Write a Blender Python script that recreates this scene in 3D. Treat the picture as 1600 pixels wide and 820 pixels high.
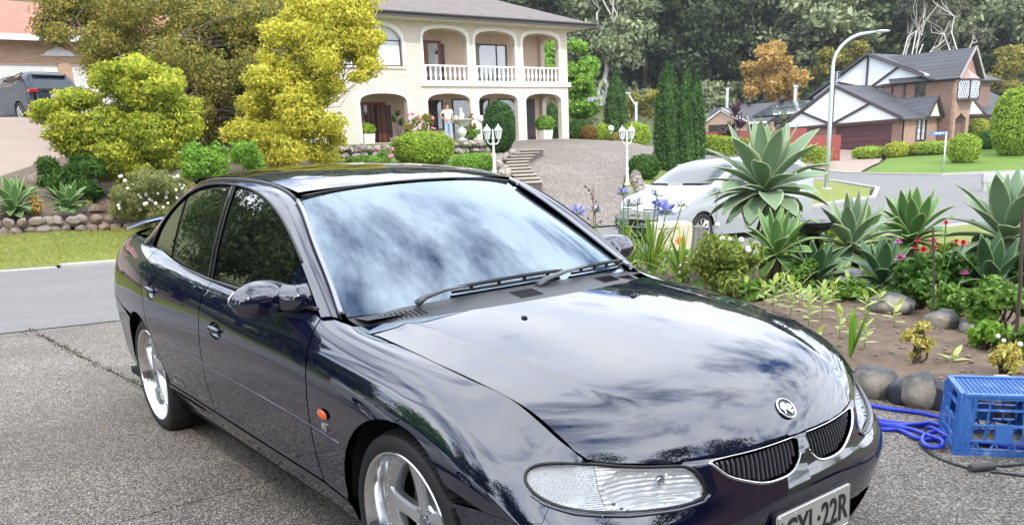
import bpy, bmesh, math, random
import numpy as np
from mathutils import Vector, Matrix, noise
from mathutils.geometry import delaunay_2d_cdt
R = math.radians; PI = math.pi
for o in list(bpy.data.objects): bpy.data.objects.remove(o)
sc = bpy.context.scene
COL = sc.collection

# ---------------------------------------------------------------- camera
CAM = np.array([2.233, -2.101, 1.499]); FP = 1330.9
def _axes(yaw, pit, rol):
    cy, sy, cp, sp, cr, sr = math.cos(yaw), math.sin(yaw), math.cos(pit), math.sin(pit), math.cos(rol), math.sin(rol)
    f = np.array([cy*cp, sy*cp, sp]); r = np.array([sy, -cy, 0]); u = np.cross(r, f)
    return cr*r+sr*u, -sr*r+cr*u, f
CR, CU, CF = _axes(R(142.848), R(-15.583), R(-2.561))
cam = bpy.data.objects.new('camera', bpy.data.cameras.new('camera')); COL.objects.link(cam)
m = Matrix([[CR[i], CU[i], -CF[i], CAM[i]] for i in range(3)]+[[0, 0, 0, 1]])
cam.matrix_world = m
cam.data.sensor_width = 36; cam.data.lens = 36*FP/1600; cam.data.shift_y = (600-410)/1600
cam.data.clip_end = 3000; cam.data.clip_start = .05
sc.camera = cam
def ray(u, v): return CF+CR*(u-800)/FP-CU*(v-600)/FP
def onz(u, v, z):
    d = ray(u, v); return Vector(CAM+d*(z-CAM[2])/d[2])
def atd(u, v, D):
    """point seen at photo pixel (u, v), D metres along the view"""
    d = ray(u, v); return Vector(CAM+d*D)

# ---------------------------------------------------------------- light
SUN_EL, SUN_AZ = 39, -20      # elevation; direction towards the sun in degrees from +x, counter-clockwise
world = bpy.data.worlds.new("World"); sc.world = world; world.use_nodes = True
nt = world.node_tree; N = nt.nodes; L = nt.links; N.clear()
out = N.new('ShaderNodeOutputWorld'); bg = N.new('ShaderNodeBackground'); bg2 = N.new('ShaderNodeBackground'); mix = N.new('ShaderNodeMixShader')
sky = N.new('ShaderNodeTexSky'); sky.sky_type = 'NISHITA'; sky.sun_disc = False
sky.sun_elevation = R(SUN_EL); sky.sun_rotation = R(90-SUN_AZ); sky.air_density = 1.2; sky.dust_density = .3; sky.ozone_density = 2.0
bg.inputs[1].default_value = .15
tint = N.new('ShaderNodeMix'); tint.data_type = 'RGBA'; tint.blend_type = 'MULTIPLY'; tint.inputs[0].default_value = 1; tint.inputs[7].default_value = (.72, .92, 1.3, 1)
L.new(sky.outputs[0], tint.inputs[6]); L.new(tint.outputs[2], bg.inputs[0])
geo = N.new('ShaderNodeNewGeometry'); sep = N.new('ShaderNodeSeparateXYZ')
tc = N.new('ShaderNodeTexCoord'); L.new(tc.outputs['Generated'], sep.inputs[0])
def mth(op, a, b=None, c=None):
    n = N.new('ShaderNodeMath'); n.operation = op
    for k, x in enumerate((a, b, c)):
        if x is None: continue
        if isinstance(x, (int, float)): n.inputs[k].default_value = x
        else: L.new(x, n.inputs[k])
    return n.outputs[0]
zz = mth('ADD', mth('MAXIMUM', sep.outputs[2], 0.0), .22)
cmb = N.new('ShaderNodeCombineXYZ')
L.new(mth('DIVIDE', sep.outputs[0], zz), cmb.inputs[0]); L.new(mth('DIVIDE', sep.outputs[1], zz), cmb.inputs[1])
mp = N.new('ShaderNodeMapping'); mp.inputs['Rotation'].default_value = (0, 0, R(35)); mp.inputs['Scale'].default_value = (1.0, 1.45, 1)
mp.inputs['Location'].default_value = (0.35, 0.1, 0)
L.new(cmb.outputs[0], mp.inputs[0])
n1 = N.new('ShaderNodeTexNoise'); n1.inputs['Scale'].default_value = 1.15; n1.inputs['Detail'].default_value = 8; n1.inputs['Roughness'].default_value = .62
n1.inputs['Distortion'].default_value = .25
L.new(mp.outputs[0], n1.inputs[0])
cr = N.new('ShaderNodeValToRGB'); cr.color_ramp.elements[0].position = .36; cr.color_ramp.elements[1].position = .50
L.new(n1.outputs[0], cr.inputs[0])
n2 = N.new('ShaderNodeTexNoise'); n2.inputs['Scale'].default_value = 2.6; n2.inputs['Detail'].default_value = 6; L.new(mp.outputs[0], n2.inputs[0])
cc = N.new('ShaderNodeValToRGB'); cc.color_ramp.elements[0].position = .3; cc.color_ramp.elements[1].position = .75
cc.color_ramp.elements[0].color = (.64, .70, .84, 1); cc.color_ramp.elements[1].color = (.95, .98, 1, 1)
L.new(n2.outputs[0], cc.inputs[0]); L.new(cc.outputs[0], bg2.inputs[0]); bg2.inputs[1].default_value = 3.8
L.new(mth('MULTIPLY', cr.outputs[0], .93), mix.inputs[0]); L.new(bg.outputs[0], mix.inputs[1]); L.new(bg2.outputs[0], mix.inputs[2])
L.new(mix.outputs[0], out.inputs[0])
sd = bpy.data.lights.new('sun', 'SUN'); sd.energy = 2.7; sd.angle = R(1.5); sd.color = (1, .93, .82)
sun = bpy.data.objects.new('sun', sd); COL.objects.link(sun)
_s = Vector((math.cos(R(SUN_AZ))*math.cos(R(SUN_EL)), math.sin(R(SUN_AZ))*math.cos(R(SUN_EL)), math.sin(R(SUN_EL))))
sun.rotation_euler = _s.to_track_quat('Z', 'Y').to_euler()
sc.render.engine = 'CYCLES'
sc.view_settings.view_transform = 'Standard'; sc.view_settings.look = 'None'; sc.view_settings.gamma = 1
sc.view_settings.use_curve_mapping = False
sc.view_settings.exposure = 0.08
# ---------------------------------------------------------------- library
def tag(o, label=None, cat=None, group=None, kind=None):
    if label: o['label'] = label
    if cat: o['category'] = cat
    if group: o['group'] = group
    if kind: o['kind'] = kind
    return o
def empty(name, loc=(0, 0, 0), rz=0, **k):
    o = bpy.data.objects.new(name, None); COL.objects.link(o); o.location = loc; o.rotation_euler = (0, 0, rz)
    o.empty_display_size = .2
    return tag(o, **k)
def copy_tree(o, parent=None, loc=None, rz=None, scale=None, label=None, mats=None):
    c = o.copy(); COL.objects.link(c); c.parent = parent
    for ch in list(o.children): copy_tree(ch, c)
    if loc is not None: c.location = loc
    if rz is not None: c.rotation_euler = (0, 0, rz)
    if scale is not None: c.scale = (scale,)*3 if isinstance(scale, (int, float)) else scale
    if label: c['label'] = label
    return c
class G:
    """tiny node graph helper"""
    def __init__(s, name):
        s.m = bpy.data.materials.new(name); s.m.use_nodes = True; s.t = s.m.node_tree; s.t.nodes.clear()
        s.out = s.n('ShaderNodeOutputMaterial'); s.b = s.n('ShaderNodeBsdfPrincipled'); s.l(s.b, s.out)
    def n(s, ty, **k):
        x = s.t.nodes.new(ty)
        for a, v in k.items():
            if a in x.inputs: x.inputs[a].default_value = v
            else: setattr(x, a, v)
        return x
    def l(s, a, b, i=0, o=0):
        s.t.links.new(a.outputs[o] if hasattr(a, 'outputs') else a, b.inputs[i]); return b
    def co(s, kind='Object', scale=(1, 1, 1), rot=(0, 0, 0)):
        a = s.n('ShaderNodeTexCoord'); m = s.n('ShaderNodeMapping'); m.inputs['Scale'].default_value = scale; m.inputs['Rotation'].default_value = rot
        s.l(a.outputs[kind], m); return m.outputs[0]
    def noise(s, co, scale, detail=4, rough=.55, out=0, dist=0):
        n = s.n('ShaderNodeTexNoise', Scale=scale, Detail=detail, Roughness=rough, Distortion=dist); s.l(co, n); return n.outputs[out]
    def vor(s, co, scale, feature='F1', out=0, rnd=1):
        n = s.n('ShaderNodeTexVoronoi', feature=feature, Scale=scale, Randomness=rnd); s.l(co, n); return n.outputs[out]
    def ramp(s, f, stops):
        r = s.n('ShaderNodeValToRGB'); e = r.color_ramp.elements
        while len(e) < len(stops): e.new(.5)
        for x, (p, c) in zip(e, stops): x.position = p; x.color = (c if len(c) == 4 else (*c, 1)) if hasattr(c, '__len__') else (c, c, c, 1)
        s.l(f, r); return r.outputs[0]
    def mixc(s, f, a, b, mode='MIX'):
        n = s.n('ShaderNodeMix', data_type='RGBA', blend_type=mode)
        for i, v in ((0, f), (6, a), (7, b)):
            if hasattr(v, 'links') or hasattr(v, 'is_linked'): s.t.links.new(v, n.inputs[i])
            else: n.inputs[i].default_value = v if isinstance(v, (int, float)) else (*v[:3], 1)
        return n.outputs[2]
    def math(s, op, a, b=None):
        n = s.n('ShaderNodeMath', operation=op)
        for k, x in enumerate((a, b)):
            if x is None: continue
            if isinstance(x, (int, float)): n.inputs[k].default_value = x
            else: s.t.links.new(x, n.inputs[k])
        return n.outputs[0]
    def bump(s, h, strength=.3, dist=.01):
        b = s.n('ShaderNodeBump', Strength=strength, Distance=dist); s.t.links.new(h, b.inputs['Height']); s.t.links.new(b.outputs[0], s.b.inputs['Normal']); return b
    def base(s, c):
        if isinstance(c, tuple): s.b.inputs['Base Color'].default_value = (*c[:3], 1)
        else: s.t.links.new(c, s.b.inputs['Base Color'])
    def p(s, **k):
        for a, v in k.items():
            a = a.replace('_', ' ')
            if hasattr(v, 'is_linked'): s.t.links.new(v, s.b.inputs[a])
            else: s.b.inputs[a].default_value = v
        return s
_mats = {}
def M(name, c=None, rough=.6, metal=0, vary=.12, scale=8, bump=0, **k):
    """plain procedural material: colour with a slight noise variation"""
    if name in _mats: return _mats[name]
    g = G(name); co = g.co()
    f = g.noise(co, scale, 5)
    a = tuple(x*(1-vary) for x in c); b = tuple(min(1, x*(1+vary)) for x in c)
    g.base(g.mixc(f, a, b) if vary else tuple(c)); g.p(Roughness=rough, Metallic=metal, **k)
    if bump: g.bump(g.noise(co, scale*4, 6), .5, bump)
    _mats[name] = g.m; return g.m
def reg(g): _mats[g.m.name] = g.m; return g.m

class MB:
    """collects geometry, then links it as ONE mesh object"""
    def __init__(s): s.v = []; s.f = []; s.mi = []; s.cur = 0
    def add(s, vs, fs):
        n = len(s.v); s.v += [tuple(v) for v in vs]; s.f += [[i+n for i in f] for f in fs]; s.mi += [s.cur]*len(fs); return s
    def box(s, a, b, mtx=None):
        (x0, y0, z0), (x1, y1, z1) = a, b
        v = [Vector(p) for p in ((x0,y0,z0),(x1,y0,z0),(x1,y1,z0),(x0,y1,z0),(x0,y0,z1),(x1,y0,z1),(x1,y1,z1),(x0,y1,z1))]
        if mtx: v = [mtx @ p for p in v]
        return s.add(v, [[0,3,2,1],[4,5,6,7],[0,1,5,4],[1,2,6,5],[2,3,7,6],[3,0,4,7]])
    def tube(s, pts, r, n=8, caps=True, flat=None):
        pts = [Vector(p) for p in pts]; rs = r if hasattr(r, '__len__') else [r]*len(pts)
        rings = []; up = None
        for i, p in enumerate(pts):
            d = (pts[min(i+1, len(pts)-1)]-pts[max(i-1, 0)])
            if d.length < 1e-9: d = Vector((0, 0, 1))
            d.normalize()
            if up is None: up = Vector((0, 0, 1)) if abs(d.z) < .9 else Vector((1, 0, 0))
            a = d.cross(up)
            if a.length < 1e-6: a = d.orthogonal()
            a.normalize(); b = a.cross(d); up = b
            rings.append([p+(a*math.cos(2*PI*k/n)+b*math.sin(2*PI*k/n)*(flat or 1))*rs[i] for k in range(n)])
        base = [v for rr in rings for v in rr]; fs = []
        for i in range(len(pts)-1):
            for k in range(n):
                fs.append([i*n+k, i*n+(k+1) % n, (i+1)*n+(k+1) % n, (i+1)*n+k])
        if caps: fs += [list(range(n))[::-1], [(len(pts)-1)*n+k for k in range(n)]]
        return s.add(base, fs)
    def lathe(s, prof, n=24, mtx=None, closed=False):
        """profile (r, h) turned about z"""
        v = []; fs = []; m = len(prof)
        for k in range(n):
            a = 2*PI*k/n
            for r, h in prof: v.append(Vector((r*math.cos(a), r*math.sin(a), h)))
        for k in range(n):
            k2 = (k+1) % n
            for i in range(m-1 if not closed else m):
                j = (i+1) % m
                fs.append([k*m+i, k2*m+i, k2*m+j, k*m+j])
        if mtx: v = [mtx @ p for p in v]
        return s.add(v, fs)
    def prism(s, poly, z0, z1, mtx=None):
        """flat polygon in xy pushed from z0 to z1"""
        n = len(poly); v = [Vector((x, y, z0)) for x, y in poly]+[Vector((x, y, z1)) for x, y in poly]
        if mtx: v = [mtx @ p for p in v]
        return s.add(v, [list(range(n))[::-1], list(range(n, 2*n))]+[[i, (i+1) % n, (i+1) % n+n, i+n] for i in range(n)])
    def ell(s, c, r, nu=16, nv=10, fn=None, mtx=None):
        v = []; fs = []
        for j in range(nv+1):
            t = PI*j/nv
            for i in range(nu):
                p = 2*PI*i/nu; d = Vector((math.sin(t)*math.cos(p), math.sin(t)*math.sin(p), math.cos(t)))
                k = fn(d) if fn else 1
                q = Vector((d.x*r[0]*k, d.y*r[1]*k, d.z*r[2]*k))
                if mtx: q = mtx @ q
                v.append(q+Vector(c))
        for j in range(nv):
            for i in range(nu): fs.append([j*nu+i, (j+1)*nu+i, (j+1)*nu+(i+1) % nu, j*nu+(i+1) % nu])
        return s.add(v, fs)
    def build(s, name, mat, parent=None, smooth=False, bevel=0, fix=True, **k):
        me = bpy.data.meshes.new(name); me.from_pydata(s.v, [], s.f)
        for mm in (mat if isinstance(mat, (list, tuple)) else [mat]): me.materials.append(mm)
        if any(s.mi): me.polygons.foreach_set('material_index', s.mi)
        if fix and len(s.f) < 60000:
            bm = bmesh.new(); bm.from_mesh(me); bmesh.ops.remove_doubles(bm, verts=bm.verts, dist=1e-5); bmesh.ops.recalc_face_normals(bm, faces=bm.faces); bm.to_mesh(me); bm.free()
        if smooth:
            me.polygons.foreach_set('use_smooth', [True]*len(me.polygons))
            if smooth is not True: me.set_sharp_from_angle(angle=R(smooth))
        me.update()
        o = bpy.data.objects.new(name, me); COL.objects.link(o); o.parent = parent
        if bevel:
            b = o.modifiers.new('bevel', 'BEVEL'); b.width = bevel; b.segments = 2; b.limit_method = 'ANGLE'; b.angle_limit = R(40)
        return tag(o, **k)
def frame(o, x, z=None):
    """matrix with origin o, local z along x"""
    d = Vector(x).normalized(); return Matrix.Translation(Vector(o)) @ d.to_track_quat('Z', 'Y').to_matrix().to_4x4()
def inside(poly, x, y):
    c = False; n = len(poly); j = n-1
    for i in range(n):
        xi, yi = poly[i]; xj, yj = poly[j]
        if (yi > y) != (yj > y) and x < (xj-xi)*(y-yi)/(yj-yi)+xi: c = not c
        j = i
    return c
def dens(poly, step, closed=True):
    out = []; n = len(poly)
    for i in range(n if closed else n-1):
        a, b = poly[i], poly[(i+1) % n]; k = max(1, int(math.ceil(math.hypot(b[0]-a[0], b[1]-a[1])/step)))
        out += [(a[0]+(b[0]-a[0])*t/k, a[1]+(b[1]-a[1])*t/k) for t in range(k)]
    if not closed: out.append(tuple(poly[-1]))
    return out
def area2(p): return sum(p[i][0]*p[(i+1) % len(p)][1]-p[(i+1) % len(p)][0]*p[i][1] for i in range(len(p)))
def shrink(poly, d):
    """move every edge of a closed polygon inwards by d (negative: outwards)"""
    if not d: return poly
    sg = 1 if area2(poly) > 0 else -1; n = len(poly); out = []
    for i in range(n):
        p, q, r = poly[i-1], poly[i], poly[(i+1) % n]
        e1 = (q[0]-p[0], q[1]-p[1]); e2 = (r[0]-q[0], r[1]-q[1])
        l1 = math.hypot(*e1) or 1; l2 = math.hypot(*e2) or 1
        n1 = (-e1[1]/l1*sg, e1[0]/l1*sg); n2 = (-e2[1]/l2*sg, e2[0]/l2*sg)
        m = (n1[0]+n2[0], n1[1]+n2[1]); k = max(.35, (m[0]*m[0]+m[1]*m[1])/2)
        out.append((q[0]+m[0]*d/k, q[1]+m[1]*d/k))
    return out
def smoothp(pts, n=3, closed=True):
    """Catmull-Rom densified outline"""
    out = []; N_ = len(pts)
    for i in range(N_ if closed else N_-1):
        g = lambda k: np.array(pts[k % N_] if closed else pts[min(max(k, 0), N_-1)], float)
        p0, p1, p2, p3 = g(i-1), g(i), g(i+1), g(i+2)
        for k in range(n):
            t = k/n
            out.append(tuple(.5*((2*p1)+(-p0+p2)*t+(2*p0-5*p1+4*p2-p3)*t*t+(-p0+3*p1-3*p2+p3)*t**3)))
    if not closed: out.append(tuple(pts[-1]))
    return out
def cdt(outer, holes, step, grid=None):
    """triangulate a region of the plane with interior points"""
    rings = [outer]+list(holes); pts = []; edges = []
    for r in rings:
        b = len(pts); pts += [Vector(p) for p in r]; edges += [(b+i, b+(i+1) % len(r)) for i in range(len(r))]
    xs = [p[0] for p in outer]; ys = [p[1] for p in outer]
    B = np.array([tuple(p) for p in pts]); nb = len(pts)
    gx = np.arange(min(xs), max(xs), step); gy = np.arange(min(ys), max(ys), step*.87); cand = []
    for j, y in enumerate(gy): cand += [(x+(step/2 if j % 2 else 0), y) for x in gx]
    if cand:
        c = np.array(cand); keep = np.ones(len(c), bool)
        def pin(poly):
            r = np.zeros(len(c), bool); P = np.array(poly); Q = np.roll(P, 1, 0)
            for (xi, yi), (xj, yj) in zip(P, Q):
                if yi == yj: continue
                k = ((yi > c[:, 1]) != (yj > c[:, 1])) & (c[:, 0] < (xj-xi)*(c[:, 1]-yi)/(yj-yi)+xi); r ^= k
            return r
        keep = pin(outer)
        for h in holes: keep &= ~pin(h)
        c = c[keep]
        if len(c):
            dmin = np.full(len(c), 9e9)
            for k in range(0, len(c), 4000):
                dmin[k:k+4000] = np.sqrt(((c[k:k+4000, None]-B[None])**2).sum(-1)).min(1)
            pts += [Vector(p) for p in c[dmin > step*.45]]
    v, e, f, *_ = delaunay_2d_cdt(pts, edges, [], 0, 1e-7)
    v = [tuple(p) for p in v]; f2 = []
    for t in f:
        cx = sum(v[i][0] for i in t)/len(t); cy = sum(v[i][1] for i in t)/len(t)
        if inside(outer, cx, cy) and not any(inside(h, cx, cy) for h in holes): f2.append(list(t))
    return v, f2
def text(name, s, size, mat, mtx, parent=None, ext=.001, font_scale=(1, 1), shear=0, align='CENTER', bold=0):
    cu = bpy.data.curves.new(name, 'FONT'); cu.body = s; cu.size = size; cu.extrude = ext; cu.align_x = align; cu.align_y = 'CENTER'; cu.shear = shear; cu.offset = bold; cu.resolution_u = 3
    o = bpy.data.objects.new(name, cu); COL.objects.link(o)
    dg = bpy.context.evaluated_depsgraph_get(); me = bpy.data.meshes.new_from_object(o.evaluated_get(dg)); bpy.data.objects.remove(o)
    me.materials.clear(); me.materials.append(mat); me.transform(mtx @ Matrix.Diagonal((font_scale[0], font_scale[1], 1, 1)))
    o = bpy.data.objects.new(name, me); COL.objects.link(o); o.parent = parent; return o
# ---------------------------------------------------------------- foliage
def leafmat(name, dark, lighter, tr=.30, sc_=1.0, tip=None, gloss=.25):
    """leaf colour varies from leaf to leaf and from clump to clump"""
    g = G(name); gi = g.n('ShaderNodeNewGeometry'); co = g.co('Object')
    f = g.noise(co, sc_*1.3, 3); k = g.math('ADD', g.math('MULTIPLY', gi.outputs['Random Per Island'], .55), g.math('MULTIPLY', f, .75))
    stops = [(.30, dark), (.85, lighter)]
    if tip: stops = [(.25, dark), (.62, lighter), (.92, tip)]
    c = g.ramp(k, stops)
    g.base(c); g.p(Roughness=.5, Specular_IOR_Level=gloss)
    t = g.n('ShaderNodeBsdfTranslucent'); g.t.links.new(g.mixc(1.0, c, (1.25, 1.2, .55), 'MULTIPLY'), t.inputs[0])
    mx = g.n('ShaderNodeMixShader', Fac=tr); g.l(g.b, mx, 1); g.l(t, mx, 2); g.l(mx, g.out); return reg(g)
BARK = M('grey_bark', (.14, .115, .095), .9, vary=.4, scale=6, bump=.02); GUM = M('pale_gum_bark', (.50, .47, .42), .8, vary=.25, scale=2); DBARK = M('dark_bark', (.06, .045, .035), .9, vary=.3, scale=8)
def blobs_pts(rng, blobs, n, shell=.45, rough=.25, flat=0):
    """points in the outer part of a set of ellipsoids, with outward directions"""
    B = np.array([(*c, *r) for c, r in blobs]); vol = B[:, 3]*B[:, 4]*B[:, 5]; pr_ = vol**.7/np.sum(vol**.7)
    idx = rng.choice(len(B), n, p=pr_); d = rng.normal(size=(n, 3)); d /= np.linalg.norm(d, axis=1)[:, None]
    rad = 1-shell*rng.random(n)**1.5
    if rough:
        ph = B[idx, 0]*3.1+B[idx, 1]*1.7
        rad *= 1+rough*(np.sin(d[:, 0]*5+ph)*np.cos(d[:, 1]*6+ph*2)+.6*np.sin(d[:, 2]*9+ph))
    p = B[idx, :3]+d*B[idx, 3:]*rad[:, None]
    return p, d
def leaf_mesh(name, p, d, size, mat, parent=None, rng=None, aspect=.45, jitter=.8, droop=0, fold=0, up=0, link=True, **k):
    """one leaf-shaped face per point"""
    n = len(p); rng = rng or np.random.default_rng(1)
    s = size*(.6+.8*rng.random(n))[:, None]
    nn = d+rng.normal(size=(n, 3))*jitter; nn[:, 2] += up; nn /= np.linalg.norm(nn, axis=1)[:, None]
    a = rng.normal(size=(n, 3)); a[:, 2] -= droop; a -= nn*(a*nn).sum(1)[:, None]; a /= np.linalg.norm(a, axis=1)[:, None]; b = np.cross(nn, a)
    V = np.stack([p-a*s*.5, p+b*s*aspect*.5-a*s*.05, p+a*s*.5, p-b*s*aspect*.5-a*s*.05], 1).reshape(-1, 3)
    me = bpy.data.meshes.new(name); me.vertices.add(4*n); me.vertices.foreach_set('co', V.astype('f').ravel())
    me.loops.add(4*n); me.loops.foreach_set('vertex_index', np.arange(4*n, dtype='i')); me.polygons.add(n); me.polygons.foreach_set('loop_start', np.arange(0, 4*n, 4, dtype='i'))
    me.update(calc_edges=True); me.materials.append(mat)
    o = bpy.data.objects.new(name, me)
    if link: COL.objects.link(o)
    o.parent = parent; return tag(o, **k)
def limb(mb, rng, a, b, r0, r1, wob=.12, n=5, sides=7):
    a = Vector(a); b = Vector(b); L_ = (b-a).length; pts = [a]
    for i in range(1, n): pts.append(a.lerp(b, i/n)+Vector(rng.normal(size=3))*wob*L_*.25)
    pts.append(b); mb.tube(pts, [r0+(r1-r0)*i/n for i in range(n+1)], sides); return pts
def tree(name, loc, blobs, mat, bark, n, size, seed, trunk=None, label=None, cat='tree', group=None, stems=1, r=.15, shell=.5, rough=.22, aspect=.45, jitter=.8, inner=True, rz=0, trunk_name='trunk', crown_name='crown', twigs=14, droop=0, spread=.3):
    """tapered trunk and limbs reaching into leafy clumps (blob coordinates are relative to the base)"""
    rng = np.random.default_rng(seed); t = empty(name, loc, rz, label=label, cat=cat, group=group)
    mb = MB(); bs = sorted(blobs, key=lambda b: b[0][2]); zc = min(b[0][2]-b[1][2]*.5 for b in bs)
    for s in range(stems):
        bx = spread*rng.normal() if stems > 1 else 0; by = spread*rng.normal() if stems > 1 else 0
        z1 = trunk or max(.3, zc); top = Vector((bx*2.2, by*2.2, z1)); rr = r/(stems**.5)
        limb(mb, rng, (bx*.5, by*.5, -.2), top, rr*1.3, rr*.8, .12)
        for c, q in [blobs[i] for i in rng.permutation(len(blobs))[:max(4, twigs//stems)]]:
            e = Vector(c)+Vector(rng.normal(size=3))*.2*min(q)
            pts = limb(mb, rng, top, e, rr*.55, rr*.10, .22)
            for _ in range(3):
                e2 = e+Vector(rng.normal(size=3))*max(q)*.6; limb(mb, rng, pts[3], e2, rr*.2, rr*.04, .2, 3, 5)
    mb.build(trunk_name, bark, t, smooth=True, fix=False)
    p, d = blobs_pts(rng, blobs, n, shell, rough)
    leaf_mesh(crown_name, p, d, size, mat, t, rng, aspect, jitter, droop)
    return t
def blobset(rng, c, R_, n, r0, r1, flat=.8, shell=.75):
    """clump centres scattered through an ellipsoid"""
    out = []
    for i in range(n):
        d = rng.normal(size=3); d /= np.linalg.norm(d); q = shell+(1-shell)*rng.random() if rng.random() < .7 else rng.random()*shell
        r = r0+(r1-r0)*rng.random()
        out.append(((c[0]+d[0]*(R_[0]-r*.6)*q, c[1]+d[1]*(R_[1]-r*.6)*q, c[2]+d[2]*(R_[2]-r*.6)*q), (r, r, r*flat)))
    return out
def shrub(name, loc, R_, n, size, mat, seed, label=None, cat='shrub', group=None, clumps=14, cr=(.35, .5), rough=.2, core=True, parent=None, shell=.5, jitter=.8, aspect=.5, top=1.0):
    rng = np.random.default_rng(seed); t = empty(name, loc, 0, label=label, cat=cat, group=group)
    m = min(R_); bl = blobset(rng, (0, 0, R_[2]*top), R_, clumps, m*cr[0], m*cr[1])
    mb = MB()
    for c, r in bl[:10]: limb(mb, rng, (0, 0, -.1), c, .03*m+.008, .006, .2)
    mb.build('stems', DBARK, t, smooth=True, fix=False)
    p, d = blobs_pts(rng, bl, n, shell, rough); k = p[:, 2] > .0; leaf_mesh('foliage', p[k], d[k], size, mat, t, rng, aspect, jitter); return t
def clipped(name, loc, shape, n, size, mat, seed, label=None, cat='hedge', group=None, core=(.02, .05, .012)):
    """clipped bush: dense small leaves over a surface given by shape(d) -> point"""
    rng = np.random.default_rng(seed); t = empty(name, loc, 0, label=label, cat=cat, group=group)
    d = rng.normal(size=(n, 3)); d /= np.linalg.norm(d, axis=1)[:, None]; p = shape(d)*(1-.07*rng.random(n)**2)[:, None]
    p += rng.normal(size=p.shape)*size*.35
    w = np.array([noise.noise((a[0]*3+seed, a[1]*3, a[2]*3)) for a in p])*.06; p *= (1+w)[:, None]
    leaf_mesh('foliage', p, d, size, mat, t, rng, .55, .7)
    mb = MB(); u = []; 
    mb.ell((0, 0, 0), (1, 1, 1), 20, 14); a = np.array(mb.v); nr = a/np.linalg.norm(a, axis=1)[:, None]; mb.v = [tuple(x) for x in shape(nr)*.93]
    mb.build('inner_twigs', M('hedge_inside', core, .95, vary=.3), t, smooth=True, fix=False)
    return t
def egg(rx, ry, h, p=2.6, base=.0):
    """rounded upright form standing on its base"""
    def f(d):
        x, y, z = d[:, 0], d[:, 1], d[:, 2]; k = (np.abs(x)**p+np.abs(y)**p+np.abs(z)**p)**(-1/p)
        return np.stack([x*k*rx, y*k*ry, (z*k*.5+.5)*h+base], 1)
    return f
def blade_plant(mb, rng, c, n, L_, w, arch=.6, up=.9, seg=5, spread=1.0, fold=.25, lw=None, curl=0, basez=0):
    """strap or agave leaves from one heart"""
    for i in range(n):
        az = rng.random()*2*PI; yield az
def strap(mb, base, az, el, L_, w, droop, seg=6, prof=None, fold=.2, twist=0, thick=0, tipc=None, side_curl=0):
    """one long leaf: az/el of the start direction, drooping; prof(t) half-width profile"""
    d = Vector((math.cos(az)*math.cos(el), math.sin(az)*math.cos(el), math.sin(el))); p = Vector(base); rows = []
    side = Vector((-math.sin(az), math.cos(az), 0)); st = L_/seg
    for i in range(seg+1):
        t = i/seg; hw = w*(prof(t) if prof else math.sin(PI*min(.98, .12+.86*t))**.8)
        n_ = side.cross(d).normalized(); f_ = n_*hw*fold
        if thick: rows += [p-side*hw-n_*0+f_, p-side*hw*.5+f_*.3, p, p+side*hw*.5+f_*.3, p+side*hw+f_]
        else: rows += [p-side*hw+f_, p, p+side*hw+f_]
        p = p+d*st; d = (d+Vector((0, 0, -1))*droop*st/L_*(.4+1.4*t)+side*side_curl*.1).normalized()
    k = 5 if thick else 3
    fs = [[i*k+j, i*k+j+1, (i+1)*k+j+1, (i+1)*k+j] for i in range(seg) for j in range(k-1)]
    mb.add(rows, fs)
import numpy as np, math
# ---------------------------------------------------------------- smooth surfaces for the car
def spl(x, y):
    """natural cubic spline through the knots; y may have several columns"""
    x = np.asarray(x, float); y = np.asarray(y, float)
    one = y.ndim == 1
    if one: y = y[:, None]
    n = len(x); h = np.diff(x)
    A = np.zeros((n, n)); B = np.zeros((n, y.shape[1]))
    A[0, 0] = A[-1, -1] = 1
    for i in range(1, n-1):
        A[i, i-1] = h[i-1]; A[i, i] = 2*(h[i-1]+h[i]); A[i, i+1] = h[i]
        B[i] = 6*((y[i+1]-y[i])/h[i] - (y[i]-y[i-1])/h[i-1])
    M = np.linalg.solve(A, B)
    def f(t):
        t = np.asarray(t, float); sh = t.shape; t = t.ravel()
        i = np.clip(np.searchsorted(x, t)-1, 0, n-2)
        tc = np.clip(t, x[0]-.05, x[-1]+.05)
        a = (x[i+1]-tc)[:, None]; b = (tc-x[i])[:, None]; hh = h[i][:, None]
        r = (M[i]*a**3 + M[i+1]*b**3)/(6*hh) + (y[i]/hh - M[i]*hh/6)*a + (y[i+1]/hh - M[i+1]*hh/6)*b
        return r.reshape(sh) if one else r.reshape(sh+(y.shape[1],))
    return f

class Loft:
    """surface through rows of sections; P[k][j] = (x, s, z), s = distance from the car's middle"""
    def __init__(self, T, W, P):
        self.T = np.array(T); self.W = np.array(W); P = np.array(P, float)
        K, J, _ = P.shape
        self.ft = spl(self.T, P.reshape(K, J*3)); self.J = J
    def __call__(self, t, w):
        t = np.atleast_1d(np.asarray(t, float)); w = np.atleast_1d(np.asarray(w, float))
        R = self.ft(t).reshape(len(t), self.J, 3)
        # spline across rows, vectorised through the linear operator
        E = self.basis(w)
        return np.einsum('nj,njc->nc', E, R)
    def basis(self, w):
        if not hasattr(self, 'fb'): self.fb = spl(self.W, np.eye(self.J))
        return self.fb(w)

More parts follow.
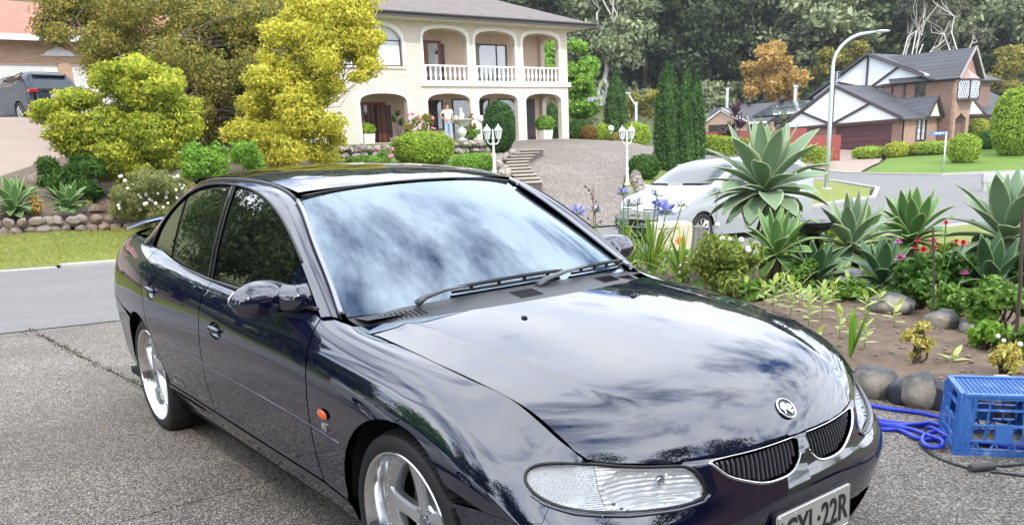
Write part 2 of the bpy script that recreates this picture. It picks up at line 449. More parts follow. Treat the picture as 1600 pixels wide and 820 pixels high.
# bonnet: height over (x, s), a gentle crown that rolls over towards the nose line
def bonnet_z(x, s):
    x = np.atleast_1d(np.asarray(x, float)); s = np.abs(np.atleast_1d(np.asarray(s, float)))
    d = (.852-.50*s*s-x)/.085; f = np.where(d > 0, np.exp(-np.maximum(d, 0)), 1-d)
    z = (0.91865)+(-0.11839)*x+(-0.07499)*x*x-.105*s*s-.115*f
    # power crease: the raised middle of the bonnet
    e = .60 - .20*np.clip((x+.1)/.85, 0, 1)**1.5
    a = (s-e)/.020
    return z - .004*(1+np.tanh(a))*.5*np.clip((.86-x)/.2, 0, 1)*np.clip((x+.45)/.3, 0, 1)
def bonnet(x, s): return np.stack([np.atleast_1d(x)+0*np.atleast_1d(s), np.atleast_1d(s)+0*np.atleast_1d(x), bonnet_z(x, s)], -1)
# perimeter band: front centre -> side -> rear centre; rows from the lip up to the shoulder
BW = [0, .12, .24, .37, .50, .60, .68, .76]
BAND = [
 # front middle ............ rows: lip, lower, lower bumper, bulge, upper, .., .., leading edge
 [(.83,0,.16),(.865,0,.28),(.89,0,.38),(.905,0,.475),(.885,0,.555),(.873,0,.60),(.862,0,.632),(.852,0,.650)],
 [(.818,.22,.16),(.853,.22,.28),(.878,.22,.38),(.893,.22,.475),(.868,.22,.555),(.855,.215,.60),(.845,.21,.632),(.834,.21,.650)],
 [(.76,.43,.16),(.81,.435,.28),(.838,.445,.38),(.848,.445,.47),(.806,.43,.55),(.793,.425,.595),(.782,.42,.628),(.765,.42,.652)],
 [(.65,.61,.17),(.715,.645,.28),(.738,.655,.38),(.748,.66,.475),(.708,.625,.553),(.694,.605,.60),(.684,.585,.636),(.675,.58,.666)],
 [(.53,.745,.18),(.585,.785,.28),(.615,.795,.38),(.625,.797,.485),(.60,.760,.57),(.59,.732,.625),(.582,.70,.668),(.575,.662,.70)],
 [(.42,.82,.20),(.45,.845,.29),(.475,.855,.40),(.485,.855,.52),(.47,.84,.61),(.455,.80,.675),(.44,.755,.72),(.425,.695,.755)],
 [(.22,.845,.21),(.23,.875,.31),(.235,.886,.42),(.24,.892,.56),(.24,.875,.665),(.24,.835,.74),(.24,.785,.79),(.24,.715,.828)],
 [(0,.85,.22),(0,.885,.32),(0,.897,.43),(0,.902,.58),(0,.888,.70),(0,.850,.782),(0,.80,.838),(0,.725,.885)],
 [(-.32,.85,.23),(-.32,.883,.335),(-.32,.899,.45),(-.32,.906,.60),(-.32,.894,.73),(-.32,.862,.812),(-.34,.810,.875),(-.42,.735,.922)],
 [(-.65,.85,.235),(-.65,.885,.345),(-.65,.902,.46),(-.65,.91,.61),(-.65,.90,.745),(-.65,.874,.835),(-.65,.838,.90),(-.65,.795,.938)],
 [(-1.15,.85,.24),(-1.15,.886,.35),(-1.15,.906,.465),(-1.15,.916,.615),(-1.15,.908,.76),(-1.15,.884,.853),(-1.15,.850,.918),(-1.15,.812,.952)],
 [(-1.65,.85,.245),(-1.65,.886,.355),(-1.65,.908,.47),(-1.65,.918,.62),(-1.65,.911,.77),(-1.65,.888,.872),(-1.65,.853,.934),(-1.65,.815,.966)],
 [(-2.25,.85,.25),(-2.25,.886,.36),(-2.25,.908,.475),(-2.25,.92,.63),(-2.25,.912,.785),(-2.25,.884,.900),(-2.25,.845,.966),(-2.25,.800,1.00)],
 [(-2.79,.85,.25),(-2.79,.885,.36),(-2.79,.901,.48),(-2.79,.912,.64),(-2.79,.902,.81),(-2.79,.868,.935),(-2.79,.815,1.01),(-2.79,.745,1.05)],
 [(-3.25,.82,.25),(-3.25,.858,.36),(-3.25,.868,.49),(-3.25,.882,.65),(-3.25,.868,.82),(-3.25,.828,.958),(-3.25,.768,1.035),(-3.25,.695,1.072)],
 [(-3.60,.74,.26),(-3.62,.780,.37),(-3.63,.792,.50),(-3.64,.802,.65),(-3.63,.788,.82),(-3.60,.752,.965),(-3.57,.70,1.045),(-3.54,.64,1.08)],
 [(-3.80,.56,.27),(-3.83,.585,.37),(-3.85,.595,.50),(-3.86,.60,.65),(-3.84,.59,.82),(-3.80,.57,.97),(-3.76,.545,1.05),(-3.72,.51,1.085)],
 [(-3.87,.28,.27),(-3.90,.29,.37),(-3.925,.295,.50),(-3.935,.295,.65),(-3.91,.29,.82),(-3.87,.285,.97),(-3.83,.275,1.055),(-3.79,.26,1.09)],
 [(-3.89,0,.27),(-3.92,0,.37),(-3.945,0,.50),(-3.955,0,.65),(-3.93,0,.82),(-3.89,0,.97),(-3.85,0,1.055),(-3.81,0,1.09)],
]
_b = np.array(BAND)
_b[5, 7, :2] = (.425, .688); _b[6, 7, :2] = (.24, .708); _b[4, 7, :2] = (.58, .664)
for _r in range(9): _b[_r, 7, 2] = bonnet_z(_b[_r, 7, 0], _b[_r, 7, 1])[0]; BT = np.concatenate([[0], np.cumsum(np.linalg.norm(np.diff(_b[:, 3], axis=0), axis=1))])
band = Loft(BT, BW, _b)

# side glass: s over (x, z)
def gl_s(x, z):
    q = (z-.96)/.415
    return .812-.115*q-.05*q*q - .028*((x+1.6)/1.1)**2*(1+.3*q) 
def glass(x, z):
    x = np.atleast_1d(np.asarray(x, float)); z = np.atleast_1d(np.asarray(z, float))
    return np.stack([x, gl_s(x, z), z], -1)

def lerp(a, b, q): return a+(b-a)*q
def screen(base, top, cb, ct, wb, wt, bul):
    """curved screen: centre line base->top, corner line cb->ct ((x, z) pairs), half widths wb, wt; params p (-.75...75), q (0...8)"""
    def f(p, q):
        p = np.atleast_1d(np.asarray(p, float)); q = np.atleast_1d(np.asarray(q, float))
        a = p/.75; b = q/.8
        g = bul*4*b*(1-b); L = math.hypot(top[0]-base[0], top[1]-base[1]); sg = 1 if base[0] > top[0] else -1
        nx, nz = (top[1]-base[1])/L*sg, -(top[0]-base[0])/L*sg
        cx = lerp(base[0], top[0], b)+nx*g; cz = lerp(base[1], top[1], b)+nz*g
        ex = lerp(cb[0], ct[0], b)+nx*g*.6; ez = lerp(cb[1], ct[1], b)+nz*g*.6
        k = .75*a*a+.25*a**4
        return np.stack([lerp(cx, ex, k), a*lerp(wb, wt, b), lerp(cz, ez, k)], -1)
    return f
wscreen = screen((-.425, .935), (-1.155, 1.366), (-.575, .925), (-1.235, 1.328), .735, .565, .018)
rscreen = screen((-3.28, 1.085), (-2.62, 1.408), (-3.14, 1.075), (-2.60, 1.352), .62, .545, .015)
_rc = spl([-2.7, -2.5, -2.2, -1.9, -1.6, -1.35, -1.15, -1.0], [1.400, 1.431, 1.450, 1.449, 1.434, 1.406, 1.368, 1.325])
def roof(x, s):
    x = np.atleast_1d(np.asarray(x, float)); s = np.atleast_1d(np.asarray(s, float))
    return np.stack([x+0*s, s+0*x, _rc(x)-.036*np.abs(s/.57)**2.6], -1)
_out = np.array([(-.61,.802,.932),(-.82,.758,1.09),(-1.03,.715,1.215),(-1.25,.682,1.308),(-1.44,.662,1.352),(-1.76,.647,1.381),(-2.19,.644,1.369),(-2.42,.655,1.322),(-2.62,.682,1.242),(-2.785,.725,1.121),(-2.85,.765,1.00)])
_inn = np.array([(-.565,.742,.922),(-.745,.697,1.045),(-.95,.648,1.175),(-1.21,.582,1.318),(-1.43,.575,1.372),(-1.76,.572,1.398),(-2.19,.566,1.400),(-2.50,.55,1.378),(-2.74,.555,1.300),(-2.98,.59,1.185),(-3.20,.64,1.075)])
_d = _inn-_out; _n = np.cross(_d, np.gradient(_out, axis=0)); _n /= np.linalg.norm(_n, axis=1)[:, None]
_n *= np.sign(_n[:, 1:2])
RT = np.concatenate([[0], np.cumsum(np.linalg.norm(np.diff(_out, axis=0), axis=1))])
rail = Loft(RT, [0, .05, .1], np.stack([_out, (_out+_inn)/2+_n*np.linalg.norm(_d, axis=1)[:, None]*.12, _inn], 1))
# boot lid
def boot(x, s):
    x = np.atleast_1d(np.asarray(x, float)); s = np.atleast_1d(np.asarray(s, float))
    z = spl([-4.0, -3.8, -3.6, -3.4, -3.2, -3.0], [1.02, 1.088, 1.100, 1.100, 1.094, 1.09])(x)
    return np.stack([x+0*s, s+0*x, z-.035*(np.abs(s)/.65)**2.5], -1)
# ---------------------------------------------------------------- terrain
def road_z(y): return -.07-.036*min(max(y+1, -24), 20)
_ctl = []
for y in (-60, -40, -20, -10, -4, 0, 3, 7, 11, 15, 19, 24, 30, 36, 42, 48, 56, 70, 95):
    for x in (-7.4, -10.5, -13.5): _ctl.append((x, y, road_z(y)))
for x in (-6.7, -4, -1, 2, 6, 12):
    for y in (-20, -8, -4, -1, 2.4): _ctl.append((x, y, 0.0))
_ctl += [(-4, 5, -.02), (0, 5, .0), (4, 6, .0), (-6, 6, -.12), (-3, 10, -.12), (2, 11, -.05), (-6, 12, -.38), (-5.5, 18, -.6), (0, 20, -.4), (-5, 30, -.8), (4, 30, -.5), (10, 15, 0), (20, 0, .3), (20, 40, -.2), (20, -30, .6), (-5, 60, -.8), (-5, -30, .9), (10, 70, -.5)]
_ctl += [(-14.6, 0, .0), (-16.4, 0, .28), (-16.4, -6, .45), (-16.4, 3.5, .16), (-14.6, 6, -.1), (-16.3, 7, .15), (-19.5, 7, .95), (-23.5, 7, 1.5), (-30, 8, 1.9), (-29.9, 12, 1.6), (-21.4, 1, 1.25), (-24.1, 2.8, 1.75), (-18.5, 1, .75), (-28, 3.5, 2.5), (-32.8, 4, 3.2), (-38, 4, 3.25), (-38, -4, 3.3), (-33, -8, 3.3), (-25, -8, 2.3), (-20, -10, 1.5), (-22, -25, 2.4), (-35, -25, 3.8), (-45, -40, 5),
 (-14.3, 12.6, -.42), (-16.5, 13.6, .0), (-18.5, 14.7, .3), (-21, 16.5, .75), (-24, 19, 1.15), (-27, 21, 1.5), (-29.7, 24, 1.70), (-29.7, 26.3, 1.70), (-29.7, 15, 1.6), (-26, 15, 1.32), (-26, 10.5, 1.40), (-25.9, 12.5, 1.36), (-28.5, 12, 1.5), (-28.5, 16, 1.5), (-29.7, 20, 1.68), (-34, 26, 1.75), (-36, 15, 2), (-14.3, 16, -.5), (-18, 18.5, .4), (-22, 22, .95), (-26, 27, 1.45), (-15.5, 19, -.2), (-20, 22, .4), (-18, 26, -.4), (-15.5, 25, -.72), (-14.5, 22, -.65),
 (-16.6, 27.4, -.68), (-19, 29, -.6), (-25, 29, .3), (-31, 34, .9), (-27, 34, .2), (-22, 34, -.6), (-26, 41.8, -.76), (-18, 41, -.8), (-20, 36, -.78), (-26, 36, -.62),
 (-36.5, 57.5, -.45), (-32, 59, -.1), (-27, 50, -.5), (-30.5, 66, .5), (-32, 52, -.4), (-22, 46, -.6), (-26, 56, .1), (-21, 58, .2), (-24, 64, .5), (-16, 46, -.75), (-14, 52, -.7), (-16, 60, .0), (-36, 60, 0.2), (-36, 42, .9), (-45, 50, 1.2), (-45, 35, 1.6), (-45, 20, 2.5), (-45, 5, 3.4), (-20, 75, .6), (-40, 80, 1.2), (-60, 60, 3), (-60, 30, 4), (-60, 0, 5), (-60, -30, 6)]
_cx = np.array(_ctl)
def _k(r): return r
_n = len(_cx); _D = np.linalg.norm(_cx[:, None, :2]-_cx[None, :, :2], axis=-1)
_A = np.zeros((_n+3, _n+3)); _A[:_n, :_n] = -_k(_D)+np.eye(_n)*.15; _A[:_n, _n] = 1; _A[:_n, _n+1:] = _cx[:, :2]; _A[_n, :_n] = 1; _A[_n+1:, :_n] = _cx[:, :2].T
_w = np.linalg.solve(_A, np.concatenate([_cx[:, 2], [0, 0, 0]]))
def gz_arr(x, y):
    x = np.atleast_1d(np.asarray(x, float)); y = np.atleast_1d(np.asarray(y, float)); out = np.zeros(len(x))
    for k in range(0, len(x), 8000):
        X = x[k:k+8000]; Y = y[k:k+8000]; d = np.hypot(X[:, None]-_cx[None, :, 0], Y[:, None]-_cx[None, :, 1])
        out[k:k+8000] = -_k(d)@_w[:_n]+_w[_n]+X*_w[_n+1]+Y*_w[_n+2]
    # keep the road and the near slab exactly even
    zr = -.07-.036*np.clip(y+1, -24, 20)
    a = np.clip(np.minimum(x+14.0, -6.9-x)/.5+.5, 0, 1)
    out = out*(1-a)+zr*a
    b = np.clip((x+7.0)/.5, 0, 1)*np.clip((3.4-y)/1.0, 0, 1)*np.clip((y+16)/4, 0, 1)
    out = out*(1-b)
    # wooded hill behind the houses
    h = np.clip(-(x+46+.10*(y-20))/70, 0, 1.6)
    return out+h*h*(3-h)*8.0
def gz(x, y): return float(gz_arr([x], [y])[0])
def GP(u, v, D, dz=0):
    """ground point under photo pixel (u, v) at D metres"""
    T = np.linspace(D*.85, D*1.2, 120); d = ray(u, v); Q = CAM+d[None]*T[:, None]; h = Q[:, 2]-gz_arr(Q[:, 0], Q[:, 1])
    k = [i for i in range(len(T)-1) if h[i]*h[i+1] <= 0]
    p = atd(u, v, T[min(k, key=lambda i: abs(T[i]-D))]) if k else atd(u, v, D)
    return Vector((p.x, p.y, gz(p.x, p.y)+dz))
def LP(u, v):
    """point of the sloping lower lawn under a photo pixel"""
    d = ray(u, v); t = (.74+(-18.0-CAM[0])*.07-CAM[2])/(d[2]+.07*d[0]); return Vector(CAM+d*t)
def XP(u, v, x, z):
    d = ray(u, v); p = CAM+d*((x-CAM[0])/d[0]); return Vector((p[0], p[1], z))
def drape(name, poly, mat, step=.5, lift=.01, zf=None, thick=0, **k):
    poly = dens([tuple(p[:2]) for p in poly], step); v, f = cdt(poly, [], step); A = np.array(v)
    z = (gz_arr(A[:, 0], A[:, 1]) if zf is None else zf(A[:, 0], A[:, 1]))+lift
    mb = MB(); mb.v = [(a[0], a[1], zz) for a, zz in zip(v, z)]
    mb.f = [list(t) if area2([v[i] for i in t]) > 0 else list(t)[::-1] for t in f]; mb.mi = [0]*len(mb.f)
    if thick:
        cnt = {}
        for t in mb.f:
            for i in range(3): e = (t[i], t[(i+1) % 3]); cnt.setdefault(tuple(sorted(e)), []).append(e)
        nv = len(mb.v); mb.v += [(x, y, z_-thick) for x, y, z_ in mb.v]
        for c in cnt.values():
            if len(c) == 1: i, j = c[0]; mb.f.append([j, i, i+nv, j+nv]); mb.mi.append(0)
    return mb.build(name, mat, smooth=False if thick else True, fix=False, **k)
# materials
def grass_mat(name, a, b, c, sc_=3):
    g = G(name); co = g.co(); f = g.noise(co, sc_*.15, 4); f2 = g.noise(co, sc_*14, 3); 
    col = g.ramp(f, [(.35, a), (.65, b)]); g.base(g.mixc(g.ramp(f2, [(.35, 0), (.75, 1)]), col, c)); g.p(Roughness=.85, Specular_IOR_Level=.15)
    g.bump(g.noise(co, sc_*25, 4), .8, .03); return reg(g)
LAWN = grass_mat('lawn_turf', (.13, .215, .04), (.19, .28, .055), (.10, .18, .03))
VERGE = grass_mat('verge_turf', (.22, .25, .07), (.29, .30, .09), (.16, .205, .05))
g = G('asphalt'); co = g.co(); n1_ = g.noise(co, .35, 4); n2_ = g.vor(co, 55)
c_ = g.mixc(g.ramp(g.noise(g.co('Object', (1.1, .06, 1)), 1.6, 5, .6), [(.42, 0), (.62, .6)]), g.ramp(n1_, [(.3, (.125, .122, .12)), (.7, (.175, .168, .16))]), (.10, .098, .096)); g.base(g.mixc(g.ramp(n2_, [(.2, 0), (.8, 1)]), c_, (.21, .205, .20), )); g.p(Roughness=.88); g.bump(n2_, .4, .008); ASPH = reg(g)
def aggregate(name, cols, sc_, stain=.5, tint=(1, 1, 1)):
    g = G(name); co = g.co(); v = g.n('ShaderNodeTexVoronoi', Scale=sc_); g.l(co, v)
    sp_ = g.n('ShaderNodeSeparateColor'); g.l(v.outputs['Color'], sp_); c = g.ramp(sp_.outputs[0], cols)
    d = g.n('ShaderNodeTexVoronoi', feature='DISTANCE_TO_EDGE', Scale=sc_); g.l(co, d)
    gap = g.ramp(d.outputs[0], [(.0, 0), (.16, 1)])
    c = g.mixc(gap, (.055, .05, .045), c)
    f = g.noise(co, .45, 6, .6); f3 = g.noise(co, 3.2, 5, .65); c = g.mixc(g.math('MULTIPLY', g.ramp(f, [(.42, 1), (.66, 0)]), stain), c, (.50, .48, .46), 'MULTIPLY')
    c = g.mixc(g.math('MULTIPLY', g.ramp(f3, [(.45, 0), (.7, 1)]), .35), c, (.62, .58, .52), 'MULTIPLY')
    g.base(c); g.p(Roughness=.75); g.bump(g.math('SUBTRACT', 1.0, v.outputs['Distance']), .9, .006); return reg(g)
AGG = aggregate('exposed_aggregate', [(.0, (.08, .066, .055)), (.25, (.18, .152, .125)), (.5, (.30, .265, .222)), (.72, (.43, .39, .335)), (.92, (.58, .535, .465))], 118, .75)
AGG2 = aggregate('pebbled_drive', [(.0, (.14, .112, .088)), (.4, (.25, .205, .162)), (.7, (.335, .275, .222)), (.95, (.45, .38, .315))], 22, .35)
CONC = M('kerb_concrete', (.40, .39, .36), .85, vary=.2, scale=2, bump=.004)
PINK = M('pink_concrete', (.31, .235, .19), .85, vary=.22, scale=.7, bump=.002)
SOIL = G('garden_soil'); co = SOIL.co(); f = SOIL.noise(co, 9, 8, .65); f2 = SOIL.noise(co, 1.2, 4)
SOIL.base(SOIL.mixc(SOIL.ramp(f2, [(.35, 0), (.7, 1)]), SOIL.ramp(f, [(.3, (.085, .055, .038)), (.55, (.19, .135, .098)), (.75, (.29, .22, .165))]), (.24, .17, .12)))
SOIL.p(Roughness=.95); SOIL.bump(SOIL.math('ADD', f, SOIL.math('MULTIPLY', SOIL.noise(co, 40, 5, .7), .5)), 1.0, .05); SOIL = reg(SOIL)
MULCH = M('garden_mulch', (.13, .095, .068), .95, vary=.5, scale=9, bump=.02)
# base terrain
xs = np.concatenate([np.arange(-260, -60, 8), np.arange(-60, 12, 1.0), np.arange(12, 120, 8)]); ys = np.concatenate([np.arange(-160, -24, 8), np.arange(-24, 76, 1.0), np.arange(76, 320, 8)])
XX, YY = np.meshgrid(xs, ys, indexing='ij'); ZZ = gz_arr(XX.ravel(), YY.ravel())-.06
mb = MB(); nx, ny = XX.shape; mb.v = list(zip(XX.ravel().tolist(), YY.ravel().tolist(), ZZ.tolist()))
mb.f = [[i*ny+j, (i+1)*ny+j, (i+1)*ny+j+1, i*ny+j+1] for i in range(nx-1) for j in range(ny-1)]; mb.mi = [0]*len(mb.f)
mb.build('ground', grass_mat('rough_ground', (.10, .11, .045), (.13, .12, .06), (.08, .10, .03), 1), smooth=True, fix=False, kind='structure')
drape('road', [(-7.37, -90), (-7.37, 110), (-13.5, 110), (-13.5, 41.5), (-16.1, 43.3), (-17.7, 42.2), (-19, 41), (-26.2, 42.6), (-40, 45), (-40, 36), (-26, 34.5), (-20, 33.2), (-16.2, 30.5), (-14.0, 26.5), (-13.5, 22), (-13.5, -90)], ASPH, 1.0, .012, kind='structure')
# near driveway: slabs between joints
jx = [(-8.2, -.98), (-6.8, -.88), (-5.4, -.80), (-4.0, -.70), (-2.8, -.62), (-1.5, -.56), (0, -.52), (3, -.5), (14, -.5)]
def slab(name, poly): return drape(name, shrink(poly, .006), AGG, .35, .006, thick=.05, kind='structure')
cxj = -1.53
up_ = lambda a, b: [p for p in jx if a < p[0] < b]
yj = lambda x: float(np.interp(x, [p[0] for p in jx], [p[1] for p in jx]))
DE = -7.36
slab('driveway', [(DE, yj(DE))]+up_(DE, cxj)+[(cxj, yj(cxj)), (cxj, 2.42), (-7.36, 2.42)])
slab('driveway', [(cxj, yj(cxj))]+up_(cxj, 14)+[(14, -.5), (14, 2.6), (2.2, 2.6), (.9, 2.05+.4), (.2, 2.45), (cxj, 2.42)])
slab('driveway', [(-7.36, -12), (cxj, -12), (cxj, yj(cxj))]+up_(DE, cxj)[::-1]+[(DE, yj(DE))])
slab('driveway', [(cxj, -12), (14, -12), (14, -.5)]+up_(cxj, 14)[::-1]+[(cxj, yj(cxj))])
# far side
def line_px(pts, z): return [tuple(onz(u, v, z))[:2] for u, v in pts]
ve = [(-13.75, -60), (-13.75, 3), (-13.75, 11.9), (-15.2, 12.2), (-16.3, 8), (-16.4, 3), (-16.5, -2), (-16.6, -9), (-16.8, -60)]
drape('verge_grass', ve, VERGE, .7, .035, kind='structure')
kb = MB()
def kerb(pts, w=.16, h=.11, up=.0):
    for a, b in zip(pts[:-1], pts[1:]):
        a = Vector((*a, 0)); b = Vector((*b, 0)); L_ = (b-a).length; n = max(1, int(L_/1.2)); d = (b-a).normalized(); s = Vector((-d.y, d.x, 0))*w/2
        for k in range(n):
            p, q = a+(b-a)*k/n+d*.006, a+(b-a)*(k+1)/n-d*.006
            za, zb = gz(p.x, p.y)+up, gz(q.x, q.y)+up; v = []
            for zz in (-.05, h):
                for pt_, z_ in ((p-s, za), (q-s, zb), (q+s, zb), (p+s, za)): v.append((pt_.x, pt_.y, z_+zz))
            kb.add(v, [[0,3,2,1],[4,5,6,7],[0,1,5,4],[1,2,6,5],[2,3,7,6],[3,0,4,7]])
kerb([(-13.62, -24), (-13.62, .55)], h=.035); kerb([(-13.62, .6), (-13.62, 11.8)], h=.07); kerb([(-13.62, 15.4), (-13.62, 22), (-14.1, 26.5), (-16.3, 30.6), (-20, 33.4), (-26, 34.7)], h=.1)
kerb([(-13.55, 41.4), (-16.1, 43.4), (-17.7, 42.3), (-19, 41.1), (-26.2, 42.7)], h=.1)
kerb([(-7.2, 3.0), (-7.2, 40)], h=.1)
kb.build('kerb', CONC, kind='structure', bevel=.015)
DRV = [(-13.7, 12.0), (-15.4, 13.1), (-17.5, 14.0), (-19.4, 15.3), (-21, 16.4), (-23, 17.6), (-24.7, 18.6), (-27, 19.4), (-29.6, 19.9), (-29.6, 34), (-26.5, 30), (-23.5, 25.6), (-20.5, 21.6), (-18, 18.2), (-16.3, 16.3), (-13.7, 15.3)]
drape('house_driveway', DRV, AGG2, .7, .03, kind='structure')
LDR = [(-16.55, -7.5), (-16.5, -2.2), (-19.5, -.6), (-21.8, 1.3), (-24.3, 3.4), (-27, 6.0), (-37, 8.5), (-37, -2), (-26, -4.5), (-20, -7)]
drape('neighbour_driveway', LDR, PINK, .7, .03, kind='structure')
drape('corner_verge', [(-13.9, 16.2), (-13.75, 22), (-14.25, 26.3), (-16.4, 30.3), (-20, 33.1), (-26, 34.3), (-27, 30.5), (-23.8, 25.9), (-20.6, 21.9), (-18.1, 18.5), (-16.4, 16.6)], VERGE, .8, .04, kind='structure')
TL = [(-13.7, 41.9), (-16.1, 43.7), (-17.7, 42.6), (-19, 41.4), (-24.0, 42.6), (-26.5, 49), (-30.2, 56.5), (-31.0, 59.5), (-30, 66), (-24, 70), (-12.5, 74), (-12.5, 42)]
drape('front_lawn', TL, LAWN, .8, .05, kind='structure')
drape("garage_drive", [(-24.3, 42.7), (-30.2, 43.6), (-38, 52), (-37.5, 59.7), (-31.3, 59.7), (-30.5, 56.5), (-26.8, 49)], PINK, .8, .04, kind="structure")
drape('near_verge', [(-7.35, 3.0), (-7.35, 60), (-2, 60), (-1.6, 12), (-5.2, 6.6), (-6.4, 4.4)], VERGE, .8, .04, kind='structure')
BED = [(-6.6, 2.5), (-6.6, 4.6), (-5.4, 6.8), (-3, 9.5), (-1.2, 11.5), (3, 10.5), (4.2, 6), (3.4, 3.2), (1.9, 2.65), (.95, 2.35), (.35, 2.6), (-.4, 2.62), (-1.5, 2.55), (-4, 2.5)]
def bedz(x, y):
    r = np.array([noise.noise((a*1.7, b*1.7, 0))*.035+noise.noise((a*6, b*6, 3))*.014+noise.noise((a*19, b*19, 5))*.007 for a, b in zip(x, y)]); return gz_arr(x, y)+.09+r
drape('garden_bed', BED, SOIL, .07, 0, zf=bedz, kind='structure')
# ---------------------------------------------------------------- the dark sedan
PARTS_CAR = empty('sedan_car', label='glossy very dark blue four-door sedan with silver five-spoke wheels parked on the pebbled driveway', cat='car')
def paint(name, c, coat=1.75, flake=True):
    g = G(name); g.base(c); g.p(Roughness=.28, Metallic=.0, Coat_Weight=1.0, Coat_Roughness=.012, Coat_IOR=coat, IOR=1.5, Specular_IOR_Level=.0)
    co = g.co()
    if flake:
        fl = g.vor(co, 900, out=1); sp = g.n('ShaderNodeSeparateColor'); g.l(fl, sp)
        k = g.math('GREATER_THAN', sp.outputs[0], .93)
        g.base(g.mixc(k, c, tuple(x*5+.006 for x in c)))
    return reg(g)
PAINT = paint('midnight_blue_paint', (.0014, .0024, .014), 2.15)
BLACK = M('black_plastic', (.012, .012, .013), .45, vary=.1)
VOID = M('dark_void', (.004, .004, .004), .95, vary=0)
RUB = M('black_rubber', (.018, .018, .019), .6, vary=.15, scale=30)
CHROME = M('chrome', (.75, .76, .78), .07, 1, vary=.02)
SILVER = M('silver_alloy', (.62, .64, .66), .24, 1, vary=.05)
def darkglass(name, tint, ior, rough=.0, a=0.0):
    g = G(name); g.base(tint); g.p(Roughness=rough, IOR=ior, Specular_IOR_Level=.5, Coat_Weight=1.0, Coat_IOR=ior, Coat_Roughness=0.0); return reg(g)
def clearglass(name, tint, k=.12, refl=1.0, ior=1.5):
    g = G(name); tr = g.n('ShaderNodeBsdfTransparent', Color=(*tint, 1)); gl = g.n('ShaderNodeBsdfGlossy', Roughness=.0, Color=(.74, .89, 1, 1))
    fr = g.n('ShaderNodeFresnel', IOR=ior); mx = g.n('ShaderNodeMixShader')
    a = g.math('MINIMUM', g.math('MULTIPLY', g.math('ADD', fr.outputs[0], k), refl), 1.0)
    g.l(a, mx, 0); g.l(tr, mx, 1); g.l(gl, mx, 2); g.l(mx, g.out); return reg(g)
TINTG = darkglass('tinted_side_glass', (.002, .003, .003), 1.6)
WGLASS = clearglass('windscreen_glass', (.62, .80, .86), .11, 1.0, 2.3)

def sideof(P, s): P = P.copy(); P[:, 1] *= s; return P
def surf_normals(f, a, b):
    h = .0015; A = np.asarray(a); B = np.asarray(b)
    n = np.cross(f(A+h, B)-f(A-h, B), f(A, B+h)-f(A, B-h)); l = np.linalg.norm(n, axis=1); l[l == 0] = 1; n /= l[:, None]
    P = f(A, B); c = np.stack([np.clip(P[:, 0], -3.2, .2), 0*P[:, 1], np.full(len(P), .5)], 1); sg = np.sign(((P-c)*n).sum(1)); sg[sg == 0] = 1
    return n*sg[:, None]
def panel(name, f, outer, mat, holes=(), step=.03, parent=PARTS_CAR, inset=.0018, depth=.012, sides=(-1,), off=0, edge=None, keep=None, solid=True):
    """body panel: a region of surface f cut out by an outline in its parameters, with an inturned edge"""
    outer = dens(shrink(outer, inset), edge or step*.5); holes = [dens(shrink(h, -inset), edge or step*.5) for h in holes]
    v, fs = cdt(outer, holes, step); A = np.array(v)
    P = f(A[:, 0], A[:, 1]); Nn = surf_normals(f, A[:, 0], A[:, 1]); P = P+Nn*off
    cnt = {}
    for t in fs:
        for i in range(3):
            e = (t[i], t[(i+1) % 3]); k = tuple(sorted(e)); cnt.setdefault(k, []).append(e)
    bnd = [e[0] for k, e in cnt.items() if len(e) == 1]
    V = []; F = []; NN = []
    for s in sides:
        Ps = P.copy(); Ns = Nn.copy(); Ps[:, 1] *= s; Ns[:, 1] *= s; base = len(V)
        V += Ps.tolist(); NN += Ns.tolist()
        for t in fs:
            a, b, c = (Ps[i] for i in t); g = np.cross(b-a, c-a)
            F.append([base+i for i in (t if g @ (Ns[t[0]]+Ns[t[1]]+Ns[t[2]]) > 0 else t[::-1])])
        if depth:
            for i, j in bnd:
                if keep and keep(A[i], A[j]): continue
                b = len(V); e = Ps[j]-Ps[i]; o_ = np.cross(e, Ns[i]); o_ /= (np.linalg.norm(o_) or 1)
                k = [x for t in fs if i in t and j in t for x in t if x not in (i, j)][0] if False else None
                V += [Ps[i].tolist(), Ps[j].tolist(), (Ps[j]-Ns[j]*depth).tolist(), (Ps[i]-Ns[i]*depth).tolist()]
                NN += [o_.tolist()]*4
                F.append([b, b+1, b+2, b+3])
    me = bpy.data.meshes.new(name); me.from_pydata(V, [], F); me.materials.append(mat)
    me.polygons.foreach_set('use_smooth', [True]*len(me.polygons))
    me.normals_split_custom_set_from_vertices(NN)
    o = bpy.data.objects.new(name, me); COL.objects.link(o); o.parent = parent; return o
def strip(name, f, line, r, mat, parent=PARTS_CAR, sides=(-1, 1), off=0, n=8, flat=None, step=.03, closed=False):
    mb = MB(); L_ = dens(line, step, closed); A = np.array(L_); P = f(A[:, 0], A[:, 1])+surf_normals(f, A[:, 0], A[:, 1])*off
    if closed: P = np.vstack([P, P[:1]])
    for s in sides:
        mb = MB(); mb.tube(sideof(P, s).tolist(), r, n, flat=flat); o = mb.build(name, mat, parent, smooth=True, fix=False)
    return o
def solve_xz(x, z):
    """band parameters of the point of the flank with given x and z"""
    t, w = (1.519-x if x < .3 else 1.25), z*.8-.06
    for _ in range(25):
        p = band(t, w)[0]; h = 1e-4
        J = np.stack([(band(t+h, w)[0]-p)/h, (band(t, w+h)[0]-p)/h], 1)[[0, 2]]
        d = np.linalg.lstsq(J, np.array([x-p[0], z-p[2]]), rcond=None)[0]; d = np.clip(d, -.1, .1)
        t += d[0]; w = min(max(w+d[1], 0), .76)
    return (t, w)
_b0 = band
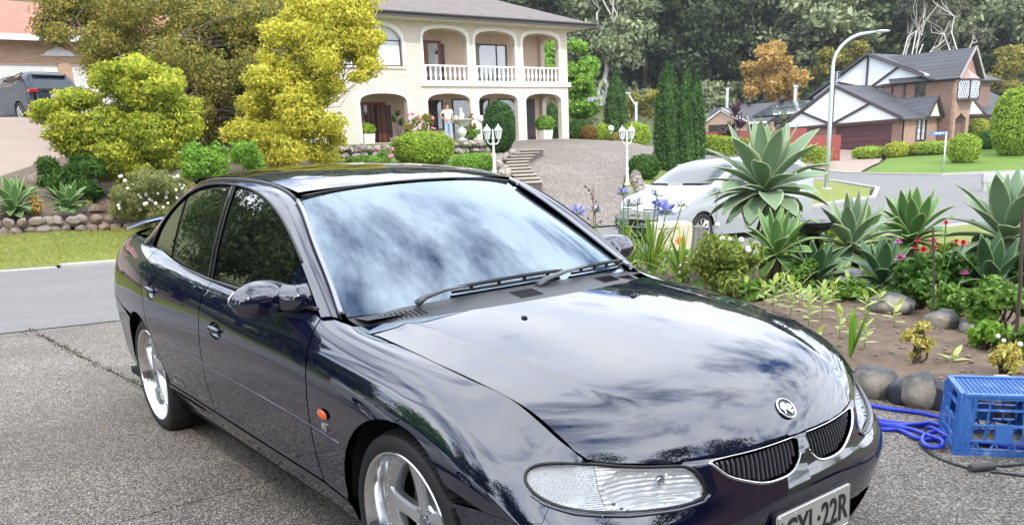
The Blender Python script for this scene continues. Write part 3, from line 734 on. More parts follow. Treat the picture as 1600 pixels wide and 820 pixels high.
def band(t, w):
    """the flank with its character line: a fine step under the shoulder"""
    P = _b0(t, w); t = np.atleast_1d(t); w = np.atleast_1d(w)
    wl = np.interp(t, [1.0, 1.30, 1.54, 2.12, 3.2, 4.0, 4.75], [.635, .62, .604, .609, .632, .63, .633])
    g = np.clip((t-.95)/.35, 0, 1)*np.clip((5.0-t)/.3, 0, 1)
    a = (w-wl)/.007
    P[:, 1] -= .0045*(1+np.tanh(a))*.5*g
    # skirt ledge
    g2 = np.clip((t-1.3)/.2, 0, 1)*np.clip((4.4-t)/.2, 0, 1)
    P[:, 1] += .010*np.exp(-((w-.10)/.022)**2)*g2
    return P
TX = lambda x: 1.519-x
def arch(cx, r, a0, a1, n=22): return [solve_xz(cx+r*math.cos(R(a)), .33+r*math.sin(R(a))) for a in np.linspace(a0, a1, n)]
FA = arch(.012, .368, -4, 184); RA = arch(-2.785, .368, -6, 186)
HL = [(.949,.577),(.942,.622),(.897,.668),(.78,.723),(.69,.736),(.599,.738),(.467,.726),(.428,.684),(.404,.611),(.393,.537),(.413,.496),(.489,.482),(.645,.482),(.794,.495),(.885,.516),(.930,.543)]
HLs = smoothp(HL, 3)
GR = [(.362,.712),(.29,.736),(.202,.744),(.036,.738),(.026,.63),(.041,.559),(.070,.512),(.123,.496),(.2,.506),(.289,.573),(.335,.64)]
GRs = smoothp(GR, 3)
CUT = [(.867,.498),(.880,.43),(.96,.395),(1.067,.372)]
xa = FA[0]; # arch front low end
# front bumper, both halves in one mesh
bt = [(0, 0), (FA[0][0]-.02, 0)] + [p for p in FA if p[0] < 1.30 and p[1] < .335][:]
fa_b = [p for p in FA if p[0] < 1.52 and p[1] < .345]; fa_f = [p for p in FA if not (p[0] < 1.52 and p[1] < .345)]
def topw(t): return .757
i0 = HL.index((.404, .611)); 
bumper = [(0, .0), (fa_b[0][0], 0)]+fa_b+CUT[::-1]+[(.885,.516),(.794,.495),(.645,.482),(.489,.482),(.413,.496),(.393,.537),(.404,.611),(.428,.684),(.462,.724),(.44,.757),(.2,.757),(0,.757)]
INT = [(0.0, .10), (.30, .10), (.42, .125), (.50, .17), (.44, .205), (.30, .222), (0.0, .225)]
LOWH = smoothp([(.05,.10),(.30,.10),(.46,.13),(.52,.165),(.44,.20),(.30,.215),(.05,.22)], 3)
panel('front_bumper', band, bumper, PAINT, holes=[GRs, LOWH], step=.025, sides=(-1, 1), keep=lambda a, b: a[0] < .001 and b[0] < .001, inset=0)
panel('air_intake', band, shrink(LOWH, -.02), BLACK, step=.04, sides=(-1, 1), off=-.05, depth=0)
# fenders
fen = [(FA[-1][0], 0.105)]+[(2.06,.118),(2.075,.20),(2.082,.305),(2.088,.455),(2.10,.536),(2.122,.66),(2.126,.757),(1.85,.757),(1.5,.757),(1.2,.757),(.95,.757),(.86,.752),(.78,.727),(.897,.668),(.942,.622),(.949,.577),(.930,.543),(.885,.516),(.867,.498)]+CUT[1:]+fa_f
fen = fen if True else fen
for s in (-1, 1):
    panel('front_fender', band, fen, PAINT, step=.024, sides=(s,), depth=.014)
DR = 3.215
fdoor = [(2.065,.118),(2.08,.20),(2.087,.305),(2.093,.455),(2.106,.536),(2.127,.66),(2.131,.757),(DR,.757),(DR-.005,.6),(DR,.118)]
RAs = [p for p in RA]
ra_low = min(RA, key=lambda p: p[0])
rd_arch = [p for p in RA if p[0] < 4.16]      # front quarter of the rear arch (towards the doors)
rd_arch = sorted(rd_arch, key=lambda p: p[1])
rd_arch = [p for p in rd_arch if p[1] > .10]
rdoor = [(DR+.005,.118),(DR+.0,.6),(DR+.005,.757),(4.215,.757),(4.20,.66),(4.17,.56),(4.115,.49)]
rl = [p for p in rd_arch if p[1] < .485][::-1]
rdoor += [(p[0]-.035, p[1]) for p in rl if p[1] > .13]+[(rl[-1][0]-.035, .118)]
SKI = [(FA[-1][0]+.004, .0), (FA[-1][0]+.004, .10), (2.05, .113), (3.2, .113), (rl[-1][0]-.01, .113), (rl[-1][0]-.0, 0)]
HOLD = {}
def ellp(c, a, b, rot=0, n=20): return [(c[0]+a*math.cos(2*PI*k/n)*math.cos(rot)-b*math.sin(2*PI*k/n)*math.sin(rot), c[1]+a*math.cos(2*PI*k/n)*math.sin(rot)+b*math.sin(2*PI*k/n)*math.cos(rot)) for k in range(n)]
H1 = (3.00, .510); H2 = (3.97, .545)
HP = lambda c: ellp(c, .075, .034)
for s in (-1, 1):
    for nm, outl, h in (('front_door', fdoor, H1), ('rear_door', rdoor, H2)):
        d = panel(nm, band, outl, PAINT, holes=[HP(h)], step=.026, sides=(s,))
        # cupped recess with the pull bar in front of it
        cup = lambda a, b, h=h: band(a, b)-np.array([0, 1, 0])*(.030*np.clip(1-(((np.atleast_1d(a)-h[0])/.077)**2+((np.atleast_1d(b)-h[1])/.036)**2), 0, 1)**.5)[:, None]
        panel('handle_recess', cup, HP(h), PAINT, step=.008, sides=(s,), depth=0, inset=-.001, parent=d, off=-.001)
        hb = MB(); A = np.array([(h[0]-.062+.124*k/8, h[1]+.006) for k in range(9)]); P = band(A[:, 0], A[:, 1])+surf_normals(band, A[:, 0], A[:, 1])*np.array([.002, .010, .014, .016, .016, .016, .014, .010, .002])[:, None]
        hb.tube(sideof(P, s).tolist(), [.008, .012, .015, .016, .016, .016, .015, .012, .008], 10); hb.build('door_handle', PAINT, d, smooth=True, fix=False)
    panel('sill_skirt', band, SKI, PAINT, step=.03, sides=(s,), depth=.03)
    ra_up = sorted([p for p in RA if p[0] <= 4.16 and p[1] > .13], key=lambda p: p[1]); ra_rear = sorted([p for p in RA if p[0] > 4.16], key=lambda p: -p[1])
    quarter = [(p[0]-.030, p[1]) for p in ra_up if p[1] < .485]+[(4.12,.49),(4.175,.56),(4.205,.66),(4.22,.757),(4.62,.757),(5.0,.757),(5.22,.74),(5.22,.66),(5.12,.62),(5.02,.50),(4.98,.44),(4.7,.40)]+[p for p in ra_rear if p[1] < .40][:0]
    # close along the arch, from its rear back over the top to its front
    arc = sorted(RA, key=lambda p: -math.atan2(p[1]-.20, p[0]-4.30))
    arc_r = [p for p in RA[::-1]]
    arc_r = [p for p in (RA if RA[0][0] > RA[-1][0] else RA[::-1])]
    arc_r = [p for p in arc_r if not (p[0] > 4.5 and p[1] < .39) and not (p[0] < 4.1 and p[1] < ra_up[0][1]-.001)]
    quarter = quarter+arc_r
    panel('rear_quarter', band, quarter, PAINT, step=.03, sides=(s,), depth=.012)
rb_arc = [p for p in (RA if RA[0][0] > RA[-1][0] else RA[::-1]) if p[0] > 4.5 and p[1] < .395][::-1]
rbump = [(BT[-1]+.0, 0), (BT[-1], .44), (5.4,.44), (5.0,.44), (4.7,.395)]+rb_arc+[(rb_arc[-1][0], 0)]
panel('rear_bumper', band, rbump, PAINT, step=.04, sides=(-1, 1), inset=0)
tl = [(4.99,.445),(5.03,.50),(5.13,.62),(5.22,.655),(5.62,.655),(5.62,.445)]
RED = M('red_lens', (.35, .01, .01), .12, vary=.2, scale=20, Coat_Weight=1.0)
for s in (-1, 1): panel('tail_light', band, tl, RED, step=.04, sides=(s,))
panel('rear_panel', band, [(5.62,.445),(5.62,.655),(5.22,.66),(5.22,.757),(BT[-1],.757),(BT[-1],.445)], PAINT, step=.04, sides=(-1, 1), inset=0)
# bonnet
_be = [tuple(_b0(t, w)[0][:2]) for t, w in ((1.985,.76),(1.75,.76),(1.5,.76),(1.25,.76),(1.05,.76),(.92,.757),(.85,.75),(.80,.744),(.74,.742),(.66,.744),(.58,.745),(.51,.742),(.455,.745),(.42,.757),(.36,.76),(.28,.76),(.2,.76),(.1,.76))]+[(_b0(0,.76)[0][0], 0)]
edge = lambda: _be if True else [(-.455,.712),(.05,.724),(.20,.712),(.29,.703),(.40,.690),(.55,.668),(.60,.655),(.640,.636),(.70,.545),(.765,.43),(.80,.347),(.836,.205),(.848,.10),(.851,0)]
be = [(p[0], p[1]) for p in edge()]
rear_edge = [(-.225-.225*(abs(y)/.7)**2, y) for y in np.linspace(-.705, .705, 15)]
bon = be+[(x, -y) for x, y in be[::-1][1:]]+[(x, y) for x, y in rear_edge][0:]
bonnet_o = panel('bonnet', bonnet, bon, PAINT, step=.022, sides=(-1,), depth=.014)
# dark inside seen through the gaps
_f4 = sorted(arch(.012, .395, 0, 180), key=lambda p: -p[0]); _r4 = sorted(arch(-2.785, .395, 0, 180), key=lambda p: -p[0])
panel('inner_shell', band, [(1.02,.745),(4.9,.745),(4.9,.09)]+_r4+_f4+[(1.02,.09)], VOID, step=.07, sides=(-1, 1), off=-.020, depth=0, inset=0)
panel('engine_bay', bonnet, [(-.50,-.72),(-.50,.72),(.50,.66),(.60,.62),(.74,.40),(.80,0),(.74,-.40),(.60,-.62),(.50,-.66)], VOID, step=.08, off=-.022, depth=0)
mb = MB()
for s in (-1, 1):
    for cx in (0.012, -2.785):     # wheel wells
        n = 20; A_ = [(cx+.385*math.cos(R(a)), .33+.385*math.sin(R(a))) for a in np.linspace(-10, 190, n)]
        v = [(x, s*(.86 if cx > -1 else .835), z) for x, z in A_]+[(x, s*.55, z) for x, z in A_]
        mb.add(v, [[i, i+1, n+i+1, n+i] for i in range(n-1)]); mb.add([(x, s*.56, z) for x, z in A_]+[(cx, s*.56, .2)], [[i, i+1, n] for i in range(n-1)])
mb.box((-3.7, -.78, .16), (.62, .78, .20))
mb.build('underbody', VOID, PARTS_CAR)
# ---- greenhouse
DLO = [(-.66,.965),(-.80,.958),(-1.426,.957),(-1.766,.968),(-2.442,.999),(-2.80,1.018),(-2.79,1.11),(-2.60,1.248),(-2.385,1.330),(-2.19,1.364),(-1.76,1.377),(-1.50,1.362),(-1.355,1.334),(-1.118,1.258),(-.938,1.160),(-.80,1.06)]
DLOs = smoothp(DLO[5:]+DLO[:1], 3, False)+DLO[1:5]
SEAL = M('window_rubber', (.010, .010, .011), .35, vary=.1)
def clip(poly, f):
    """keep the part of a polygon where f > 0 (convex cut by a line)"""
    out = []; n = len(poly)
    for i in range(n):
        a, b = poly[i], poly[(i+1) % n]; fa, fb = f(a), f(b)
        if fa > 0: out.append(a)
        if (fa > 0) != (fb > 0):
            t = fa/(fa-fb); out.append((a[0]+(b[0]-a[0])*t, a[1]+(b[1]-a[1])*t))
    return out
for s in (-1, 1):
    panel('window_frame', glass, shrink(DLOs, -.012), SEAL, step=.05, sides=(s,), off=-.010, depth=0, inset=0)
    g1 = clip(DLOs, lambda p: p[0]+1.715); g2 = clip(clip(DLOs, lambda p: -1.80-p[0]), lambda p: p[0]+2.405); g3 = clip(DLOs, lambda p: -2.435-p[0])
    for nm, g_ in (('front_side_window', g1), ('rear_side_window', g2), ('quarter_window', g3)):
        panel(nm, glass, shrink(g_, .010), TINTG, step=.06, sides=(s,), off=-.005, depth=.004, inset=0)
    panel('b_pillar_trim', glass, [(-1.722,.972),(-1.722,1.376),(-1.792,1.378),(-1.792,.973)], BLACK, step=.05, sides=(s,), off=.000, depth=.006, inset=0)
    panel('pillar_strip', glass, [(-1.750,.972),(-1.750,1.376),(-1.764,1.377),(-1.764,.973)], CHROME, step=.05, sides=(s,), off=.003, depth=.006, inset=0)
    panel('roof_rail', rail, [(0,0),(RT[-1],0),(RT[-1],.1),(0,.1)], PAINT, step=.022, sides=(s,), depth=.010, inset=0)
strip('belt_moulding', glass, [(-.64,.955),(-1.1,.953),(-1.766,.963),(-2.44,.994),(-2.80,1.010)], .0085, SEAL, off=.006)
strip('window_surround', rail, [(.30,.004),(RT[-1]-.05,.004)], .006, SEAL, off=.001)
strip('roof_moulding', rail, [(RT[3],.100),(RT[7],.100)], .010, SEAL, off=.000)
TRIM = M('windscreen_trim', (.33, .34, .36), .22, .6, vary=.05)
strip('windscreen_side_trim', rail, [(.02,.097),(RT[3]-.02,.097)], .010, TRIM, off=.010)
roof_o = panel('roof_panel', roof, [(-1.145-.08*(abs(y)/.565)**2, y) for y in np.linspace(-.566, .566, 13)]+[(x, .566) for x in np.linspace(-1.5, -2.4, 8)]+[(-2.60+.03*0, y) for y in np.linspace(.55, -.55, 9)]+[(x, -.566) for x in np.linspace(-2.4, -1.5, 8)], PAINT, step=.03, depth=.01)
WSO = [(-.735,.0),(.735,.0),(.745,.4),(.735,.77),(.69,.797),(0,.80),(-.69,.797),(-.735,.77),(-.745,.4)]
ws = panel('windscreen', wscreen, WSO, WGLASS, step=.03, depth=.004, inset=0)
strip('windscreen_top_seal', wscreen, [(-.73,.80),(0,.803),(.73,.80)], .007, SEAL, sides=(-1,), off=.002)
# frit band of the glass (its own darker border) and registration sticker
FRIT = darkglass('glass_border', (.03, .035, .05), 1.9)
fr_o = smoothp([(-.73,.01),(.73,.01),(.738,.4),(.728,.765),(.68,.79),(0,.795),(-.68,.79),(-.728,.765),(-.738,.4)], 2)
fr_i = smoothp([(-.60,.085),(0,.075),(.60,.085),(.665,.14),(.690,.4),(.69,.70),(.64,.735),(0,.735),(-.64,.735),(-.69,.70),(-.690,.4),(-.665,.14)], 3)
panel('glass_border', wscreen, fr_o, FRIT, holes=[fr_i], step=.03, off=-.005, depth=0, inset=0, parent=ws)
RG = darkglass('rear_glass', (.004, .005, .006), 1.6)
panel('rear_window', rscreen, [(-.75,0),(.75,0),(.75,.8),(-.75,.8)], RG, step=.05, depth=.004)
panel('boot_lid', boot, [(-3.16,-.60),(-3.16,.60),(-3.5,.64),(-3.70,.52),(-3.80,.26),(-3.82,0),(-3.80,-.26),(-3.70,-.52),(-3.5,-.64)], PAINT, step=.05)
sp = MB()
prof = [(-.10,0),(-.05,.018),(.03,.022),(.10,.006),(.06,-.012),(-.04,-.012)]
ys = np.linspace(-.70, .70, 21)
for k, y in enumerate(ys):
    c = 1-(abs(y)/.70)**6; zc = 1.150-.05*(abs(y)/.70)**4; xc = -3.70+.10*(abs(y)/.7)**3
    sp.v += [(xc+px*(.5+.5*c), y, zc+pz*(.35+.65*c)) for px, pz in prof]
nP = len(prof)
for k in range(len(ys)-1): sp.add([], []); sp.f += [[k*nP+i, k*nP+(i+1) % nP, (k+1)*nP+(i+1) % nP, (k+1)*nP+i] for i in range(nP)]; sp.mi += [0]*nP
sp.f += [list(range(nP)), [(len(ys)-1)*nP+i for i in range(nP)]]; sp.mi += [0, 0]
for y in (-.48, .48): sp.box((-3.74, y-.02, 1.05), (-3.64, y+.02, 1.15))
sp.build('boot_spoiler', PAINT, PARTS_CAR, smooth=40)
# cowl, wipers, washer jets
COWL = M('cowl_plastic', (.045, .047, .052), .5, vary=.15)
def cowl_f(x, y):
    """p across (-.72...72), q 0 at the bonnet edge ... 1 at the glass"""
    p = np.atleast_1d(x); q = np.atleast_1d(y)
    xb = -.215-.225*(np.abs(p)/.7)**2; xw = -.435-.14*(np.abs(p)/.735)**2
    X = xb+(xw-xb)*q*8; Z = bonnet_z(xb, p)-.012+.01*q*8 + .020*(q*8)**2
    return np.stack([X, p+0*X, Z], -1)
panel('cowl_panel', cowl_f, [(-.70,0),(.70,0),(.72,.125),(-.72,.125)], COWL, step=.03, depth=0, inset=0)
for c, w_ in ((.55, .14), (.05, .10), (-.45, .12)):
    sl = MB()
    for k in range(9):
        p_ = c-w_/2+w_*k/8; P = cowl_f(np.array([p_, p_]), np.array([.055, .10])); P[:, 1] *= -1; P[:, 2] += .003
        sl.tube(P.tolist(), .0022, 4)
    sl.build('vent_slots', VOID, PARTS_CAR, fix=False)
GREY = M('wiper_arm_grey', (.10, .105, .115), .3, .3, vary=.05)
def wiper(piv, mid, tip0, tip1):
    f = lambda p, q, o: (wscreen(p, q)[0]+surf_normals(wscreen, np.array([p]), np.array([q]))[0]*o)*np.array([1, -1, 1])
    w = MB()
    a = f(*piv, .02); b = f((piv[0]+mid[0])/2, .030, .045); c = f(mid[0], mid[1], .035)
    w.tube([a, a*.7+b*.3+[0, 0, .01], b, c*.6+b*.4, c], [.022, .018, .013, .009, .006], 8, flat=.6)
    base = w.build('wiper_arm', GREY, PARTS_CAR, smooth=True, fix=False)
    k = MB(); A = [f(tip0[0]+(tip1[0]-tip0[0])*t, tip0[1]+(tip1[1]-tip0[1])*t, .012) for t in np.linspace(0, 1, 14)]
    k.tube(A, .006, 6); k.tube([p+np.array([.004, 0, .016+.006*math.sin(PI*t)]) for p, t in zip(A, np.linspace(0, 1, 14))], [.004]+[.008]*12+[.004], 6)
    for t in (2, 5, 8, 11): k.tube([A[t], A[t]+np.array([.004, 0, .02])], .008, 6)
    k.build('wiper_blade', RUB, base, fix=False)
wiper((.485, .005), (.26, .045), (.325, .045), (-.245, .05))
wiper((-.06, .002), (-.40, .048), (-.30, .043), (-.72, .035))
for y in (.285, -.252):
    j = MB(); P = bonnet(-.075, y)[0]; j.ell((P[0], -P[1], P[2]+.001), (.014, .011, .008), 10, 6); j.build('washer_jet', BLACK, PARTS_CAR, smooth=True)
# ---- badge: plain oval disc with a raised lion-like relief
bd = bonnet(.800, 0)[0]; bn = surf_normals(bonnet, np.array([.80]), np.array([0.]))[0]
Zb = Vector(bn); Yb = Vector((0, 1, 0)); Xb = Yb.cross(Zb).normalized(); Yb = Zb.cross(Xb)
mtb = Matrix((( Yb.x, -Xb.x, Zb.x, bd[0]), (Yb.y, -Xb.y, Zb.y, bd[1]), (Yb.z, -Xb.z, Zb.z, bd[2]), (0, 0, 0, 1)))
b = MB(); E_ = [(.033*math.cos(a), .033*math.sin(a)) for a in np.linspace(0, 2*PI, 40, endpoint=False)]
b.prism(E_, -.004, .003, mtb); badge = b.build('bonnet_badge', M('badge_enamel', (.02, .02, .022), .2, vary=0), PARTS_CAR)
b = MB(); b.tube([mtb @ Vector((x, y, .0035)) for x, y in E_]+[mtb @ Vector((*E_[0], .0035))], .0032, 8, caps=False); b.build('badge_ring', CHROME, badge, smooth=True)
b = MB()
lion = [(-.024,.004),(-.018,.014),(-.008,.020),(.002,.018),(.006,.011),(.015,.012),(.022,.006),(.021,-.004),(.014,-.003),(.010,-.010),(.014,-.018),(.008,-.022),(.003,-.014),(-.003,-.004),(-.010,-.002),(-.012,-.012),(-.019,-.016),(-.017,-.006)]
b.prism(smoothp(lion, 2), .003, .0065, mtb); b.ell(mtb @ Vector((.017, -.013, .004)), (.006, .006, .004), 10, 6); b.build('badge_relief', CHROME, badge)
# ---- grille: surround, blades
GBK = M('grille_black', (.008, .008, .009), .4, vary=.1)
for s in (-1, 1):
    gi = panel('grille', band, shrink(GRs, -.006), GBK, step=.03, sides=(s,), off=-.045, depth=0, inset=0)
    bl = MB(); ble = MB()
    for k in range(19):
        t = .040+.315*k/18
        col = [(t, w) for w in np.linspace(.48, .75, 40) if inside(shrink(GRs, .006), t, w)]
        if len(col) < 4: continue
        A = np.array([col[0], col[len(col)//2], col[-1]]); P = band(A[:, 0], A[:, 1]); n_ = surf_normals(band, A[:, 0], A[:, 1])
        ble.tube([(q_[0], q_[1]*s, q_[2]) for q_ in (P-n_*.010)], .0014, 5)
        for o1, o2 in zip(range(2), range(1, 3)):
            q = [P[o1]-n_[o1]*.012, P[o2]-n_[o2]*.012, P[o2]-n_[o2]*.045, P[o1]-n_[o1]*.045]
            e = np.array([-.0025, .002, 0])
            v = [x-e*1 for x in q]+[x+e*1 for x in q]; v = [(x[0], x[1]*s, x[2]) for x in v]
            bl.add(v, [[0,1,2,3],[7,6,5,4],[0,1,5,4],[1,2,6,5],[2,3,7,6],[3,0,4,7]])
    bl.build('grille_blades', M('blade_black', (.05, .05, .055), .25, vary=.1, Coat_Weight=.5), gi)
    ble.build('blade_glints', M('blade_glint_grey', (.30, .31, .34), .25, .6, vary=0), gi, fix=False)  # brighter strips imitate the light caught along the blade fronts
    line = smoothp([GR[0]]+GR[:2][:0]+GR[::-1][:0]+[(.362,.712),(.335,.64),(.289,.573),(.2,.506),(.123,.496),(.070,.512),(.041,.559),(.030,.60)], 3, False)
    A = np.array(shrink(line+[(.03, .72), (.2, .74)], -.008)[:len(line)])
    mb = MB(); P = band(A[:, 0], A[:, 1])+surf_normals(band, A[:, 0], A[:, 1])*.001
    r_ = [.002+.003*math.sin(PI*min(1, k/len(P)*1.0+.12)) for k in range(len(P))]
    mb.tube(sideof(P, s).tolist(), r_, 8); mb.build('grille_surround', CHROME, gi, smooth=True, fix=False)
    A = np.array(dens([(.362,.726),(.29,.748),(.202,.757),(.036,.751)], .02, False)); P = band(A[:, 0], A[:, 1])
    mb = MB(); mb.tube(sideof(P, s).tolist(), .0022, 6); mb.build('grille_top_strip', CHROME, gi, smooth=True, fix=False)
# ---- headlights
g = G('headlamp_lens'); co = g.co(); tr = g.n('ShaderNodeBsdfTransparent', Color=(.99, 1, 1, 1)); gl = g.n('ShaderNodeBsdfGlossy', Roughness=.03)
fr = g.n('ShaderNodeFresnel', IOR=1.7); mx = g.n('ShaderNodeMixShader'); wv = g.n('ShaderNodeTexWave', Scale=40, Distortion=.6); g.l(co, wv)
bp = g.n('ShaderNodeBump', Strength=.18, Distance=.004); g.t.links.new(wv.outputs[0], bp.inputs['Height']); g.t.links.new(bp.outputs[0], gl.inputs['Normal'])
g.l(g.math('MULTIPLY', fr.outputs[0], .55), mx, 0); g.l(tr, mx, 1); g.l(gl, mx, 2); g.l(mx, g.out); LENS = reg(g)
def reflector(name, wave, sc_, col=(.93, .94, .95)):
    g = G(name); co = g.co(); wv = g.n('ShaderNodeTexWave', Scale=sc_, Distortion=wave, Detail=2, bands_direction='Z'); g.l(co, wv)
    vo = g.vor(co, sc_*1.1); g.base(col); g.p(Metallic=.32, Roughness=.22)
    g.bump(g.math('ADD', wv.outputs[0], g.math('MULTIPLY', vo, 2.0)), (.45), .006); return reg(g)
REFL = reflector('lamp_reflector', 2.0, 26); REFI = reflector('indicator_reflector', .3, 60, (.88, .90, .92))
_div = [(.775, .735), (.70, .48)]
for s in (-1, 1):
    hl = panel('headlight', band, HLs, LENS, step=.02, sides=(s,), depth=0, inset=.006, off=-.003)
    A = np.array([HLs[k] for k in range(len(HLs))]+[HLs[0]])
    mb = MB(); P = band(A[:, 0], A[:, 1])+surf_normals(band, A[:, 0], A[:, 1])*-.004; mb.tube(sideof(P, s).tolist(), .0055, 6, caps=False); mb.build('headlight_seal', SEAL, hl, smooth=True, fix=False)
    fd = lambda p: (p[0]-.70)-(p[1]-.48)*(.075/.255)
    inner = clip(HLs, lambda p: -fd(p)); outer = clip(HLs, lambda p: fd(p))
    for nm, pg, mt, c, dp, ra in (('main_reflector', inner, REFL, (.55, .61), .034, (.17, .14)), ('indicator_reflector', outer, REFI, (.85, .60), .022, (.10, .11))):
        def fb(a, b, c=c, dp=dp, ra=ra):
            P = _b0(a, b); a = np.atleast_1d(a); b = np.atleast_1d(b)
            r2 = ((a-c[0])/ra[0])**2+((b-c[1])/ra[1])**2
            n_ = surf_normals(_b0, a, b); return P-n_*(.009+dp*np.clip(1-r2, 0, 1)**.6)[:, None]
        panel(nm, fb, pg, mt, step=.012, sides=(s,), depth=0, inset=.001, parent=hl)
    c_ = band(.50, .60)[0]; bm_ = MB(); bm_.ell((c_[0]-.045, c_[1]*s, c_[2]), (.012, .018, .018), 10, 8); bm_.build('lamp_bulb', CHROME, hl, smooth=True)
    # light ledge of the bumper under the lamp
    A = np.array(dens([(.92,.522),(.885,.502),(.794,.481),(.645,.468),(.489,.468),(.408,.482),(.385,.51)], .02, False)); mb = MB()
    P = band(A[:, 0], A[:, 1])+surf_normals(band, A[:, 0], A[:, 1])*.001; mb.tube(sideof(P, s).tolist(), .0065, 8, flat=.7); mb.build('lamp_ledge', PAINT, PARTS_CAR, smooth=True, fix=False)
# ---- number plate
pl = M('plate_cream', (.50, .49, .43), .45, vary=.04); PB = M('plate_black', (.015, .015, .015), .4, vary=0)
xp = .912; mt = Matrix.Translation((xp, .004, .392)) @ Matrix.Rotation(R(90), 4, 'Z') @ Matrix.Rotation(R(88), 4, 'X')
def rrect(w, h, r, n=5):
    o = []
    for cx, cy, a0 in ((w/2-r, h/2-r, 0), (-w/2+r, h/2-r, 90), (-w/2+r, -h/2+r, 180), (w/2-r, -h/2+r, 270)):
        o += [(cx+r*math.cos(R(a0+90*k/n)), cy+r*math.sin(R(a0+90*k/n))) for k in range(n+1)]
    return o
b = MB(); b.prism(rrect(.372, .134, .012), 0, .004, mt); plate = b.build('number_plate', pl, PARTS_CAR)
b = MB(); b.prism(rrect(.380, .142, .012), -.012, -.001, mt); b.build('plate_backing', BLACK, PARTS_CAR)
b = MB(); E_ = rrect(.364, .126, .010); b.tube([mt @ Vector((x, y, .0045)) for x, y in E_+E_[:1]], .0016, 5, caps=False); b.build('plate_rim', CHROME, plate)
text('plate_text', 'CYL·22R', .118, PB, mt @ Matrix.Translation((.010, -.004, .0052)), plate, font_scale=(.74, 1), bold=.0016)
text('plate_text', 'N', .030, PB, mt @ Matrix.Translation((-.170, .030, .0052)), plate)
text('plate_text', 'S', .030, PB, mt @ Matrix.Translation((-.170, .000, .0052)), plate)
text('plate_text', 'W', .026, PB, mt @ Matrix.Translation((-.170, -.030, .0052)), plate)
b = MB()
for x in (-.175, -.10, .10, .175): b.ell(mt @ Vector((x, .055, .005)), (.003, .003, .003), 8, 5)
b.build('plate_screws', CHROME, plate)
# ---- flank details
AMB = M('amber_lens', (.75, .13, .015), .15, vary=.15, scale=60, Coat_Weight=1.0)
for s in (-1, 1):
    def dome(a, b, c=(1.962, .388)):
        P = band(a, b); a = np.atleast_1d(a); b = np.atleast_1d(b)
        return P+surf_normals(band, a, b)*(.002+.012*np.clip(1-(((a-c[0])/.040)**2+((b-c[1])/.0185)**2), 0, 1)**.5)[:, None]
    mk = panel('side_indicator', dome, ellp((1.962, .388), .039, .018, R(0)), AMB, step=.006, sides=(s,), depth=.006)
    A = np.array(dens([(1.86,.318),(2.55,.338),(3.18,.345),(3.86,.365)], .05, False))
    mb = MB(); P = band(A[:, 0], A[:, 1])
    k0 = [i for i in range(len(P))]
    mb.tube(sideof(P, s).tolist(), .0045, 6, flat=1); mb.build('rub_strip', PAINT, PARTS_CAR, smooth=True, fix=False)
    c = band(1.962, .345)[0]
    mt2 = Matrix(((-1*(-s)*-1, 0, 0, c[0]), (0, 0, s, s*(c[1]+.003)), (0, 1, 0, c[2]), (0, 0, 0, 1)))
    mt2 = Matrix.Translation((c[0], s*(c[1]+.003), c[2])) @ Matrix.Rotation(R(180 if s > 0 else 0), 4, 'Z') @ Matrix.Rotation(R(90), 4, 'X')
    text('engine_badge', 'V8', .036, CHROME, mt2, PARTS_CAR, ext=.002, bold=.001)
    # script badge low on the rear door
    c = band(3.72, .185)[0]; mt3 = Matrix.Translation((c[0], s*(c[1]+.003), c[2])) @ Matrix.Rotation(R(180 if s > 0 else 0), 4, 'Z') @ Matrix.Rotation(R(90), 4, 'X')
    mb = MB()
    mb.tube([mt3 @ Vector((.055*math.cos(a)*(1+.1*math.sin(3*a)), .022*math.sin(a)+.010*math.cos(a), 0)) for a in np.linspace(0, 2*PI, 24)], .0018, 5, caps=False)
    mb.tube([mt3 @ Vector((-.07+.16*k/20, .010*math.sin(k*.9)-.012, 0)) for k in range(21)], .0018, 5)
    mb.build('script_badge', M('badge_grey', (.25, .25, .26), .3, .5, vary=0), PARTS_CAR, fix=False)
    # door mirror
    c = Vector((-.885, s*.900, .985)); rot = Matrix.Rotation(R(14*-s), 4, 'Z') @ Matrix.Rotation(R(4), 4, 'Y')
    mb = MB()
    def sh(d): return 1.0
    prof_m = []
    def mirror_fn(d):
        return 1
    mb.ell(c, (.088, .146, .069), 28, 20, mtx=rot, fn=lambda d: 1 if d.x > 0 else (1/(1+1.4*d.x*d.x)))
    mir = mb.build('door_mirror', PAINT, PARTS_CAR, smooth=True)
    me = mir.data
    for v in me.vertices:      # cut the back of the shell flat
        l = rot.inverted() @ (v.co-c)
        l.z *= (1.0+.16*(l.y*s/.146) if True else 1); l.x = max(l.x, -.035)
        v.co = rot @ l + c
    mb = MB(); mb.ell(c, (.004, .134, .055), 20, 10, mtx=rot @ Matrix.Identity(4)); mg = mb.build('mirror_glass', CHROME, mir, smooth=True)
    for v in mg.data.vertices: v.co = v.co+(rot @ Vector((-.036, 0, 0)))
    mb = MB(); q = rail(.10, .02)[0]
    mb.tube([(c.x+.015, s*.845, .978), (-.845, s*.825, .978), (-.765, s*.815, .985), (-.755, s*.775, .99)], [.060, .057, .054, .056], 16, flat=.95); mb.build('mirror_arm', PAINT, mir, smooth=True)
    mb = MB(); tri = [(-.635,.955),(-.86,.955),(-.80,1.06),(-.735,1.115)]
    panel('mirror_sail', glass, [(-.64,.95),(-.90,.95),(-.885,1.06),(-.84,1.10),(-.80,1.075)], PAINT, step=.03, sides=(s,), off=.004)
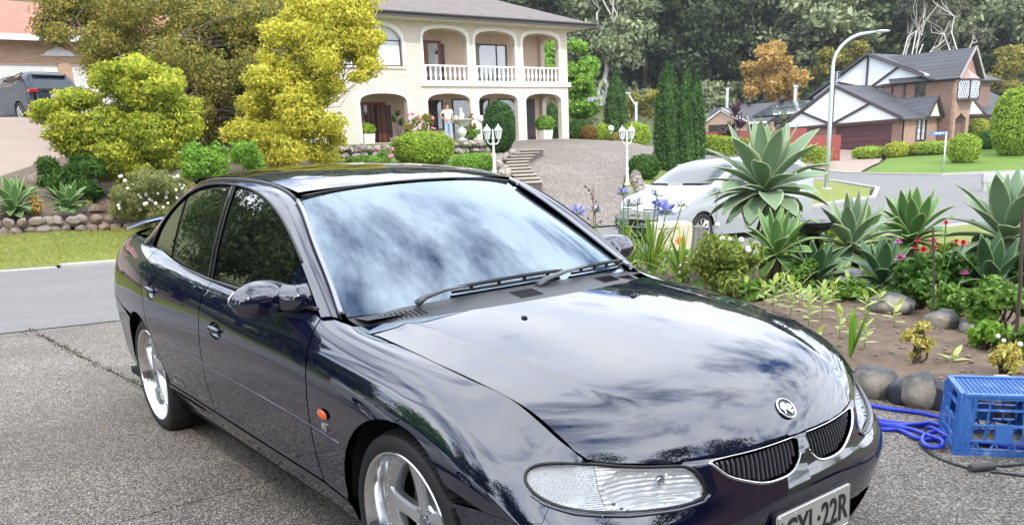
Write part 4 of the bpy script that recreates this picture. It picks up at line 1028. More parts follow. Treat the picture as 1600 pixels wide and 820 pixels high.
# ---- wheels
TYRE = G('tyre_rubber'); TYRE.base((.009, .009, .0095)); TYRE.p(Roughness=.62); TYRE.bump(TYRE.noise(TYRE.co(), 60, 4), .2, .002); TYRE = reg(TYRE)
LIP = M('polished_lip', (.75, .75, .76), .13, 1, vary=.04); ALLOY = M('alloy_silver_paint', (.58, .59, .61), .3, .75, vary=.03, Coat_Weight=.6)
DISC = M('brake_disc', (.20, .18, .16), .45, .7, vary=.2, scale=20)
def wheel(x, s):
    w = empty('wheel', (x, s*.775, .326)); w.parent = PARTS_CAR
    m0 = Matrix.Rotation(R(-90 if s > 0 else 90), 4, 'X')       # local z of the lathe -> outwards
    b = MB()
    b.lathe([(.262,.096),(.268,.102),(.280,.106),(.300,.104),(.314,.094),(.317,.082),(.3195,.06),(.3205,.03),(.3205,-.03),(.3195,-.06),(.314,-.094),(.29,-.104),(.262,-.096)], 96, m0)
    ty = b.build('tyre', TYRE, w, smooth=35)
    tr_ = MB()       # tread blocks: shallow raised ribs across the shoulder
    for k in range(72):
        a0 = 2*PI*k/72; a1 = a0+2*PI/72*.74
        for (h0, h1, r0) in ((.058, .092, .3175), (.006, .052, .3275), (-.046, -.002, .3275)):
            q = []
            for a, h, r in ((a0, h0, .3278 if h0 < .05 else .3272), (a1, h0, .3278 if h0 < .05 else .3272), (a1+.02, h1, .3278 if h1 < .06 else .3165), (a0+.02, h1, .3278 if h1 < .06 else .3165)):
                q.append(m0 @ Vector((r*math.cos(a), r*math.sin(a), h)))
            q2 = [p*.985 for p in q]
            for p_, o_ in zip(q2, q): p_.y = o_.y
            tr_.add(q+q2, [[0,1,2,3],[0,4,5,1],[1,5,6,2],[2,6,7,3],[3,7,4,0]])
    tr_.build('tread', TYRE, ty, fix=False)
    # sidewall letters
    b = MB()
    b.lathe([(.262,.094),(.2655,.098),(.262,.103),(.256,.102),(.248,.090),(.240,.060),(.236,.035),(.222,.028),(.218,.025),(.216,.0),(.21,-.09)], 96, m0)
    for k in range(40):
        a = 2*PI*k/40; b.ell(m0 @ Vector((.228*math.cos(a), .228*math.sin(a), .033)), (.0035,)*3, 6, 4)
    rim = b.build('rim', LIP, w, smooth=40)
    b = MB()
    for k in range(5):
        a = 2*PI*k/5+R(90+10)
        ca, sa = math.cos(a), math.sin(a)
        def pt(r, t, h): return m0 @ Vector((r*ca-t*sa, r*sa+t*ca, h))
        st = [(.030, .036, .020), (.06, .030, .022), (.10, .027, .024), (.15, .029, .027), (.19, .035, .030), (.215, .047, .028)]
        ring = []
        for r, hw, h in st:
            ring.append([pt(r, -hw, h-.010), pt(r, -hw+.007, h), pt(r, -.004, h+.002), pt(r, .004, h+.002), pt(r, hw-.007, h), pt(r, hw, h-.010), pt(r, hw-.004, h-.036), pt(r, -hw+.004, h-.036)])
        vs = [v for r_ in ring for v in r_]; fs = [[i*8+j, i*8+(j+1) % 8, (i+1)*8+(j+1) % 8, (i+1)*8+j] for i in range(len(st)-1) for j in range(8)]
        b.add(vs, fs+[list(range(8)), [(len(st)-1)*8+j for j in range(8)]])
    b.lathe([(0,.012),(.040,.014),(.066,.018),(.072,.012),(.072,-.03)], 40, m0)
    b.lathe([(.222,.024),(.213,.022),(.206,.012),(.204,-.02)], 60, m0)
    b.build('spokes', ALLOY, w, smooth=38)
    b = MB(); b.lathe([(0,.034),(.022,.033),(.029,.028),(.030,.010)], 28, m0); b.build('hub_cap', M('cap_grey', (.30, .30, .32), .2, .8, vary=0), w, smooth=40)
    b = MB()
    for k in range(5):
        a = 2*PI*k/5+R(90+46); q = m0 @ Vector((.052*math.cos(a), .052*math.sin(a), .012)); b.lathe([(0,.014),(.009,.013),(.010,0)], 8, Matrix.Translation(q) @ m0)
    b.build('wheel_nuts', CHROME, w)
    b = MB(); b.lathe([(.0,-.028),(.075,-.028),(.155,-.030),(.158,-.034),(.158,-.05),(.0,-.05)], 48, m0); b.build('brake_disc', DISC, w, smooth=40)
    b = MB(); b.box((-.06, -.03, -.05), (.06, .03, -.005), m0 @ Matrix.Translation((.10 if x > -1 else -.10, .06, 0)) @ Matrix.Rotation(R(35), 4, 'Z')); b.build('brake_caliper', M('caliper_brown', (.10, .07, .04), .5, vary=.2), w, bevel=.006)
    b = MB(); b.lathe([(.0,-.08),(.21,-.08)], 32, m0); b.build('wheel_back', VOID, w)
    return w
for x in (.012, -2.785):
    for s in (-1, 1): wheel(x, s)
tyt = []
# ---- cabin seen dimly through the windscreen
CAB = M('cabin_grey', (.05, .052, .056), .8, vary=.2); SEAT = M('seat_cloth', (.06, .062, .068), .9, vary=.2)
b = MB(); b.add([(-.45,-.70,.925),(-.45,.70,.925),(-.95,.70,.90),(-.95,-.70,.90),(-1.0,-.70,.72),(-1.0,.70,.72)], [[0,1,2,3],[3,2,5,4]]); b.build('dashboard', CAB, PARTS_CAR)
for y in (-.36, .36):
    b = MB(); b.box((-1.85, y-.25, .45), (-1.35, y+.25, .58)); b.box((-2.0, y-.24, .5), (-1.86, y+.24, 1.08)); b.box((-1.99, y-.13, 1.10), (-1.90, y+.13, 1.26)); b.build('front_seat', SEAT, PARTS_CAR, bevel=.04)
b = MB(); b.box((-2.75, -.62, .5), (-2.62, .62, 1.08)); b.build('rear_seat', SEAT, PARTS_CAR, bevel=.04)
b = MB(); b.tube([(-1.12+.06*math.sin(a)*.5, -.36+.18*math.cos(a), .92+.17*math.sin(a)) for a in np.linspace(0, 2*PI, 28)], .014, 8, caps=False); b.build('steering_wheel', BLACK, PARTS_CAR, smooth=True)
b = MB(); b.ell((-1.20, 0, 1.29), (.02, .12, .032), 16, 8); b.build('cabin_mirror', BLACK, PARTS_CAR, smooth=True)
b = MB(); b.box((-3.0, -.7, .35), (-.5, .7, .40)); b.build('cabin_floor', VOID, PARTS_CAR)
# ---------------------------------------------------------------- houses
def brick(name, cols, mortar, axis='y', w=.23, h=.086, mort=.010, vary=.5, bump=.004):
    """running bond; axis = the horizontal direction the wall runs along"""
    g = G(name); tc_ = g.n('ShaderNodeTexCoord'); s = g.n('ShaderNodeSeparateXYZ'); g.l(tc_.outputs['Object'], s); c = g.n('ShaderNodeCombineXYZ')
    hor = g.math('ADD', s.outputs[0], s.outputs[1]) if axis == 'xy' else s.outputs[{'x': 0, 'y': 1}[axis]]
    g.t.links.new(hor, c.inputs[0]); g.t.links.new(s.outputs[2], c.inputs[1])
    b = g.n('ShaderNodeTexBrick', Scale=1.0); b.offset = .5
    b.inputs['Brick Width'].default_value = w; b.inputs['Row Height'].default_value = h; b.inputs['Mortar Size'].default_value = mort; b.inputs['Mortar Smooth'].default_value = .3
    b.inputs['Color1'].default_value = (*cols[0], 1); b.inputs['Color2'].default_value = (*cols[1], 1); b.inputs['Mortar'].default_value = (*mortar, 1); b.inputs['Bias'].default_value = 0
    g.l(c, b); f = g.noise(tc_.outputs['Object'], .6, 5); g.base(g.mixc(g.math('MULTIPLY', g.ramp(f, [(.35, 1), (.7, 0)]), .25), b.outputs[0], (.8, .76, .7), 'MULTIPLY'))
    g.p(Roughness=.85); g.bump(b.outputs[1], -.5 if False else .4, -bump if False else bump); return reg(g)
def rooftile(name, a, b, rows=.32, cols=.30, prof=True, deep=.5):
    g = G(name); tc_ = g.n('ShaderNodeTexCoord'); s = g.n('ShaderNodeSeparateXYZ'); g.l(tc_.outputs['UV'], s)
    m1 = g.math('FRACT', g.math('DIVIDE', s.outputs[1], rows)); m2 = g.math('FRACT', g.math('DIVIDE', s.outputs[0], cols))
    cell = g.n('ShaderNodeCombineXYZ'); g.t.links.new(g.math('FLOOR', g.math('DIVIDE', s.outputs[0], cols)), cell.inputs[0]); g.t.links.new(g.math('FLOOR', g.math('DIVIDE', s.outputs[1], rows)), cell.inputs[1])
    wn = g.n('ShaderNodeTexWhiteNoise'); g.l(cell, wn); f = g.noise(tc_.outputs['Object'], 1.2, 5)
    c = g.mixc(g.math('ADD', g.math('MULTIPLY', wn.outputs[0], .5), g.math('MULTIPLY', f, .5)), a, b)
    ed = g.math('LESS_THAN', m1, .13); c = g.mixc(g.math('MULTIPLY', ed, deep), c, tuple(x*.3 for x in a)); g.base(c); g.p(Roughness=.6)
    hgt = g.math('SUBTRACT', 1.0, m1)
    if prof: hgt = g.math('ADD', hgt, g.math('MULTIPLY', g.math('ABSOLUTE', g.math('SUBTRACT', m2, .5)), 1.6))
    g.bump(hgt, .8, .05); return reg(g)
def wall(name, axis, at_, poly, holes, mat, thick=.22, parent=None, out=1, step=1.5, reveal=None):
    """wall in the plane axis = at_ ; poly and holes in (horizontal, z); its face looks along +-axis (out) and it is thick inwards"""
    outer = dens(poly, 3); hs = [dens(h, 3) for h in holes]; v, f = cdt(outer, hs, step); mb = MB()
    def pt(a, z, d): return (at_-out*d, a, z) if axis == 'x' else (a, at_-out*d, z)
    n = len(v); mb.v = [pt(a, z, 0) for a, z in v]+[pt(a, z, thick) for a, z in v]
    mb.f = [list(t) for t in f]+[[i+n for i in t[::-1]] for t in f]; mb.mi = [0]*len(mb.f)
    cnt = {}
    for t in f:
        for i in range(3): e = (t[i], t[(i+1) % 3]); cnt.setdefault(tuple(sorted(e)), []).append(e)
    for c in cnt.values():
        if len(c) == 1: i, j = c[0]; mb.f.append([j, i, i+n, j+n]); mb.mi.append(0)
    return mb.build(name, mat, parent)
def roofplane(name, pts, mat, parent, thick=.10, along=None):
    """one roof slope from corner points (first edge = eave); uv in metres along the eave / up the slope"""
    pts = [Vector(p) for p in pts]; e = (pts[1]-pts[0]).normalized(); n = (pts[1]-pts[0]).cross(pts[-1]-pts[0]).normalized()
    if n.z < 0: n = -n
    up = n.cross(e).normalized(); up = up if up.z > 0 else -up
    me = bpy.data.meshes.new(name); k = len(pts); V = pts+[p-n*thick for p in pts]
    F = [list(range(k)), [i+k for i in range(k)][::-1]]+[[i, i+k, (i+1) % k+k, (i+1) % k] for i in range(k)]
    me.from_pydata([tuple(p) for p in V], [], F); uv = me.uv_layers.new(name='UVMap')
    for l in me.loops:
        p = V[l.vertex_index]-pts[0]; uv.data[l.index].uv = (p.dot(e), p.dot(up))
    me.materials.append(mat); bm = bmesh.new(); bm.from_mesh(me); bmesh.ops.recalc_face_normals(bm, faces=bm.faces); bm.to_mesh(me); bm.free()
    o = bpy.data.objects.new(name, me); COL.objects.link(o); o.parent = parent; return o
def bar(mb, a, b, w, t=None, up=(0, 0, 1)):
    """beam of section w x t from a to b"""
    a = Vector(a); b = Vector(b); d = (b-a).normalized(); u = Vector(up); s = d.cross(u)
    if s.length < 1e-4: s = Vector((1, 0, 0))
    s.normalize(); u = s.cross(d); t = t or w; v = [p+s*i*w/2+u*j*t/2 for p in (a, b) for i, j in ((-1,-1),(1,-1),(1,1),(-1,1))]
    mb.add(v, [[0,3,2,1],[4,5,6,7],[0,1,5,4],[1,2,6,5],[2,3,7,6],[3,0,4,7]])
def archp(y0, y1, z0, zs, zt, n=14, p=2.5):
    c = (y0+y1)/2; a = (y1-y0)/2; return [(y0, z0), (y1, z0)]+[(c+a*math.copysign(abs(math.cos(t))**(2/p), math.cos(t)), zs+(zt-zs)*abs(math.sin(t))**(2/p)) for t in np.linspace(0, PI, n)]
WB = brick('white_brick', ((.68, .58, .49), (.75, .66, .57)), (.44, .36, .30), 'xy'); WB2 = brick('inner_brick', ((.66, .47, .36), (.72, .54, .42)), (.48, .40, .34), 'xy')
WHITE = M('white_gloss_paint', (.78, .78, .77), .45, vary=.03); WIND = darkglass('window_glass', (.02, .022, .025), 1.7); CURT = M('pale_curtain', (.62, .64, .66), .8, vary=.1, scale=3)
DWOOD = M('dark_timber', (.075, .028, .018), .5, vary=.3, scale=6); RWOOD = M('red_timber', (.20, .055, .03), .45, vary=.25, scale=5); FASC = M('brown_fascia', (.06, .048, .045), .6, vary=.1); SOFF = M('cream_soffit', (.62, .56, .46), .7, vary=.05)
H = empty('brick_house', (-29.7, 18, 1.75), label='two storey cream brick house with arches, a white balustrade and a brown tiled roof', cat='house')
def HM(): return MB()
inv_h = Matrix.Translation((29.7, -18, -1.75))
def child(o, p): o.parent = p; return o
def hp(o, par=None):
    """children of a placed Empty are built in world coordinates"""
    o.parent = par or H; r = o.parent
    while r.parent: r = r.parent
    if o.parent is r: o.matrix_parent_inverse = Matrix.Translation(-Vector(r.location)) if tuple(r.rotation_euler) == (0, 0, 0) else r.matrix_basis.inverted()
    return o
FX = -29.7; YL, YR = 10.5, 26.2; ZB, ZT = 1.3, 6.62; BX = -31.5
byy = lambda u, v: float((CAM+ray(u, v)*((BX+.05-CAM[0])/ray(u, v)[0]))[1])
low = [(15.1, 17.3), (18.3, 20.5), (20.95, 23.13), (23.6, 25.75)]; upp = [(18.25, 20.46), (20.9, 23.07), (23.53, 25.66)]
holes = [archp(a, b, 1.74 if a > 20 else 1.86, 3.42, 3.78) for a, b in low]+[archp(a, b, 4.27, 5.95, 6.36) for a, b in upp]+[archp(14.3, 17.25, 4.83, 5.72, 6.42, p=2.2)]
low_holes = [[(a, max(z, 1.76)) for a, z in h] for h in holes]
hp(wall('front_wall', 'x', FX, [(YL, ZB), (YR, ZB), (YR, ZT), (YL, ZT)], holes, WB, .24))
hp(wall('end_wall', 'y', YR-.001, [(FX-.245, ZB), (FX-9, ZB), (FX-9, ZT), (FX-.245, ZT)], [archp(-31.35, -30.2, 1.74, 3.42, 3.74), archp(-31.35, -30.2, 4.9, 5.95, 6.3)], WB, .24))
hp(wall('back_wall', 'x', BX, [(YL, ZB), (YR-.25, ZB), (YR-.25, ZT), (YL, ZT)], [], WB2, .2))
hp(wall('left_wall', 'y', YL+.001, [(FX-.245, ZB), (FX-9, ZB), (FX-9, ZT), (FX-.245, ZT)], [], WB, .24, out=-1))
hp(wall('rear_wall', 'x', FX-9, [(YL+.3, ZB), (YR-.3, ZB), (YR-.3, ZT), (YL+.3, ZT)], [], WB, .2, out=-1))
b = HM(); b.box((BX, YL+.2, 4.02), (FX-.25, YR-.25, 4.24)); hp(b.build('balcony_floor', SOFF)); b = HM(); b.box((BX, YL+.2, 1.5), (FX-.25, YR-.25, 1.745)); hp(b.build('porch_floor', PINK))
b = HM(); b.box((BX, YL+.2, 6.52), (FX-.25, YR-.25, 6.6)); hp(b.build('balcony_ceiling', SOFF))
b = HM(); b.box((FX-.1, 18.05, 4.06), (FX+.10, YR+.12, 4.262)); hp(b.build('ledge', WHITE, bevel=.01))
for h in holes:      # pale voussoir ring round each arch, 2 cm proud
    a = [p for p in h[2:]]; c = ((h[0][0]+h[1][0])/2, a[0][1]); o = []
    a = [(h[1][0], h[1][1]+.02)]+a+[(h[0][0], h[0][1]+.02)]
    ot = shrink(a+[], -.13) if False else [(p[0]+(.13 if p[0] > c[0] else -.13)*min(1, abs(p[0]-c[0])/.6), p[1]+(.13*max(0, min(1, (p[1]-c[1])/.25)))) for p in a]
    b = HM()
    for i in range(len(a)-1):
        q = [a[i], a[i+1], ot[i+1], ot[i]]; b.add([(FX+.004, *p) for p in q]+[(FX+.028, *p) for p in q], [[0,1,2,3],[7,6,5,4],[0,1,5,4],[1,2,6,5],[2,3,7,6],[3,0,4,7]])
    hp(b.build('arch_surround', M('pale_arch_brick', (.78, .74, .68), .8, vary=.08, scale=14)))
# balustrade: three runs of turned balusters
bprof = [(.05, 0), (.05, .03), (.035, .05), (.03, .09), (.062, .19), (.066, .25), (.045, .36), (.030, .44), (.045, .52), (.05, .56), (.05, .58)]
for a, b_ in upp:
    rl = HM(); rl.box((FX-.17, a+.003, 4.86), (FX-.03, b_-.003, 4.93)); rl.box((FX-.17, a+.003, 4.267), (FX-.03, b_-.003, 4.295)); rr = hp(rl.build('balustrade', WHITE, bevel=.008))
    for k in range(9):
        q = HM(); q.lathe(bprof, 10, Matrix.Translation((FX-.10, a+.12+(b_-a-.24)*k/8, 4.29))); o = q.build('baluster', WHITE, rr, smooth=50); 
# windows and doors
def win(name, x, y0, y1, z0, z1, bars=(), hb=(), glass_=WIND, fr=FASC, parent=None, curtain=None, w=.05):
    b = MB(); b.box((x, y0, z0), (x+.06, y0+w, z1)); b.box((x, y1-w, z0), (x+.06, y1, z1)); b.box((x, y0+w, z0), (x+.06, y1-w, z0+w)); b.box((x, y0+w, z1-w), (x+.06, y1-w, z1))
    for t in bars: b.box((x, y0+(y1-y0)*t-w*.4, z0+w), (x+.055, y0+(y1-y0)*t+w*.4, z1-w))
    for t in hb: b.box((x, y0+w, z0+(z1-z0)*t-w*.4), (x+.05, y1-w, z0+(z1-z0)*t+w*.4))
    o = b.build(name, fr); hp(o, parent)
    g_ = MB(); g_.box((x+.01, y0+w, z0+w), (x+.022, y1-w, z1-w)); gg = g_.build('pane', glass_, o)
    return o
win('arch_window', FX-.16, 14.3, 17.25, 4.83, 6.42, (.55,), (.62,), CURT)
b = MB(); 
win('balcony_window', BX+.0, byy(742,90), byy(792,90), 4.25, 6.05, (.68,), (), darkglass('reflection_glass', (.25, .26, .26), 1.8))  # pale pane colour stands in for the white reflection in the glass
win('porch_window', BX, byy(667,180), byy(693,180), 2.35, 3.62, (.5,), ()); win('porch_window', BX, byy(708,180), byy(734,180), 1.78, 3.66); win('porch_window', BX, byy(746,180), byy(766,180), 1.78, 3.66); win('porch_window', BX, byy(780,180), byy(808,180), 1.78, 3.66)
def door(y0, y1, z0, z1, mats, strips, x=BX):
    b = MB(); b.box((x, y0, z0), (x+.08, y1, z1)); o = hp(b.build('door', mats[0]))
    for a_, c_, m_ in strips:
        s = MB(); s.box((x+.08, y0+a_, z0+.12), (x+.10, y0+c_, z1-.12)); s.build('door_panel', m_, o)
    k = MB(); k.ell((x+.13, y0+.12, z0+1.0), (.03, .03, .03), 8, 6); k.build('door_handle', CHROME, o, smooth=True); return o
PGL = darkglass('door_glass', (.03, .02, .02), 1.5)
door(byy(563,190), byy(604,190), 1.78, 3.55, [RWOOD], [(.20, .34, PGL), (.42, .56, PGL), (.64, .82, PGL), (.92, 1.04, DWOOD), (1.2, 1.5, DWOOD)])
door(byy(660,80), byy(689,80), 4.25, 6.1, [RWOOD], [(.25, .75, M('oval_glass', (.42, .44, .44), .1, vary=.1)), (.95, 1.12, DWOOD)])
b = MB()
for k in range(20): b.box((BX+.08, byy(821,190), 1.80+.09*k), (BX+.11, byy(835,190), 1.865+.09*k))
b.box((BX+.0, byy(820,190), 1.78), (BX+.08, byy(836,190), 3.65)); hp(b.build('louvre_shutter', FASC))
for y in (17.6, 20.0, 19.9): 
    b = MB(); b.tube([(BX+.02, y, 5.75), (BX+.15, y, 5.75), (BX+.15, y, 5.68)], .015, 6); b.ell((BX+.15, y, 5.6), (.05, .05, .08), 8, 6); hp(b.build('wall_light', BLACK))
    if y > 19: break
# roof
RT1 = rooftile('brown_roof_tiles', (.085, .060, .050), (.15, .115, .098))
e0, e1, zE = FX+.95, YR+.95, 6.74; rx, rz_ = FX-4.6, 9.0
hp(roofplane('roof', [(e0, YL-.9, zE), (e0, e1, zE), (rx, e1-5.5, rz_), (rx, YL+4.6, rz_)], RT1, None)); hp(roofplane('roof', [(e0, e1, zE), (FX-10, e1, zE), (rx, e1-5.5, rz_)], RT1, None)); hp(roofplane('roof', [(FX-10, e1, zE), (FX-10, YL-.9, zE), (rx, YL+4.6, rz_), (rx, e1-5.5, rz_)], RT1, None)); hp(roofplane('roof', [(FX-10, YL-.9, zE), (e0, YL-.9, zE), (rx, YL+4.6, rz_)], RT1, None))
b = MB(); b.box((FX+.005, YL-.9, 6.60), (e0-.06, e1-.06, 6.63)); b.box((FX-10, YR+.005, 6.60), (FX+.0, e1-.06, 6.63)); hp(b.build('soffit', SOFF))
b = MB(); b.box((e0-.06, YL-.9, 6.58), (e0+.03, e1+.03, 6.76)); b.box((FX-10, e1-.06, 6.58), (e0-.061, e1+.03, 6.76)); hp(b.build('gutter', FASC)); b = MB(); b.tube([(e0+.06, YL-.9, 6.73), (e0+.06, e1+.05, 6.73)], .05, 6); hp(b.build('gutter_lip', M('dark_gutter', (.035, .03, .03), .3, vary=.1)))
# window sill
b = MB(); b.box((FX-.02, 14.2, 4.72), (FX+.06, 17.35, 4.825)); hp(b.build('window_sill', WB))
# ---- left brick house with garage
HL_ = empty('garage_house', (-36.8, 3, 3.2), label='orange brick house with a white roller garage door and a terracotta roof', cat='house')
OB = brick('orange_brick', ((.46, .27, .15), (.56, .36, .21)), (.46, .40, .33), 'xy'); TER = rooftile('terracotta_tiles', (.30, .085, .045), (.46, .16, .09), .33, .3)
def px(u, v, x): return onz(0, 0, 0) if False else Vector(CAM+ray(u, v)*((x-CAM[0])/ray(u, v)[0]))
def py(u, v, y): return Vector(CAM+ray(u, v)*((y-CAM[1])/ray(u, v)[1]))
GX = -36.6; a = px(0, 98, GX); c = px(112, 98, GX); gzt = px(30, 98, GX).z; eav = px(60, 60, GX).z
g0, g1 = px(0, 98, GX).y-3.4, px(90, 98, GX).y
hp(wall('front_wall', 'x', GX, [(g0-4, 2.6), (g1+6, 2.6), (g1+6, eav), (g0-4, eav)], [[(g0, 2.65), (g1, 2.65), (g1, gzt), (g0, gzt)], [(g1+.45, 2.65), (g1+3.2, 2.65), (g1+3.2, gzt), (g1+.45, gzt)]], OB, .24), HL_)
b = MB(); b.box((GX-7, g0-4, 2.6), (GX-6.8, g1+6, eav)); b.box((GX-6.8, g0-4, 2.6), (GX-.25, g0-3.8, eav)); b.box((GX-6.8, g1+5.8, 2.6), (GX-.25, g1+6, eav)); hp(b.build('rear_walls', OB), HL_)
for ya, yb in ((g0, g1), (g1+.45, g1+3.2)):
    b = MB(); nz = int((gzt-2.7)/.075)
    for k in range(nz): b.add([(GX-.16+(.018 if q in (1,) else 0), y, 2.72+.075*k+zz) for y in (ya, yb) for q, zz in enumerate((0, .035, .072))], [[0,1,4,3],[1,2,5,4]])
    hp(b.build('garage_door', WHITE, fix=False), HL_)
ex = GX+.75
hp(roofplane('roof', [(ex, g0-5, eav+.02), (ex, g1+1.75+.35, eav+.02), (GX-3.5, g1-1.6, eav+1.9), (GX-3.5, g0-5, eav+1.9)], TER, None), HL_)
hp(roofplane('roof', [(ex, g1+2.11, eav+.0), (ex, g1+6.8, eav+.0), (GX-3.5, g1+5, eav+1.7), (GX-3.5, g1-1.4, eav+1.85)], TER, None), HL_)
b = MB(); b.box((ex-.02, g0-5, eav-.18), (ex+.08, g1+6.8, eav+.03)); hp(b.build('gutter', WHITE), HL_); b = MB(); b.box((GX+.0, g0-5, eav-.06), (ex-.03, g1+6.8, eav-.02)); hp(b.build('eaves', WHITE), HL_)
b = MB(); q = px(93, 88, GX+.03); pts = [(-.75, 0), (.75, 0), (.55, .06), (.4, .18), (.2, .25), (.08, .36), (0, .40), (-.08, .36), (-.2, .25), (-.4, .18), (-.55, .06)]
b.add([(GX+.01, q.y+x_, q.z+z_) for x_, z_ in pts]+[(GX+.06, q.y+x_, q.z+z_) for x_, z_ in pts], [list(range(11)), list(range(11, 22))[::-1]]+[[i, (i+1) % 11, (i+1) % 11+11, i+11] for i in range(11)]); hp(b.build('wall_ornament', WHITE), HL_)
b = MB(); q = px(94, 68, GX+.4); b.box((q.x-.12, q.y-.12, q.z-.12), (q.x+.12, q.y+.12, q.z+.06)); hp(b.build('eave_lamp', BLACK, bevel=.02), HL_)
# ---- tudor house
Y0, X0 = 59.76, -31.26; Y1, X1 = Y0+5, X0+1.2
TH = empty('tudor_house', (X0, Y0, .2), label='two storey dark brick house with white gables, brown timber battens and a grey tiled roof', cat='house')
TBR = brick('brown_brick', ((.17, .085, .06), (.26, .14, .10)), (.20, .17, .15), 'xy'); PBR = brick('mottled_brick', ((.40, .24, .17), (.28, .15, .11)), (.36, .31, .27), 'xy', .28, .12)
PAN = M('white_render', (.74, .76, .80), .7, vary=.03); BAT = M('brown_batten', (.045, .022, .02), .6, vary=.15); MAR = M('maroon_door', (.075, .022, .028), .5, vary=.1); TGR = rooftile('grey_roof_tiles', (.040, .042, .050), (.075, .077, .088), .36, 4, False, .7)
T = lambda o, par=None: hp(o, par or TH)
# garage wing: front gable in plane y = Y0
T(wall('garage_wall', 'y', Y0, [(-41.3, -1), (X0, -1), (X0, 2.2), (-41.3, 2.0)], [[(-36.6, -.9), (-32.05, -.9), (-32.05, 1.88), (-36.6, 1.88)]], TBR, .22, out=-1))
b = MB()
for k in range(6): b.box((-36.6, Y0+.10, -.6+.42*k), (-32.05, Y0+.14, -.6+.42*k+.40))
T(b.build('garage_door', MAR, bevel=.01))
gab = [(-41.45, 1.98), (-36.87, 4.78), (X0-.15, 2.26), (X0-.15, 2.12)]
T(wall('gable_panel', 'y', Y0-.12, gab, [], PAN, .12, out=-1))
b = MB(); yb = Y0-.20
def bt(x0, z0, x1, z1, w=.16, y=yb): bar(b, (x0, y, z0), (x1, y, z1), .10, w, up=(0, 0, 1))
bt(-41.75, 1.86, -36.87, 4.88, .22); bt(-36.87, 4.88, X0+.05, 2.22, .22); bt(-41.5, 1.86, X0, 2.12, .20); bt(-36.85, 4.75, -36.85, 2.0, .16); bt(-39.6, 3.10, -36.9, 2.05); bt(-36.8, 2.08, -33.88, 3.36)
T(b.build('gable_battens', BAT))
T(wall('flank_wall', 'x', X0, [(Y0+.02, -.6), (65.0, -.6), (65.0, 2.25), (Y0+.02, 2.25)], [[(61.7, .55), (63.2, .55), (63.2, 2.1), (61.7, 2.1)]], PBR, .22))
fw = MB(); fw.box((X0-.02, 61.7, .55), (X0+.04, 61.85, 2.1)); fw.box((X0-.02, 62.38, .55), (X0+.04, 62.53, 2.1)); fw.box((X0-.02, 63.05, .55), (X0+.04, 63.2, 2.1)); fw.box((X0-.02, 61.85, .55), (X0+.04, 63.05, .65)); fwo = T(fw.build('flank_window', BAT))
fw = MB(); fw.box((X0-.10, 61.86, .66), (X0-.06, 63.04, 2.1)); fw.build('curtain', PAN, fwo)
fw = MB()
for yy in (62.1, 62.8): fw.box((X0-.05, yy, .66), (X0-.03, yy+.03, 2.1))
for zz in (1.05, 1.5): fw.box((X0-.05, 61.86, zz), (X0-.03, 63.04, zz+.03))
fw.build('window_bars', BAT, fwo)
ridge_y = 66
T(roofplane('roof', [(X0+.35, Y0-.3, 2.14), (X0+.35, 67.1, 2.30), (X0-2.2, 68.0, 3.7), (-36.87, 68, 4.92), (-36.87, Y0-.3, 4.92)], TGR, None, .12))
T(roofplane('roof', [(-41.9, 68, 1.9), (-41.9, Y0-.3, 1.9), (-36.87, Y0-.3, 4.93), (-36.87, 68, 4.93)], TGR, None, .12))
b = MB(); bar(b, (X0+.40, Y0-.3, 2.10), (X0+.40, 67.2, 2.26), .12, .14); T(b.build('gutter', BAT))
# dormer over the flank window
T(roofplane('dormer_roof', [(X0+.15, 62.45, 2.25), (X0+.55, 62.5, 2.30), (X0+.55, 63.5, 3.72), (-34.6, 63.5, 3.78), (-34.2, 62.6, 3.55)], TGR, None, .08)); T(roofplane('dormer_roof', [(X0+.55, 64.55, 2.30), (-33.6, 64.6, 3.25), (-34.6, 63.5, 3.78), (X0+.55, 63.5, 3.72)], TGR, None, .08))
b = MB(); b.add([(X0+.35, 62.7, 2.3), (X0+.35, 64.35, 2.3), (X0+.35, 63.5, 3.6), (X0+.30, 62.7, 2.3), (X0+.30, 64.35, 2.3), (X0+.30, 63.5, 3.6)], [[0,1,2],[5,4,3],[0,1,4,3],[1,2,5,4],[2,0,3,5]]); T(b.build('dormer_gable', M('cream_render', (.62, .64, .50), .7, vary=.05)))
b = MB(); bar(b, (X0+.58, 62.35, 2.22), (X0+.58, 63.5, 3.74), .06, .14); bar(b, (X0+.58, 63.5, 3.74), (X0+.58, 64.65, 2.22), .06, .14); T(b.build('dormer_fascia', BAT))
# upper storey
T(wall('upper_gable_wall', 'y', Y1, [(-42.0, 2.0), (-32.2, 2.0), (-32.2, 5.35), (-33.2, 5.7), (-37.2, 7.15), (-42.0, 4.55)], [], PAN, .2, out=-1))
b = MB(); yb = Y1-.08; bt(-42.2, 4.42, -37.2, 7.28, .24, yb); bt(-37.2, 7.28, -32.6, 5.35, .24, yb); bt(-41.5, 4.4, -32.4, 5.02, .2, yb); bt(-37.2, 7.1, -37.2, 4.8, .18, yb); bt(-40.3, 5.5, -37.2, 4.75, .15, yb); bt(-36.9, 4.75, -34.6, 6.12, .15, yb)
for xx in (-35.0, -34.0, -33.1): bt(xx, 5.0, xx, 3.2, .14, yb)
bt(-35.6, 3.3, -32.4, 3.3, .14, yb); T(b.build('upper_battens', BAT))
b = MB(); b.box((-33.0, Y1-.09, 3.35), (-32.35, Y1-.02, 4.85)); T(b.build('upper_window', WIND))
T(wall('upper_flank', 'x', -32.2, [(Y1+.02, 2.2), (75, 2.2), (75, 5.1), (Y1+.02, 5.1)], [], TBR, .2))
